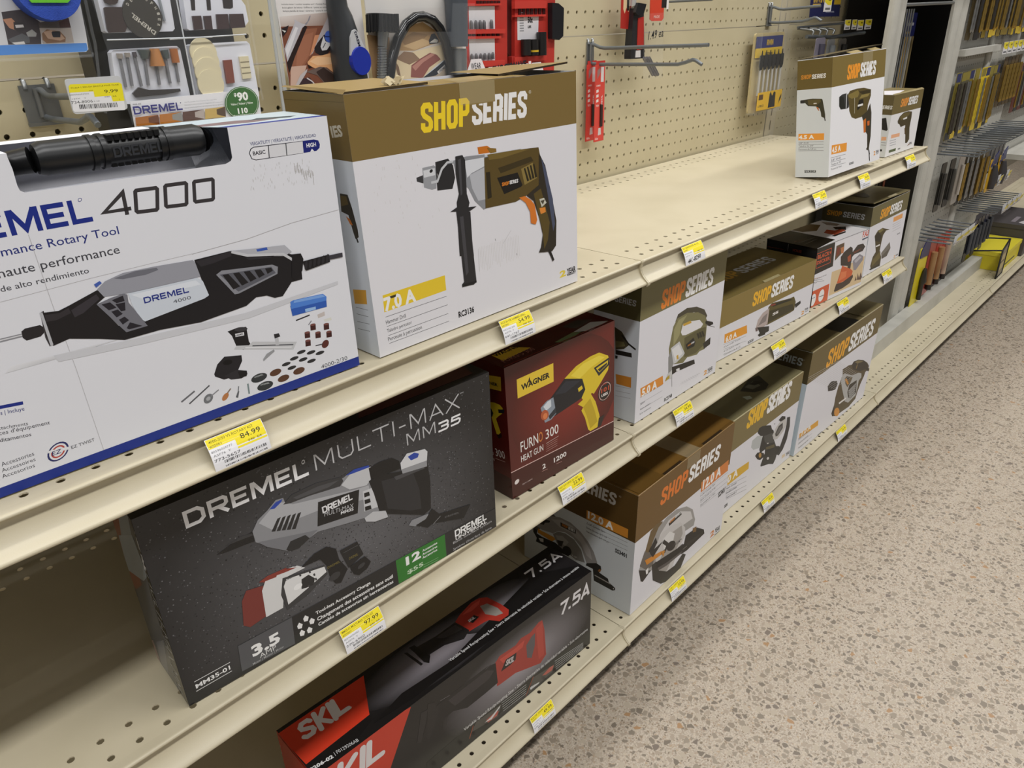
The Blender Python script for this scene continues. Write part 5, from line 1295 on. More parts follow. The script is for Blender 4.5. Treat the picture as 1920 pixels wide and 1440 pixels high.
  ('P','c9c6c4',[(1.49,2.472),(1.99,2.637),(1.994,2.303),(1.675,2.226)]),
  ('P','1c1918',[(6.194,2.533),(7.072,3.002),(7.477,2.937),(7.532,2.645),(7.348,2.303),(8.155,2.18),(8.249,1.909),(8.813,1.701),(8.825,1.505),(8.598,1.334),(6.907,1.321),(6.779,2.318),(6.121,2.29)]),
  ('L','9a948f',.1,[(6.964,1.847),(8.411,1.838)]),
  ('P','8a5a2c',[(7.333,2.618),(7.532,2.645),(7.427,2.345),(7.224,2.357)]),
  ('E','d0ccc8',(8.679,1.568),(.047,.002),(.005,.052)),
  ('T','7-1/4"','c9c6c4',4.809,2.477,.47,.13,0,'k'),
 ],
 'saw.top': [
  ('P','3a2a10',[(1.255,2.049),(3.208,2.055),(3.181,.819),(.923,1.048)]),
  ('L','6f5226',.05,[(1.221,2.025),(3.105,2.041)]),
  ('L','6f5226',.05,[(1.202,1.867),(3.087,1.873)]),
  ('L','6f5226',.05,[(1.184,1.71),(3.07,1.705)]),
  ('L','6f5226',.05,[(1.165,1.554),(3.053,1.538)]),
  ('L','6f5226',.05,[(1.147,1.399),(3.037,1.372)]),
  ('L','6f5226',.05,[(1.129,1.244),(3.02,1.206)]),
  ('L','6f5226',.05,[(1.111,1.09),(3.003,1.041)]),
 ],
 'gri.front': [
  ('B','7d6f47',[6.1,9.05]),
  ('T','SHOP','e8b82e',3.585,7.325,3.456,1.667,0,'k'),
  ('T','SERIES','f0efee',7.121,7.325,4.41,1.667,0,'k'),
  ('T','®','d8d2c0',11.138,8.584,.312,.214,0,'n'),
  ('P','d9ad36',[(1.38,3.859),(5.044,3.562),(5.171,2.76),(1.511,2.81)]),
  ('T','2.0 A','f2f0ec',.582,3.063,2.625,.711,0,'k'),
  ('L','8a8a8c',.03,[(1.339,2.796),(4.958,2.077)]),
  ('L','8a8a8c',.03,[(1.457,2.273),(5.099,1.529)]),
  ('L','8a8a8c',.03,[(1.568,1.782),(5.232,1.014)]),
  ('L','8a8a8c',.03,[(1.663,1.364),(5.345,.575)]),
  ('T','Bench Grinder','55555a',1.324,2.472,1.942,.204,-8.3,'c'),
  ('T','Esmeriladora de banco','55555a',1.435,1.984,1.955,.206,-8.5,'c'),
  ('T','Touret à meuler 6"','55555a',1.554,1.453,1.968,.207,-8.9,'c'),
  ('T','SS','3a3a3c',1.486,.557,.588,.291,0,'k'),
  ('P','d8c5a8',[(12.084,.614),(12.773,.593),(12.614,.956),(11.997,1.017)]),
  ('T','YEAR','55555a',12.867,.473,.834,.386,0,'k'),
  ('P','b9bcbc',[(5.039,4.961),(5.093,5.595),(5.952,5.684),(6.953,5.321),(7.078,4.666),(6.669,4.173),(5.573,4.459)]),
  ('P','2b2a2a',[(5.897,6.101),(6.11,6.403),(6.724,6.343),(7.668,6.016),(8.438,5.71),(8.795,5.144),(9.107,4.946),(9.347,4.572),(9.318,4.036),(9.708,3.591),(10.278,2.784),(11.038,2.449),(11.476,1.899),(11.323,1.322),(10.757,1.649),(10.629,1.206),(10.272,.868),(9.293,1.322),(8.456,1.57),(7.635,1.812),(7.518,2.006),(8.041,3.014),(7.977,3.456),(7.05,3.461),(6.781,3.988),(7.044,5.216),(6.631,5.393),(6.015,5.887)]),
  ('P','4a4a48',[(7.321,5.097),(9.056,4.695),(9.318,4.036),(9.757,3.432),(8.153,3.926),(7.637,4.423)]),
  ('P','5d553a',[(8.052,3.629),(9.904,3.158),(9.952,2.788),(8.203,3.321)]),
  ('P','d8d5d0',[(8.19,4.012),(8.509,3.907),(8.5,3.808),(8.267,3.876)]),
  ('P','c4c1be',[(9.077,4.414),(9.595,5.013),(10.51,5.384),(11.514,5.111),(11.849,4.49),(11.392,3.844),(10.305,3.541),(9.61,3.703)]),
  ('P','3f3d3b',[(9.615,4.321),(10.136,4.924),(10.909,4.947),(11.111,4.31),(10.331,3.878),(9.859,3.941)]),
  ('P','6a6664',[(9.836,4.227),(10.334,4.704),(10.784,4.723),(10.834,4.357),(10.187,4.008)]),
  ('P','2f2e2f',[(11.692,5.177),(12.39,4.963),(12.656,3.876),(12.487,2.528),(11.945,1.69),(11.246,1.357),(10.745,1.691),(11.192,2.381),(11.752,3.552),(11.849,4.49)]),
  ('P','2b2a2a',[(9.918,5.626),(10.51,5.792),(11.273,5.45),(11.362,5.173),(10.422,5.249)]),
  ('P','c0923c',[(6.745,3.462),(7.158,3.515),(7.446,3.145),(6.971,3.087)]),
  ('P','2b2420',[(6.098,3.619),(6.473,3.788),(7.147,3.554),(7.898,3.079),(8.012,2.682),(7.269,2.675),(6.687,3.011)]),
  ('E','b58a44',(7.116,3.226),(.209,.042),(-.205,.297)),
  ('E','c9c6c4',(8.912,2.098),(.212,-.026),(-.128,.178)),
  ('E','1c1a1a',(9.181,5.537),(.077,-.005),(-.019,.062)),
 ],
 'gri.top': [
  ('P','3a382e',[(6.341,2.36),(9.023,2.949),(10.363,2.681),(9.239,1.133),(8.157,.861),(7.008,1.295)]),
  ('P','6a6858',[(7.33,2.421),(8.88,2.482),(8.6,1.564),(7.425,1.706)]),
  ('P','a9b09c',[(5.524,1.663),(6.139,1.301),(5.861,.872),(5.317,1.1)]),
  ('P','2b2a22',[(8.099,2.451),(9.239,2.381),(9.268,1.72),(8.259,1.959)]),
 ],
 'blt.front': [
  ('B','6c5d36',[7.55,10.7]),
  ('T','SHOP','eda828',3.837,7.847,5.043,1.83,0,'k'),
  ('T','SERIES','f0efee',8.995,7.847,6.434,1.83,0,'k'),
  ('T','®','c8c2b0',14.052,9.68,.309,.149,0,'n'),
  ('P','5a4d36',[(8.6,6.151),(10.103,6.075),(11.054,5.825),(11.285,6.044),(12.557,5.878),(14.257,5.272),(15.745,4.465),(16.544,3.804),(16.458,3.442),(15.766,3.367),(15.617,2.948),(14.989,2.228),(14.581,1.429),(14.403,.7),(12.809,.356),(9.301,.638),(8.334,.986),(7.958,1.478),(8.253,2.273),(8.159,3.211),(8.331,4.264),(8.96,5.367)]),
  ('P','3a322a',[(11.054,5.825),(11.443,6.065),(12.971,5.74),(14.755,4.991),(16.272,3.975),(15.963,3.69),(13.982,4.065),(11.557,5.131)]),
  ('P','7d704e',[(11.689,5.908),(12.809,5.719),(14.35,5.088),(12.618,5.407)]),
  ('L','c9a250',.1,[(12.662,5.317),(12.58,4.854)]),
  ('P','3a322c',[(15.378,4.125),(16.969,3.344),(17.058,2.997),(15.889,3.481)]),
  ('P','332d29',[(5.368,5.49),(6.11,5.724),(7.558,5.279),(8.038,4.74),(7.685,4.279),(6.821,4.45),(5.751,4.773)]),
  ('P','b5b4b2',[(8.695,5.24),(9.324,5.461),(11.745,4.388),(13.649,4.027),(14.552,3.635),(14.837,3.067),(14.208,2.901),(14.295,2.008),(14.165,1.187),(12.324,1.016),(11.196,1.604),(9.582,3.657),(8.879,4.658)]),
  ('P','6b5f48',[(9.75,4.718),(10.176,4.865),(12.06,4.088),(11.774,3.619),(11.1,3.253),(10.282,3.929)]),
  ('P','3d352d',[(11.539,3.399),(13.519,3.224),(14.146,1.59),(12.896,1.27),(11.965,1.778),(11.405,2.605)]),
  ('P','b5b4b2',[(11.625,2.678),(13.514,2.877),(13.584,2.736),(11.705,2.51)]),
  ('P','b5b4b2',[(11.802,2.412),(13.556,2.614),(13.626,2.471),(11.882,2.243)]),
  ('P','b5b4b2',[(11.98,2.145),(13.598,2.349),(13.667,2.206),(12.06,1.975)]),
  ('P','b5b4b2',[(12.158,1.876),(13.639,2.083),(13.709,1.94),(12.239,1.706)]),
  ('P','b5b4b2',[(12.338,1.606),(13.681,1.817),(13.752,1.673),(12.419,1.435)]),
  ('P','b5b4b2',[(12.519,1.334),(13.724,1.549),(13.794,1.405),(12.6,1.162)]),
  ('P','3d352d',[(10.02,4.846),(11.163,4.367),(10.872,4.093),(10.329,4.363)]),
  ('P','c98a3c',[(9.812,4.585),(10.323,4.552),(11.269,3.61),(10.928,3.62)]),
  ('E','d08e3c',(9.45,1.043),(.533,.1),(-.603,.62)),
  ('P','2f2824',[(7.958,1.478),(8.253,2.273),(8.739,1.17),(8.334,.986)]),
  ('P','e8e4e0',[(9.463,2.112),(11.344,2.012),(11.473,1.808),(9.667,1.842)]),
  ('P','e0a53c',[(.468,2.238),(4.682,2.036),(4.882,1.36),(.641,1.696)]),
  ('T','7.0 A','f0ece4',.829,1.745,2.255,.556,0,'k'),
  ('L','8a8a8c',.03,[(.417,1.537),(3.473,1.494)]),
  ('L','8a8a8c',.03,[(.608,1.019),(3.684,.961)]),
  ('L','8a8a8c',.03,[(.769,.583),(3.862,.513)]),
  ('T','Belt Sander','55555a',.453,1.606,2.102,.199,0,'c'),
  ('T','Lijadora de banda','55555a',.661,1.039,2.116,.201,0,'c'),
  ('T','Ponceuse à courroie','55555a',.886,.422,2.133,.203,0,'c'),
  ('T','SS3501','3a3a3c',5.27,-.018,1.053,.163,0,'k'),
  ('L','a8a4a0',.08,[(10.202,-.269),(11.026,-.049)]),
  ('L','cfccc9',.03,[(-.326,8.298),(6.971,7.637)]),
  ('L','cfccc9',.03,[(.189,8.035),(7.431,7.384)]),
  ('L','cfccc9',.03,[(.711,7.768),(7.896,7.127)]),
  ('L','cfccc9',.03,[(1.239,7.497),(8.366,6.868)]),
  ('L','cfccc9',.03,[(1.774,7.223),(8.841,6.606)]),
  ('L','cfccc9',.03,[(2.316,6.946),(9.322,6.341)]),
  ('L','cfccc9',.03,[(2.865,6.665),(9.807,6.073)]),
  ('L','cfccc9',.03,[(3.421,6.38),(10.298,5.802)]),
  ('L','cfccc9',.03,[(3.984,6.092),(10.795,5.528)]),
  ('L','cfccc9',.03,[(4.555,5.8),(11.296,5.251)]),
  ('L','cfccc9',.03,[(5.133,5.504),(11.804,4.971)]),
  ('L','cfccc9',.03,[(5.72,5.204),(12.317,4.688)]),
  ('L','cfccc9',.03,[(6.314,4.899),(12.837,4.401)]),
  ('L','cfccc9',.03,[(6.916,4.591),(13.362,4.111)]),
 ],
 'blt.left': [
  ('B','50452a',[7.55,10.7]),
  ('T','ERIES','aab2b4',4.804,9.202,2.46,.733,0,'k'),
  ('T','®','9a9a90',7.239,9.787,.166,.107,0,'n'),
 ],
 'blt.top': [
  ('P','0d0b08',[(6.117,2.271),(10.565,2.113),(10.81,-.07),(5.91,-.021)]),
  ('P','c08a30',[(2.736,1.528),(3.483,1.412),(3.298,.617),(2.714,.677),(2.394,1.176)]),
  ('T','SHOP','c08a30',.85,1.752,1.875,.624,-18.6,'k'),
  ('T','SERIES','a8a698',13.249,1.786,1.595,.86,-75.6,'k'),
 ],
 'dr4.front': [
  ('B','7f6c38',[6.55,8.64]),
  ('T','SHOP','f09a30',2.399,6.88,2.161,1.018,0,'k'),
  ('T','SERIES','f0efee',4.61,6.88,2.757,1.018,0,'k'),
  ('P','3a3a38',[(1.245,5.745),(1.735,5.891),(2.5,5.901),(2.923,5.578),(2.938,4.836),(2.621,4.756),(1.587,4.812),(1.309,5.067)]),
  ('P','26261f',[(1.266,5.519),(1.493,5.776),(2.011,5.668),(2.359,4.784),(1.582,4.869),(1.309,5.067)]),
  ('L','d8d8d8',.1,[(2.468,5.961),(2.495,4.712)]),
  ('P','5e5028',[(2.583,5.724),(3.004,6.022),(4.181,6.082),(5.401,6.027),(6.678,5.793),(6.714,5.319),(6.271,4.656),(6.209,4.068),(5.401,3.863),(4.178,3.828),(3.487,4.025),(3.035,4.538),(2.894,5.24)]),
  ('P','85743c',[(2.773,5.762),(4.33,5.954),(4.622,5.755),(4.392,5.432),(3.332,5.423),(2.857,5.584)]),
  ('P','3c3318',[(4.479,5.826),(6.536,5.806),(6.639,5.562),(5.188,5.556)]),
  ('P','8f7e44',[(5.054,5.54),(6.505,5.516),(6.184,5.313),(4.679,5.288)]),
  ('L','d8d4c0',.04,[(3.859,5.428),(3.967,4.261)]),
  ('P','221d10',[(4.625,5.178),(5.367,5.219),(5.482,4.856),(4.512,4.434),(4.361,4.567)]),
  ('P','e8e6e0',[(4.462,4.846),(5.343,4.871),(5.362,4.722),(4.48,4.699)]),
  ('P','3c3526',[(5.254,3.939),(6.193,4.189),(6.682,4.731),(6.997,3.98),(7.077,2.881),(7.106,2.143),(6.972,1.544),(6.893,1.058),(6.751,1.047),(6.374,1.194),(6.567,1.352),(6.435,2.353),(5.964,2.717),(6.067,3.006),(5.587,3.484)]),
  ('P','c9702a',[(5.58,3.545),(6.051,3.668),(6.123,2.576),(5.774,2.56)]),
  ('P','d06a2a',[(6.297,3.4),(6.72,3.41),(6.741,3.044),(6.403,3.025)]),
  ('L','1f1c1a',.16,[(6.893,1.058),(7.092,.655)]),
  ('P','eb9c3a',[(.362,2.337),(2.891,2.193),(2.893,1.539),(.359,1.642)]),
  ('T','4.5 A','f4f2ee',.449,1.744,1.442,.418,0,'k'),
  ('L','a0a0a4',.04,[(.281,1.399),(2.744,1.331)]),
  ('L','a0a0a4',.04,[(.309,1.073),(2.779,.996)]),
  ('L','a0a0a4',.04,[(.337,.746),(2.814,.66)]),
  ('T','3/8" Drill','4a4a4e',.364,1.119,1.542,.16,0,'c'),
  ('T','Taladro de 3/8"','4a4a4e',.391,.795,1.632,.163,0,'c'),
  ('T','Perceuse de 10mm','4a4a4e',.42,.443,1.729,.167,0,'c'),
  ('T','SS3003','2a2a2c',3.447,.38,.79,.175,0,'k'),
  ('T','2','e0a050',7.877,.486,.34,.34,0,'k'),
  ('T','YEAR','2a2a2c',8.261,.599,.593,.221,0,'k'),
  ('L','1f1c1a',.14,[(6.923,1.063),(7.162,.151)]),
  ('T','WTY','2a2a2c',8.368,.47,.446,.078,0,'k'),
 ],
 'dr4.left': [
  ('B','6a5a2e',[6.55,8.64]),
  ('T','SHOP','d08a30',.288,7.302,.849,.297,0,'ki'),
  ('T','SERIES','e8e6e2',1.16,7.274,1.119,.303,0,'ki'),
  ('P','3a3828',[(.31,5.805),(.657,5.82),(.908,5.842),(1.281,5.861),(2.021,5.798),(2.087,5.666),(2.196,5.186),(2.308,4.676),(2.331,4.394),(2.195,4.429),(2.008,4.524),(1.966,4.808),(1.864,5.095),(1.549,5.283),(.923,5.35),(.664,5.594),(.348,5.586)]),
  ('P','5d5330',[(.878,5.805),(1.9,5.773),(1.937,5.593),(1.547,5.339),(.952,5.433)]),
  ('P','c0682c',[(1.582,5.224),(1.749,5.214),(1.839,4.928),(1.744,4.989)]),
  ('P','e0ddd8',[(1.367,5.53),(1.614,5.536),(1.616,5.475),(1.369,5.463)]),
  ('L','2a2622',.08,[(2.269,4.425),(2.339,4.196)]),
  ('P','2a2a28',[(.279,5.773),(.633,5.794),(.64,5.567),(.297,5.578)]),
  ('P','eb9c3a',[(.202,3.331),(2.288,3.29),(2.288,2.803),(.195,2.844)]),
  ('T','4.5 A','f4f2ee',.226,2.921,1.267,.29,0,'k'),
  ('L','8a8a8e',.03,[(.218,2.707),(2.263,2.666)]),
  ('L','8a8a8e',.03,[(.224,2.506),(2.27,2.47)]),
  ('L','8a8a8e',.03,[(.23,2.28),(2.279,2.25)]),
  ('L','8a8a8e',.03,[(.236,2.03),(2.288,2.006)]),
  ('T','3/8" Drill','5a5a5e',.235,2.564,.806,.114,0,'c'),
  ('T','Taladro de 3/8"','5a5a5e',.241,2.335,1.221,.12,0,'c'),
  ('T','Perceuse de 3/8 po','5a5a5e',.247,2.096,1.444,.122,0,'c'),
  ('T','SS3003','1c1c1e',.767,.347,.966,.191,0,'k'),
 ],
 'dr3.front': [
  ('B','75663c',[3.62,5.27]),
  ('T','SHOP','f09a40',1.775,4.125,1.791,.678,0,'k'),
  ('T','SERIES','f0efee',3.607,4.125,2.285,.678,0,'k'),
  ('P','4a4026',[(1.707,2.94),(2.049,3.305),(2.85,3.56),(3.961,3.59),(4.942,3.465),(5.047,2.942),(5.005,2.05),(5.449,.949),(5.01,.648),(4.557,.703),(4.206,1.514),(3.969,1.61),(3.787,2.387),(2.686,2.333),(2.279,2.613),(1.861,2.724)]),
  ('P','6b5d34',[(2.081,3.235),(3.062,3.507),(4.596,3.463),(4.335,3.217),(2.599,2.916)]),
  ('P','e8e6e0',[(2.944,3.049),(3.905,3.123),(3.932,2.951),(3.06,2.923)]),
  ('P','5a4420',[(3.725,2.119),(4.091,2.148),(4.333,1.569),(4.027,1.569)]),
  ('P','efb48c',[(.742,1.874),(2.741,1.817),(2.794,1.503),(.757,1.556)]),
  ('L','a8a8b0',.05,[(.576,1.355),(2.039,1.331)]),
  ('L','a8a8b0',.05,[(.67,1.141),(2.138,1.113)]),
  ('L','a8a8b0',.05,[(.765,.925),(2.237,.895)]),
  ('P','4a5a34',[(.763,.516),(2.411,.514),(2.429,.268),(.83,.281)]),
  ('T','SS','3a3a3c',2.924,.291,.62,.12,0,'k'),
  ('P','8a6a5a',[(5.156,.346),(5.634,.572),(5.813,.408)]),
  ('T','YR','2a2a2c',5.611,.424,.728,.2,0,'k'),
 ],
 'dr3.left': [
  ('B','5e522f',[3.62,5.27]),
  ('T','SERIES','dcdad4',1.967,4.095,1.012,.298,0,'ki'),
  ('P','1f1e1a',[(2.232,3.298),(2.585,3.384),(2.881,2.382),(2.799,2.277),(2.385,2.348)]),
  ('P','e8b088',[(2.447,1.751),(2.868,1.769),(2.898,1.463),(2.467,1.416)]),
  ('L','a0a0a8',.05,[(2.494,1.25),(2.898,1.254)]),
  ('L','a0a0a8',.05,[(2.526,1.049),(2.931,1.055)]),
  ('P','2a2a2c',[(2.484,.672),(2.668,.674),(2.682,.498),(2.514,.483)]),
 ],
 'dr3.top': [
  ('P','dcd8dc',[(3.46,2.21),(4.741,.908),(.269,.01),(-.251,.779)]),
 ],
 'kit.label': [
  ('D','DREMEL','26257a',.11,.572,2.138,.326),
  ('T','709-02','4a4a50',.134,.954,.359,.049,0,'b'),
  ('E','4a4a70',(2.192,.869),(.028,.001),(.006,.025)),
  ('T','All Purpose Accessory Storage Kit','8a8a90',2.37,.856,1.522,.04,0,'n'),
  ('T','Nécessaire universel pour le rangement des accessoires','8a8a90',2.35,.729,1.804,.04,0,'c'),
  ('T','Kit de almacenamiento de accesorios de uso general','8a8a90',2.336,.612,1.821,.04,0,'c'),
  ('P','a8661f',[(.116,.462),(1.114,.475),(1.076,.077),(.079,.119)]),
  ('P','6b3a18',[(.66,.4),(1.114,.475),(1.076,.077),(.64,.203)]),
  ('P','b5722a',[(1.156,.481),(2.16,.488),(2.112,.099),(1.103,.09)]),
  ('P','8f8f8c',[(1.706,.415),(2.16,.488),(2.112,.099),(1.682,.222)]),
  ('P','5a3d33',[(2.196,.491),(3.193,.507),(3.149,.094),(2.135,.103)]),
  ('P','b5aaa4',[(2.746,.428),(3.193,.507),(3.149,.094),(2.723,.223)]),
  ('P','c9ab62',[(3.242,.513),(4.226,.53),(4.171,.093),(3.167,.092)]),
  ('P','55402c',[(3.789,.449),(4.226,.53),(4.171,.093),(3.761,.232)]),
  ('E','2c6b1f',(5.1,.607),(.861,-.023),(.071,.726)),
  ('E','e4eae0',(5.1,.607),(.812,-.022),(.068,.692)),
  ('E','2a661e',(5.1,.607),(.796,-.02),(.065,.676)),
  ('T','90','f2f4f0',4.9,.729,.556,.356,0,'k'),
  ('T','$','f2f4f0',4.761,.927,.118,.147,0,'k'),
  ('T','Value | Valeur | Value','e6ece2',4.526,.547,1.111,.096,0,'b'),
  ('T','110','f2f4f0',4.811,.168,.506,.233,0,'k'),
  ('T','Accessories','e6ece2',4.517,.075,1.097,.052,0,'b'),
 ],
 'pad.card': [
  ('P','4d8ad6',[(0,0),(2.988,-.005),(3.098,.027),(3.136,.123),(3.134,.305),(-.031,.342)]),
  ('P','4d8ad6',[(-1.714,-.074),(0,0),(.013,.34),(-1.594,.315)]),
  ('P','3a3033',[(.469,1.443),(1.178,1.524),(1.67,1.087),(1.502,.329),(.379,.349)]),
  ('P','c08a6a',[(.441,1.2),(.739,1.24),(.848,1.081),(1.01,.942),(.793,.812),(.575,.908)]),
  ('P','2c2426',[(.766,1.105),(1.129,1.121),(1.132,.894),(.885,.741),(.717,.859)]),
  ('P','d8d4d4',[(.792,1.004),(1.065,1.013),(1.076,.918),(.796,.902)]),
  ('P','5d5d60',[(.42,.529),(.945,.717),(1.155,.573),(1.125,.39),(.544,.342)]),
  ('P','a9a8a6',[(1.087,.735),(1.323,.843),(1.445,.702),(1.389,.589),(1.116,.597)]),
  ('P','e0dcd8',[(.52,.412),(.934,.443),(.953,.35),(.612,.344)]),
  ('P','5f5650',[(1.594,1.066),(2.705,1.231),(2.715,.867),(1.605,.859)]),
  ('P','4a2a26',[(2.325,1.074),(2.723,1.207),(2.708,.867),(2.319,.877)]),
  ('P','b9aea6',[(1.589,.883),(2.712,.855),(2.681,.333),(1.552,.339)]),
  ('P','8f6a4c',[(1.629,.697),(1.831,.83),(2.283,.749),(2.429,.532),(2.372,.368),(1.695,.346),(1.588,.466)]),
  ('P','c9a68c',[(1.689,.742),(1.965,.804),(2.27,.702),(2.392,.486),(2.193,.422),(1.787,.506)]),
  ('P','211d20',[(1.999,.756),(2.283,.749),(2.237,.538),(1.988,.546)]),
  ('P','1f1d28',[(1.969,.734),(2.288,.678),(2.225,.539),(1.971,.57)]),
 ],
 'eng.card': [
  ('T','Includes letter / number template and 1 Carbide Point','3a3638',.191,3.745,2.597,.071,0,'c'),
  ('T','Inclut gabarit de lettres / chiffres et 1 pointe au carbure','3a3638',.2,3.598,2.652,.077,0,'c'),
  ('T','Incluye plantilla de letras / números y 1 punta de carburo','3a3638',.21,3.45,2.707,.082,0,'c'),
  ('G',['d8d0cc','b9a8a0','8a6858','b5a59c'],[(-.028,3.247),(3.019,3.413),(3.102,2.676),(-.035,2.724)]),
  ('P','7a4a38',[(-.037,2.812),(3.001,2.802),(2.933,-.219),(-.038,.003)]),
  ('P','935f48',[(.635,2.648),(2.026,2.703),(1.229,1.261),(.299,.384),(.054,.71)]),
  ('P','a06a52',[(.876,2.313),(1.761,2.528),(1.349,1.503),(.382,.628)]),
  ('P','c8a898',[(.185,1.009),(1.109,1.019),(.532,-.04),(-.019,.001)]),
  ('P','2a1d1c',[(-.005,1.202),(1.275,2.841),(1.455,2.777),(.487,1.421),(.054,.71)]),
  ('P','b9b6bc',[(-.018,1.836),(.768,2.97),(.758,3.118),(1.139,2.933),(1.394,2.868),(1.14,2.725),(.935,2.431),(.038,1.23)]),
  ('P','d8d6da',[(.032,1.804),(.774,2.793),(.913,2.73),(.076,1.441)]),
  ('P','8a8890',[(1.389,2.838),(1.622,3.073),(1.735,3.28),(1.653,3.251),(1.497,3.015),(1.323,2.899)]),
  ('P','2c2224',[(-.017,2.724),(.413,2.86),(.248,2.57),(-.016,2.341)]),
  ('P','cfcfc8',[(-.026,2.68),(.22,2.615),(.133,2.543)]),
  ('P','b0a8ac',[(2.092,2.396),(2.898,3.415),(3.099,3.412),(3.031,2.74),(2.449,2.386),(1.912,2.034),(1.554,1.555),(1.339,1.441),(1.776,2.162)]),
  ('P','2b2426',[(1.675,1.797),(2.096,2.182),(2.369,2.388),(2.901,2.434),(2.8,1.814),(2.376,1.455),(1.971,1.443),(1.716,1.579)]),
  ('P','d8d6d8',[(2.059,1.843),(2.319,2.328),(2.398,2.079),(2.744,1.973),(2.411,1.673),(2.127,1.654)]),
  ('E','4a68c0',(2.634,2.287),(.242,-.008),(.025,.277)),
  ('P','24306a',[(2.359,2.327),(2.86,2.311),(2.85,2.25),(2.369,2.265)]),
  ('P','3a3a44',[(2.167,1.777),(2.368,2.018),(2.405,2.001),(2.204,1.76)]),
  ('P','dfa878',[(1.174,1.171),(1.533,1.432),(2.09,1.437),(2.841,1.56),(2.941,.37),(2.277,.86),(1.629,.834),(1.186,1.015)]),
  ('P','e8bd92',[(1.296,1.196),(1.803,1.388),(2.597,1.319),(2.627,1),(1.734,.985)]),
  ('P','c98a66',[(1.813,2.374),(2.092,2.396),(1.615,1.676),(1.333,1.411)]),
  ('P','2c1a18',[(1.158,1.079),(1.443,.907),(1.198,.859)]),
  ('P','6a5a54',[(1.016,.713),(1.634,.865),(1.882,.914),(2.197,.864),(2.936,.337),(2.927,.012),(2.06,.041),(1.655,.516)]),
  ('P','3a2c28',[(1.602,.678),(2.076,.871),(2.911,.307),(2.885,.015),(2.106,.07),(1.729,.48)]),
  ('P','b9b2b4',[(.189,-.014),(.643,.58),(1.12,.863),(1.055,.711),(.434,.062)]),
  ('P','3b2a30',[(.39,.034),(.768,.416),(1.167,.452),(1.427,.118),(1.326,-.003),(.62,.017)]),
  ('L','c9c2c4',.06,[(1.006,.431),(1.291,.254),(1.489,.017)]),
 ],
 'flx.card': [
  ('G',['d6d2ce','d6d2ce','b9a894','9a8468'],[(-.122,3.522),(6.895,3.624),(6.565,-.452),(-.104,-.094)]),
  ('P','b08f6a',[(-.203,2.351),(1.293,2.175),(1.155,.024),(-.09,.006)]),
  ('P','a8885e',[(1.627,1.898),(2.765,2.732),(3.749,2.879),(4.602,2.45),(5.157,1.84),(4.118,1.669),(3.001,1.437),(1.95,1.482)]),
  ('P','8f7250',[(2.016,2.018),(3.013,2.39),(4.075,2.223),(3.65,1.962),(2.361,1.736)]),
  ('P','c4a67c',[(2.167,1.71),(3.657,2.031),(4.434,1.796),(3.005,1.472)]),
  ('P','d9c7a4',[(1.564,1.026),(2.998,1.403),(5.037,1.669),(5.226,.913),(3.841,-.013),(1.389,.008)]),
  ('P','8a6f58',[(1.619,1.091),(2.229,1.436),(2.893,1.339),(3.343,.971),(2.531,.735),(2.069,.898)]),
  ('P','7a5f48',[(1.517,1.028),(1.756,.675),(1.865,.011),(1.68,.058),(1.522,.688)]),
  ('P','8a4f48',[(2.551,.071),(2.672,.693),(3.347,1.006),(4.128,1.284),(4.626,1.156),(4.911,.893),(3.998,.514),(3.435,-.022)]),
  ('P','b57f72',[(2.713,.621),(3.442,.966),(4.226,1.245),(4.472,1.163),(3.522,.787),(2.933,.399)]),
  ('P','1b2230',[(3.435,-.022),(4.299,.461),(5.275,.875),(5.344,.474),(4.465,.055)]),
  ('P','c9cdd4',[(3.488,.01),(4.409,.526),(5.115,.847),(5.136,.792),(4.398,.419)]),
  ('P','e0dcd8',[(4.562,.248),(5.308,.657),(5.338,.528),(4.679,.114)]),
  ('T','DREMEL','3a3e4a',4.738,.183,.645,.118,27,'b'),
  ('P','2a2a30',[(4.093,1.913),(4.329,2.25),(4.584,2.278),(4.855,1.921),(4.787,1.748),(4.125,1.738)]),
  ('P','c9c6c0',[(4.132,1.807),(4.557,2.001),(4.804,1.923),(4.739,1.785)]),
 ],
 't9.card': [
  ('P','eae9eb',[(.089,.968),(.146,1.031),(1.88,.977),(1.952,.916),(1.872,.024),(1.832,-.015),(.048,.077),(.011,.141)]),
  ('P','f0e22c',[(.076,.969),(.146,1.031),(1.88,.977),(1.958,.916),(1.917,.318),(1.483,.327),(1.465,.537),(.874,.544),(.882,.734),(.044,.753)]),
  ('T','PC364-1 BRUSH BRISTLE PWR CLNR','7a701c',.14,.879,1.713,.055,0,'n'),
  ('T','9.99','3a3612',1.263,.642,.498,.121,0,'n'),
  ('T','080596652935','8a8a8c',.023,.649,.682,.046,0,'n'),
  ('T','13FX   Y','8a8a8c',.079,.507,.494,.048,0,'n'),
  ('T','030   EA','7a701c',1.226,.491,.442,.044,0,'n'),
  ('T','734-8006','4a4a4c',.02,.361,.748,.098,0,'n'),
  ('T','X CD','8a8a8c',.799,.365,.224,.055,0,'n'),
  ('T','400','7a701c',.727,.754,.146,.035,0,'n'),
  ('T','2','7a701c',1.723,.359,.043,.053,0,'n'),
  ('P','2a2a2c',[(.261,.322),(.293,.32),(.284,.165),(.251,.165)]),
  ('P','2a2a2c',[(.315,.321),(.347,.318),(.338,.163),(.305,.163)]),
  ('P','2a2a2c',[(.369,.319),(.401,.316),(.393,.161),(.36,.161)]),
  ('P','2a2a2c',[(.432,.317),(.464,.314),(.455,.158),(.422,.159)]),
  ('P','2a2a2c',[(.494,.315),(.508,.314),(.499,.158),(.485,.156)]),
  ('P','2a2a2c',[(.53,.314),(.543,.312),(.535,.157),(.521,.155)]),
  ('P','2a2a2c',[(.574,.312),(.587,.311),(.579,.155),(.565,.154)]),
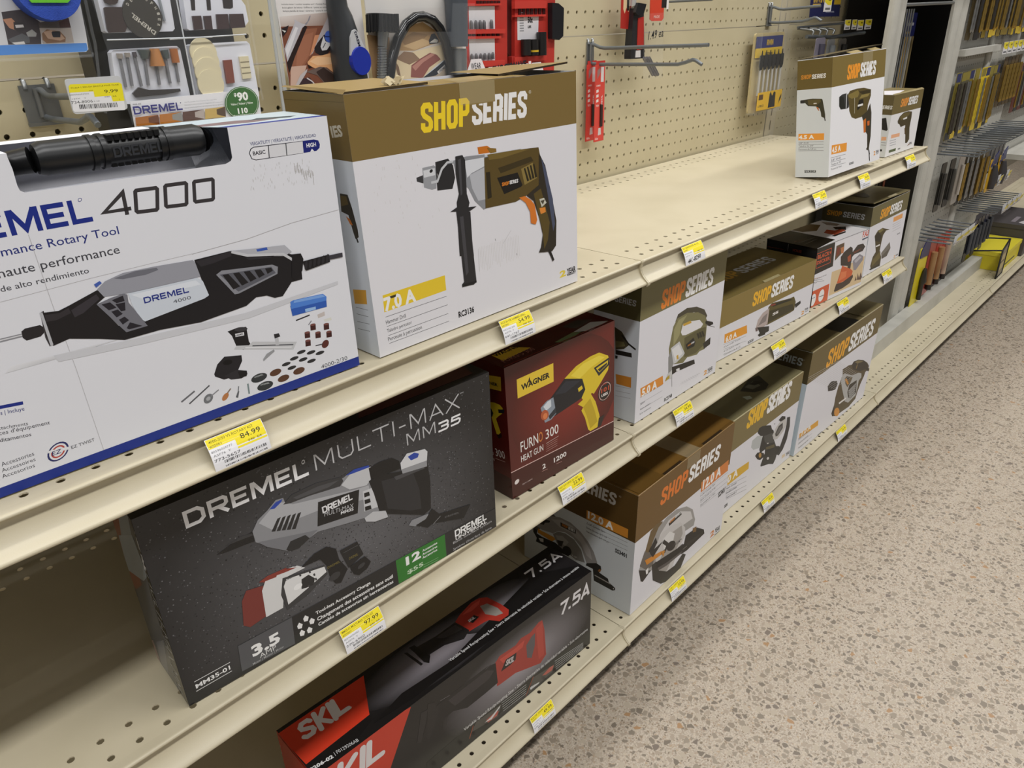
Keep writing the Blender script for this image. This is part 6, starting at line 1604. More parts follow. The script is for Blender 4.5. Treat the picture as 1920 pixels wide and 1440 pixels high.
  ('P','2a2a2c',[(.601,.311),(.615,.31),(.606,.154),(.592,.153)]),
  ('P','2a2a2c',[(.637,.31),(.658,.308),(.65,.152),(.628,.151)]),
  ('P','2a2a2c',[(.672,.309),(.694,.307),(.686,.151),(.664,.15)]),
  ('P','2a2a2c',[(.725,.307),(.738,.306),(.73,.149),(.716,.148)]),
  ('P','2a2a2c',[(.769,.306),(.783,.305),(.775,.148),(.76,.146)]),
  ('P','2a2a2c',[(.797,.305),(.829,.302),(.822,.145),(.788,.145)]),
  ('P','2a2a2c',[(.844,.303),(.866,.301),(.858,.144),(.835,.144)]),
  ('P','2a2a2c',[(.888,.302),(.902,.301),(.894,.144),(.88,.142)]),
  ('P','2a2a2c',[(.924,.301),(.938,.3),(.93,.142),(.916,.141)]),
  ('P','2a2a2c',[(.952,.3),(.966,.299),(.958,.141),(.944,.14)]),
  ('P','2a2a2c',[(.997,.298),(1.03,.295),(1.022,.138),(.989,.138)]),
  ('P','2a2a2c',[(1.053,.297),(1.067,.295),(1.059,.137),(1.045,.136)]),
  ('P','2a2a2c',[(1.081,.296),(1.095,.294),(1.087,.136),(1.073,.135)]),
  ('P','2a2a2c',[(1.109,.295),(1.123,.293),(1.115,.135),(1.101,.134)]),
  ('P','2a2a2c',[(1.137,.294),(1.151,.293),(1.144,.134),(1.129,.133)]),
  ('P','2a2a2c',[(1.165,.293),(1.187,.291),(1.18,.133),(1.157,.132)]),
  ('P','2a2a2c',[(1.21,.291),(1.224,.29),(1.217,.132),(1.202,.13)]),
  ('P','2a2a2c',[(1.255,.29),(1.289,.287),(1.282,.128),(1.248,.129)]),
  ('P','2a2a2c',[(1.32,.288),(1.334,.287),(1.328,.128),(1.313,.126)]),
  ('P','2a2a2c',[(1.349,.287),(1.383,.284),(1.376,.125),(1.341,.125)]),
  ('P','2a2a2c',[(1.397,.285),(1.42,.283),(1.413,.124),(1.39,.123)]),
  ('P','2a2a2c',[(1.443,.284),(1.457,.283),(1.45,.123),(1.436,.122)]),
  ('P','2a2a2c',[(1.48,.283),(1.502,.281),(1.496,.121),(1.473,.12)]),
  ('P','2a2a2c',[(1.517,.281),(1.531,.28),(1.525,.121),(1.51,.119)]),
  ('P','2a2a2c',[(1.554,.28),(1.568,.279),(1.562,.119),(1.547,.118)]),
  ('P','2a2a2c',[(1.592,.279),(1.614,.277),(1.608,.117),(1.585,.116)]),
 ],
}
BOX = {
 'rot': [(-35.59,1.2,.06),(17.19,-.6,0),(0,0,9.23),(.101,2.898,0)],
 'drl': [(-17.45,.52,.06),(12.45,-.043,0),(-.25,0,9.85),(.014,3.9,0)],
 'mul': [(-27.7,.8,-10.908),(15.571,-.952,0),(0,0,8.62),(.201,3.294,0)],
 'rec': [(-23.25,1.66,-26.642),(20.485,-.787,0),(0,0,6.33),(.144,3.747,0)],
 'gun': [(-9.85,.85,-10.908),(8.534,-.328,0),(-.3,0,7.8),(.131,3.397,0)],
 'jig': [(1.09,.69,-10.908),(9.97,.035,0),(.1,0,9.2),(-.012,3.4,0)],
 'cut': [(12.57,1.52,-10.908),(13.972,-.879,0),(-.1,0,4.68),(.352,5.589,0)],
 'mou': [(27.75,1,-10.908),(8.75,-.935,0),(-.5,0,5.3),(.499,4.673,0)],
 'pal': [(38.65,.73,-10.908),(9.198,-.209,0),(-.5,0,6.75),(.104,4.599,0)],
 'saw': [(1.25,.39,-26.642),(13.199,.115,0),(.3,0,10.15),(-.089,10.2,0)],
 'gri': [(15.1,1.5,-26.642),(13.798,-.217,0),(.35,0,9.05),(.126,7.999,0)],
 'blt': [(29.3,1.03,-26.642),(16.847,-.323,0),(.7,0,10.7),(.154,7.999,0)],
 'dr4': [(26.35,.7,.37),(9.04,-.61,.18),(-.11,.98,8.63),(.19,2.72,-.31)],
 'dr3': [(39.48,.99,.06),(7.047,-.209,0),(-.35,0,5.27),(.089,2.999,0)],
}
SHELF_OPS = {}
def frame(b, f):
    O, eu, ev, ed = (Vector(q) for q in BOX[b])
    return {'front': (O, eu, ev), 'left': (O+ed, -ed, ev), 'top': (O+ev, eu, ed), 'right': (O+eu, ed, ev)}[f]
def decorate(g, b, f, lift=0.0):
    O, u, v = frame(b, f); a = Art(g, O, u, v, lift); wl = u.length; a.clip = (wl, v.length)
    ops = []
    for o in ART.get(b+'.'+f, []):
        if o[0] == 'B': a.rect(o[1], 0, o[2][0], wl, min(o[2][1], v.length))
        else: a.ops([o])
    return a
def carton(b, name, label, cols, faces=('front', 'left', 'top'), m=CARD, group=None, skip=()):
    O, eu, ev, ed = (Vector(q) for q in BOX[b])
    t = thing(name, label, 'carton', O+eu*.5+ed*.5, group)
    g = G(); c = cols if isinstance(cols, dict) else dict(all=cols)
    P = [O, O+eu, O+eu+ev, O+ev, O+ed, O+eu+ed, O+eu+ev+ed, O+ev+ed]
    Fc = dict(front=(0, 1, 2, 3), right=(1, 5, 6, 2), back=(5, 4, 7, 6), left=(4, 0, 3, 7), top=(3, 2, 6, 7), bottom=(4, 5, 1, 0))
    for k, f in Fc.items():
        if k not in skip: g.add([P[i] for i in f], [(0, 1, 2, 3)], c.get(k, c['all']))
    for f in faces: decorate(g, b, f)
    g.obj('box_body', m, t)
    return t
def part(t, name, m, fn, label=None):
    g = G(); fn(g); o = g.obj(name, m, t)
    if label: o['label'] = label
    return o
def fpt(b, f, u, v, n=0.0):
    O, U, V = frame(b, f); u_, v_ = U.normalized(), V.normalized(); return O+u_*u+v_*v+u_.cross(v_).normalized()*n
# --- rotary tool kit: carton with a cut-out window over the carrying case handle
def rotary_kit():
    b = 'rot'; O, eu, ev, ed = (Vector(q) for q in BOX[b]); wl, h, d = eu.length, ev.length, ed.length
    t = thing('rotary_tool_carton', 'large white and blue rotary tool carton with a cut-out window showing a black handle', 'carton', O+eu*.5+ed*.5)
    win = [(7.707,9.23),(7.704,9.132),(7.733,8.837),(7.724,8.407),(7.745,8.279),(7.843,8.212),(13.412,8.178),(13.59,8.246),(13.657,8.344),(13.669,8.796),(13.679,9.23)]
    g = G(); P = lambda u, v, w=0: O+eu.normalized()*u+ev.normalized()*v+ed.normalized()*w
    a = Art(g, O, eu, ev, -0.0012)
    outline = [(0, 0), (wl, 0), (wl, h)]+win[::-1]+[(0, h)]
    a.poly('e3e4ea', outline)
    L = win[0][0]; R_ = win[-1][0]
    for (q, col) in (((P(wl, 0), P(wl, 0, d), P(wl, h, d), P(wl, h)), 'dfe0e6'), ((P(0, 0, d), P(0, 0), P(0, h), P(0, h, d)), 'dfe0e6'), ((P(0, 0, d), P(wl, 0, d), P(wl, h, d), P(0, h, d)), 'd8d8de'),
                     ((P(0, h), P(L, h), P(L, h, d), P(0, h, d)), 'dfe0e6'), ((P(R_, h), P(wl, h), P(wl, h, d), P(R_-1.5, h, d)), 'b9c6cc'), ((P(L, h, d*.72), P(R_-1.5, h, d*.72), P(R_-1.5, h, d), P(L, h, d)), 'f0f0f2'), ((P(0, 0), P(0, 0, d), P(wl, 0, d), P(wl, 0)), 'cccccc')):
        g.add(q, [(0, 1, 2, 3)], col)
    at = Art(g, O+ev, eu, ed); at.poly('1c3288', [(R_+.02, 0), (wl, 0), (wl, .34), (R_-.15, .34)]); at.poly('7f6a6c', [(R_-.9, 1.0), (R_+1.2, .6), (R_+2.3, .9), (R_+1.0, 1.6), (R_-.8, 1.5)]); at.poly('3b4a50', [(R_+1.3, 1.2), (R_+2.6, .8), (R_+3.0, 1.1), (R_+1.8, 1.6)])
    a.clip = (wl, h)
    for k, o in enumerate(ART['rot.front']): a.ops([o])
    g.obj('box_body', CARD, t)
    g = G(); y0 = .25
    g.para(P(.15, .1, y0), eu*.982, P(.15, h*.77, y0)-P(.15, .1, y0), P(.15, .1, d*.9)-P(.15, .1, y0))
    # tray surface rises to the right around the handle end
    g.add([P(L+.3, h*.77, y0), P(R_, h*.77, y0), P(R_, h*.85, d*.85), P(L+.3, h*.85, d*.85)], [(0, 1, 2, 3)], '8e8f96')
    g.add([P(R_-.9, h*.77, y0), P(R_+.4, h*.77, y0), P(R_+.4, h*.99, d*.75), P(R_-.5, h*.96, d*.8)], [(0, 1, 2, 3)], '9a9ba2')
    g.c = ['8e8f96']*len(g.c); g.obj('inner_tray', mat('grey_moulded_case', 'b4b5bc', 0.5, bump=(700, 0.5)), t)
    g = G(); hl, hr, hv, hy = 8.512, 13.171, 8.878, 0.950
    n = 26; pts = [P(hl+(hr-hl)*i/n, hv, hy) for i in range(n+1)]
    rs = [.47 if i < 8 or i > 19 else .44 for i in range(n+1)]; rs[0] = .40; rs[-1] = .40
    g.tube(pts, rs, 20, '1d1e1f')
    for q in (8, 9.6, 18.6, 19.8):
        c = hl+(hr-hl)*q/n; g.tube([P(c-.07, hv, hy), P(c+.07, hv, hy)], .50, 20, '151617')
    g.tube([P(hl-.9, hv-.1, hy+.35), P(hl-.1, hv, hy)], [.3, .36], 12, '101011'); g.tube([P(hr+.22, hv+.02, hy+.1), P(hr, hv, hy)], [.3, .4], 14, '101011')
    for i in range(8):
        c = hl+(hr-hl)*(10.3+i*1.05)/n
        g.para(P(c, hv+.30, hy-.42), P(.14, 0)-P(0, 0), P(0, .16)-P(0, 0), P(0, 0, .3)-P(0, 0), '121314'); g.para(P(c, hv-.44, hy-.26), P(.14, 0)-P(0, 0), P(0, .16)-P(0, 0), P(0, 0, .2)-P(0, 0), '121314')
    # raised maker's word along the grip
    ah = Art(g, P(hl+(hr-hl)*.41, hv-.16, hy-.452), eu, ev); ah.glyphs('DREMEL', '34363a', 0, 0, (hr-hl)*.31, .3, .2)
    g.obj('carry_handle', PLAS, t)
    return t
rotary_kit()
# --- hammer drill carton with crushed, half open top flaps
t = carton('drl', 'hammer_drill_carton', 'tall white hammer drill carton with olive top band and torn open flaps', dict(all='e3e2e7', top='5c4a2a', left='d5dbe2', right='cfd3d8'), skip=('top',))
def hd_flaps(g):
    b = 'drl'; d = 3.9; wl = 12.45
    f = lambda u, w, n=0.0: fpt(b, 'top', u, w, n)
    # front flap folded in, left in three strips with dark gaps, rear flap raised at the right
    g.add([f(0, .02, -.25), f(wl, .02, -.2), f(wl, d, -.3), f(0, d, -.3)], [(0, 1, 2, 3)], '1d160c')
    for u0, u1, w0, w1, c in ((3.95, 5.2, 0, 1.9, '88713f'), (5.3, 8.6, 0, 2.0, '8a7341'), (8.6, 9.2, 0, 2.0, '806a3a')):
        g.add([f(u0, w0, 0), f(u1, w0, .02), f(u1, w1, .03), f(u0, w1, .03)], [(0, 1, 2, 3)], c)
    g.add([f(0, .35, .04), f(4.2, .5, .1), f(4.2, d, .16), f(0, d, .14)], [(0, 1, 2, 3)], '9a8252')
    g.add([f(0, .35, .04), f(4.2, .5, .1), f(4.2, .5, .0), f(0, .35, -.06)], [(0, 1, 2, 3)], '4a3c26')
    g.add([f(8.4, .9, .1), f(wl+.25, .7, .36), f(wl+.1, d, .2), f(8.4, d, .12)], [(0, 1, 2, 3)], '8f7a4d')
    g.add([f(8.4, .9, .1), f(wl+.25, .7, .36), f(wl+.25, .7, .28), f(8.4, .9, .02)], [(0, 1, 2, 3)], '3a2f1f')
    g.add([f(-.02, -.02, .0), f(.12, -.02, .14), f(.14, d, .18), f(-.02, d, .14)], [(0, 1, 2, 3)], '8a744a')
    rr = random.Random(3)
    for k in range(9):   # crumpled fibres at the torn corner
        u = 2.35+rr.random()*.9; w = .5+rr.random()*.3; g.add([f(u, w, .08), f(u+.3, w+.05, .16+rr.random()*.22), f(u+.12, w+.2, .3+rr.random()*.12), f(u-.15, w+.1, .22)], [(0, 1, 2, 3)], rr.choice(('a8966c', 'b5a57e', '8f7d56')))
part(t, 'top_flap', CARD, hd_flaps)
def hd_tape(g):
    f = lambda u, v: fpt('drl', 'front', u, v, .012)
    g.add([f(5.33, 9.04), f(7.25, 9.04), f(7.27, 9.86), f(5.33, 9.86)], [(0, 1, 2, 3)])
    q = lambda u, w, n: fpt('drl', 'top', u, w, n); g.add([q(5.33, 0, .02), q(7.27, 0, .02), q(7.4, 1.0, .1), q(5.4, 1.0, .1)], [(0, 1, 2, 3)])
part(t, 'packing_tape', mat('clear_tape', 'd8cca8', 0.12, alpha=0.22), hd_tape)
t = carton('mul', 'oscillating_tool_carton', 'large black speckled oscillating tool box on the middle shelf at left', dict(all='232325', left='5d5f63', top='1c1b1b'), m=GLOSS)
def mul_top(g):
    a = Art(g, *frame('mul', 'top'), .01)
    a.poly('4a2420', [(9, .5), (15, .4), (15.2, 1.6), (10, 2)]); a.poly('33373a', [(1, .5), (6, .6), (5, 2.2), (1.2, 2.0)])
part(t, 'top_flap', GLOSS, mul_top)
t = carton('gun', 'heat_gun_carton', 'dark red heat gun box with yellow heat gun on its front', dict(all='5e1913', top='45110d'), m=GLOSS)
part(t, 'top_flap', GLOSS, lambda g: [g.add([fpt('gun', 'top', u, w, n) for u, w, n in ((.1, .06, .015), (8.45, .06, .015), (8.45, .12, .03), (.1, .12, .03))], [(0, 1, 2, 3)], '5e1913')])
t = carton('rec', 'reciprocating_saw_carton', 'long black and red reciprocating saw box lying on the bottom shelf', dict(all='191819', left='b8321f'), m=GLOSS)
part(t, 'end_flap', GLOSS, lambda g: g.add([fpt('rec', 'left', u, v, .02) for u, v in ((.1, .1), (3.65, .1), (3.65, 6.2), (.1, 6.2))], [(0, 1, 2, 3)], 'b23020'), None)
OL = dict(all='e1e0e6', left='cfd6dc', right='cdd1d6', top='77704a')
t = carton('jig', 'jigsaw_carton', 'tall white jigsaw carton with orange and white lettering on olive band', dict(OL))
part(t, 'top_flap', CARD, lambda g: g.add([fpt('jig', 'top', u, w, n) for u, w, n in ((.1, .05, .02), (9.8, .05, .05), (9.8, 3.3, .05), (.1, 3.3, .03))], [(0, 1, 2, 3)], '5a5638'))
t = carton('cut', 'cutting_tool_carton', 'low wide cutting tool carton with large olive top between jigsaw and mouse sander', dict(OL, top='6f6034'), m=CARD)
part(t, 'tuck_flap', CARD, lambda g: g.add([fpt('cut', 'top', u, w, n) for u, w, n in ((5.9, -.02, .0), (8.2, -.02, .0), (8.2, .22, .07), (5.9, .22, .07))], [(0, 1, 2, 3)], '8f845e'))
t = carton('mou', 'mouse_sander_carton', 'black and white sander carton with orange detail sander picture', dict(all='e3e2e7', left='14110e', top='dcd9d9', right='dcd9d9'), m=GLOSS)
part(t, 'lid_edge', GLOSS, lambda g: g.add([fpt('mou', 'top', u, w, n) for u, w, n in ((.05, -.01, .01), (8.7, -.01, .01), (8.7, .06, .02), (.05, .06, .02))], [(0, 1, 2, 3)], '8f8c8c'))
t = carton('pal', 'palm_sander_carton', 'white palm sander carton with lifted olive lid at far end of middle shelf', dict(OL, top='2a2517'))
def pal_lid(g):
    f = lambda u, w, n: fpt('pal', 'top', u, w, n)
    g.add([f(0, .02, .38), f(9.2, 0, .1), f(9.2, 4.6, .1), f(0, 4.6, .15)], [(0, 1, 2, 3)], '756b49')
    g.add([f(0, .02, .30), f(9.2, 0, .04), f(9.2, 0, .1), f(0, .02, .38)], [(0, 1, 2, 3)], '857a55')
    g.add([f(0, .02, .30), f(0, .02, .38), f(0, 4.6, .15), f(0, 4.6, .08)], [(0, 1, 2, 3)], '4a4228')
    g.add([f(3.9, -.01, .24), f(6.0, -.01, .18), f(6.0, .3, .25), f(3.9, .3, .3)], [(0, 1, 2, 3)], 'b5aa88')
    g.add([f(2.2, 1.6, .31), f(5.2, 1.2, .22), f(5.6, 2.6, .2), f(2.6, 3.2, .26)], [(0, 1, 2, 3)], '3d3422')
part(t, 'lid', CARD, pal_lid)
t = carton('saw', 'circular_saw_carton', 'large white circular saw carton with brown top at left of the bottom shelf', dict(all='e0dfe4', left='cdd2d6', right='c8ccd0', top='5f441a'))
def saw_lid(g):
    f = lambda u, w, n=.03: fpt('saw', 'top', u, w, n)
    g.add([f(.25, .12), f(3.2, .12), f(3.2, 5.0), f(.2, 5.0)], [(0, 1, 2, 3)], '5c4218')
    g.add([f(3.2, .3), f(13.2, .3), f(13.2, 5.1), f(3.2, 5.1)], [(0, 1, 2, 3)], '6a4c1d')
    g.add([f(.2, 5.2), f(13.2, 5.2), f(13.2, 10.1), f(.2, 10.1)], [(0, 1, 2, 3)], '5c4218')
    for u0, u1 in ((3.3, 5.6), (8.6, 11.4)): g.add([f(u0, .0, .0), f(u1, .0, .0), f(u1, .28, .015), f(u0, .28, .015)], [(0, 1, 2, 3)], '2a1c0a')
    g.add([f(0.02, -.01, .0), f(13.1, -.01, .01), f(13.1, .05, .03), f(.02, .05, .03)], [(0, 1, 2, 3)], '8a6b3c')
part(t, 'top_flap', CARD, saw_lid)
part(t, 'packing_tape', mat('clear_tape'), lambda g: [g.add([fpt('saw', 'top', u, w, .05) for u, w in ((6.2, 0), (8.0, 0), (8.0, 10), (6.2, 10))], [(0, 1, 2, 3)]), g.add([fpt('saw', 'front', u, v, .02) for u, v in ((6.2, 9.2), (8.0, 9.2), (8.0, 10.15), (6.2, 10.15))], [(0, 1, 2, 3)])])
t = carton('gri', 'bench_grinder_carton', 'white bench grinder carton between circular saw carton and belt sander carton', dict(OL, top='716a4c'))
part(t, 'top_flap', CARD, lambda g: g.add([fpt('gri', 'top', u, w, n) for u, w, n in ((.05, -.01, .0), (13.7, -.01, .0), (13.7, .08, .03), (.05, .08, .03))], [(0, 1, 2, 3)], 'a89e7a'))
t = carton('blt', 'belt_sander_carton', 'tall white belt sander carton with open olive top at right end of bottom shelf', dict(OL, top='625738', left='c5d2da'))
def blt_flaps(g):
    f = lambda u, w, n=.03: fpt('blt', 'top', u, w, n)
    g.add([f(.1, .05, .04), f(6.3, .05, .05), f(6.3, 7.9, .05), f(.1, 7.9, .05)], [(0, 1, 2, 3)], '655a3a'); g.add([f(11.9, .05, .05), f(16.8, .05, .05), f(16.8, 7.9, .05), f(11.9, 7.9, .05)], [(0, 1, 2, 3)], '6f6444')
    g.add([f(.05, -.01, .0), f(16.8, -.01, .01), f(16.8, .06, .06), f(.05, .06, .06)], [(0, 1, 2, 3)], '978a64')
part(t, 'top_flap', CARD, blt_flaps)
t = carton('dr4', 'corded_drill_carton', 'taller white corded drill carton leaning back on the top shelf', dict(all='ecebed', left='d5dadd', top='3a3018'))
def dr4_flaps(g):
    f = lambda u, w, n=.03: fpt('dr4', 'top', u, w, n)
    for u0, u1 in ((3.0, 4.9), (6.6, 8.1)): g.add([f(u0, -.01, .0), f(u1, -.01, .0), f(u1, .5, .22), f(u0, .5, .16)], [(0, 1, 2, 3)], '8f7c48')
    g.add([f(0, .5, .14), f(9.3, .4, .38), f(9.2, 2.7, .3), f(0, 2.7, .1)], [(0, 1, 2, 3)], '5a4c2a')
    g.add([f(0, .5, .05), f(9.3, .4, .3), f(9.3, .4, .38), f(0, .5, .14)], [(0, 1, 2, 3)], '2b2414')
part(t, 'top_flap', CARD, dr4_flaps)
part(t, 'packing_tape', mat('clear_tape'), lambda g: g.add([fpt('dr4', 'front', u, v, .03) for u, v in ((4.9, 7.7), (6.6, 7.7), (6.6, 8.75), (4.9, 8.75))], [(0, 1, 2, 3)]))
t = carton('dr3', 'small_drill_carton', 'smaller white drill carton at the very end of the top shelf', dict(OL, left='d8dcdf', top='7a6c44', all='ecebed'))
part(t, 'top_flap', CARD, lambda g: g.add([fpt('dr3', 'top', u, w, n) for u, w, n in ((.0, -.01, .0), (7.05, -.01, .0), (7.05, .2, .12), (.0, .2, .05))], [(0, 1, 2, 3)], '8a7c52'))

# ------------------------------------------------------------ price tags curled into the price channels
class TagArt(Art):
    """art on the gently bowed paper of a shelf tag: u runs along the shelf, v up the paper"""
    def __init__(s, g, x0, z): s.g = g; s.bb = []; s.lift = 0; s.x0 = x0; s.z = z
    def put(s, vs, fs, col):
        x0 = min(p[0] for p in vs); x1 = max(p[0] for p in vs); y0 = min(p[1] for p in vs); y1 = max(p[1] for p in vs); k = 1
        for a, b, c, d, lv in s.bb:
            if lv >= k and a < x1 and b > x0 and c < y1 and d > y0: k = lv+1
        s.bb.append((x0, x1, y0, y1, k)); h = .0012*k; out = []
        for u, v in vs:
            t = v/1.22; y = -.47+.42*t; z = -1.2+1.08*t; bow = .09*math.sin(math.pi*min(max(t, 0), 1))
            out.append((s.x0+u, y-(bow+h)*.93, s.z+z-(bow+h)*-.36))
        s.g.add(out, fs, col)
def price_tag(x0, w, z, price, name, code, num, label, seed, hand=None, group=None):
    rr = random.Random(seed); g = G(); a = TagArt(g, x0, z)
    for i in range(8): a.rect('e9e8ea', 0, i*.1525, w, i*.1525+.1525)
    for i in range(2): a.rect('f0dd2e', .02, .86+i*.17, w-.02, .86+i*.17+.17)
    for i in range(2): a.rect('f0dd2e', w*.46, .52+i*.17, w-.02, .52+i*.17+.17)
    a.ops([('T', name, '6e6414', .1, 1.04, w*.78, .1, 0, 'c')])
    if price: a.ops([('T', price, '2c2810', w*.56, .80, w*.36, .19, 0, 'n')])
    a.ops([('T', '602001', '6e6414', .08, .9, w*.2, .08, 0, 'n'), ('T', '040  EA', '6e6414', w*.66, .62, w*.25, .08, 0, 'n'), ('T', code, '77777a', .06, .7, w*.36, .08, 0, 'n'), ('T', 'A5F76  Y', '77777a', .08, .55, w*.3, .08, 0, 'n')])
    if hand: a.ops([('T', hand, '18181c', w*.12, .12, w*.66, .26, 3, 'bi')])
    else:
        a.ops([('T', num, '3a3a40', .06, .36, w*.45, .11, 0, 'n')]); u = w*.18
        while u < w*.92:
            b = rr.choice((.012, .02, .032)); a.rect('26262a', u, .08, u+b, .32); u += b+rr.choice((.014, .022, .034))
    o = g.obj('price_tag', CARD); return tag(o, label, 'price tag', 'yellow and white shelf price tags')
TG = [(-25.15, 2.05, 0, '84.99', '4000-2/30 VS ROTARY KIT', '80596029777', '773-5657', 'price tag reading 84.99 under the white rotary tool carton'),
 (-11.3, 2.05, 0, '54.99', 'RC3136 VSR HAMMER DRILL', '84521061209', '641-1767', 'price tag reading 54.99 below the hammer drill carton'),
 (3.9, 2.2, 0, '', 'SS GRINDER 4-1/2', '80596652935', '441-8290', 'shelf tag with black handwriting below the empty shelf at the joint'),
 (21.8, 2.2, 0, '39.99', 'SS DRILL KIT', '80596652935', '441-8291', 'shelf tag halfway along the empty top shelf'),
 (30.5, 2.2, 0, '34.99', 'SS DRILL 1/2', '80596652935', '441-8292', 'shelf tag below the taller corded drill carton'),
 (41.6, 2.4, 0, '29.99', 'SS DRILL 3/8', '80596652935', '441-8293', 'shelf tag at the far end of the top shelf'),
 (-21.6, 2.1, ZM, '97.99', 'MM35-01 MULTI-MAX TOOL KIT', '80596030582', '270-6960', 'price tag reading 97.99 below the black oscillating tool box'),
 (-7.25, 2.1, ZM, '22.99', 'HEAT GUN FURNO 300 1200W', '24964230128', '270-4403', 'price tag reading 22.99 below the red heat gun box'),
 (4.3, 2.15, ZM, '34.99', 'JIG SAW 5 AMP', '80596652935', '441-8288', 'shelf tag below the jigsaw carton'),
 (18.15, 2.15, ZM, '39.99', 'CUT OFF TOOL 6A', '80596652935', '441-8287', 'shelf tag below the low wide cutting tool carton'),
 (30.7, 2.3, ZM, '29.99', 'MOUSE SANDER', '88591112333', '270-1188', 'shelf tag below the black and white detail sander carton'),
 (41.5, 2.35, ZM, '32.99', 'PALM SANDER', '80596652935', '441-8286', 'shelf tag below the palm sander carton'),
 (-10.0, 2.05, ZB, '49.99', 'RECIP SAW 7.5A', '39725040123', '270-2211', 'price tag reading 49.99 below the reciprocating saw box'),
 (5.6, 2.1, ZB, '59.99', 'CIRC SAW 12A', '80596652935', '441-8285', 'shelf tag below the circular saw carton'),
 (20.5, 2.1, ZB, '49.99', 'BENCH GRINDER 6', '80596652935', '441-8284', 'shelf tag below the bench grinder carton'),
 (36.8, 2.4, ZB, '54.99', 'BELT SANDER 7A', '80596652935', '441-8283', 'shelf tag below the belt sander carton')]
for i, q in enumerate(TG): price_tag(*q, seed=i, hand='441-8290' if i == 2 else None)
# ------------------------------------------------------------ pegboard hooks
def scan_hook(x, zt, zb, y_up, y_low, label, y=PD, plate=True, w=.7, up_z=None):
    """double hook: zinc back plate, straight upper arm, lower arm with a raised tip"""
    t = thing('pegboard_hook', label, 'hook', (x, y-.1, zb), 'double pegboard hooks')
    g = G()
    if plate:
        g.box(x-w, y-.12, zb-.1, x+w, y-.02, zt+.25); 
        g.box(x-w-.02, y-.2, zb-.25, x+w+.02, y-.02, zb-.1); g.tube([(x-.1, y-.22, zt+.1), (x-.1, y-.22, zb+.1)], .13, 8)
    for s in (-.5, .5): g.tube([(x+s*w*1.3, y+.2, zt+.42), (x+s*w*1.3, y-.1, zt+.42), (x+s*w*1.3, y-.12, zt+.1)], .1, 8)
    g.obj('back_plate', WIRE, t)
    g = G(); u = up_z if up_z is not None else zt
    g.tube([(x, y-.15, zt+.02), (x, y-.5, zt+.05), (x, y-1.0, zt-.12), (x, y-1.5, zt-.18), (x, y_up+.5, u-.02), (x, y_up, u)], .125, 8); g.obj('upper_arm', WIRED, t)
    g = G(); g.tube([(x, y-.15, zb+.1), (x, y-1.0, zb+.05), (x, y_low+1.9, zb+.12), (x, y_low+1.3, zb+.25), (x, y_low+.75, zb+.42), (x, y_low+.5, zb+.38), (x, y_low, zb+.12)], .125, 8); g.obj('lower_arm', WIRED, t)
    return t
scan_hook(15.6, 10.2, 8.85, 5.9, 6.3, 'double pegboard hook holding the two narrow red cards', PD-.22, w=.42)
scan_hook(44.4, 12.5, 11.1, 10.8, 10.55, 'double pegboard hook above the spade bit pack', PD-.3, w=.42)
scan_hook(-22.5, 9.9, 8.75, 9.95, 10.0, 'double pegboard hook holding the 9.99 tag at left')
# ------------------------------------------------------------ hanging packs
PKG = printed('blister_print', 0.3)
FILM = mat('blister_film', 'eef2f6', 0.06, alpha=0.05)
def ext(g, pts, y0, y1, col): 
    a = sum(pts[i][0]*pts[(i+1) % len(pts)][1]-pts[(i+1) % len(pts)][0]*pts[i][1] for i in range(len(pts)))
    if a < 0: pts = pts[::-1]
    n = len(pts); tris = tessellate_polygon([[Vector((x, z, 0)) for x, z in pts]])
    g.add([(x, y0, z) for x, z in pts]+[(x, y1, z) for x, z in pts], [tuple(t) for t in tris]+[(i, i+n, (i+1) % n+n, (i+1) % n) for i in range(n)], col)
def rod(g, p, q, y, r, col, n=8, r2=None): g.tube([(p[0], y, p[1]), (q[0], y, q[1])], [r, r if r2 is None else r2], n, col)
def art(g, face, O, u, v, lift=0.0):
    a = Art(g, O, u, v, lift); a.ops(ART.get(face, [])); return a
def rounded(x0, z0, x1, z1, r=.25):
    out = []
    for cx, cz, a0 in ((x1-r, z1-r, 0), (x0+r, z1-r, 90), (x0+r, z0+r, 180), (x1-r, z0+r, 270)):
        for k in range(4): an = math.radians(a0+k*30); out.append((cx+r*math.cos(an), cz+r*math.sin(an)))
    return out
def slab(name, m, t, x0, z0, x1, z1, y0, y1, col, r=.2, face=None, label=None):
    g = G(); ext(g, rounded(x0, z0, x1, z1, r), y0, y1, col)
    if face: art(g, face, (x0, y0, z0), (1, 0, 0), (0, 0, 1))
    o = g.obj(name, m, t)
    if label: o['label'] = label
    return o
# --- accessory storage kit
PB = [((-20.005,11.269),(-20.017,11.066),(-20.053,9.957),'9a938c',(.13,.1)),((-19.691,11.28),(-19.695,11.102),(-19.782,9.989),'9a938c',(.12,.1)),((-19.4,11.293),(-19.389,11.113),(-19.396,9.961),'4a4448',(.09,.09)),((-18.982,11.352),(-19.008,11.017),(-19.095,9.967),'4b5553',(.26,.14)),((-18.521,11.385),(-18.542,10.703),(-18.62,9.959),'a86f34',(.2,.32)),((-18.105,11.315),(-18.085,10.971),(-18.143,9.98),'4a5555',(.17,.12)),((-17.701,11.351),(-17.713,10.792),(-17.75,9.994),'a8652f',(.17,.17))]
KITF, PADF, ENGF, FLXF, T9F = [((-20.21,12.6,8.308),(1,0,0),(0,0,1)),((-24.411,12.6,11.399),(1,0,0),(0,0,1)),((-11.892,13.5,9.278),(1,0,0),(0,0,1)),((-6.732,13.4,9.236),(1,0,0),(0,0,1)),((-23.31,9.8,9.343),(1,0,0),(0,0,1))]
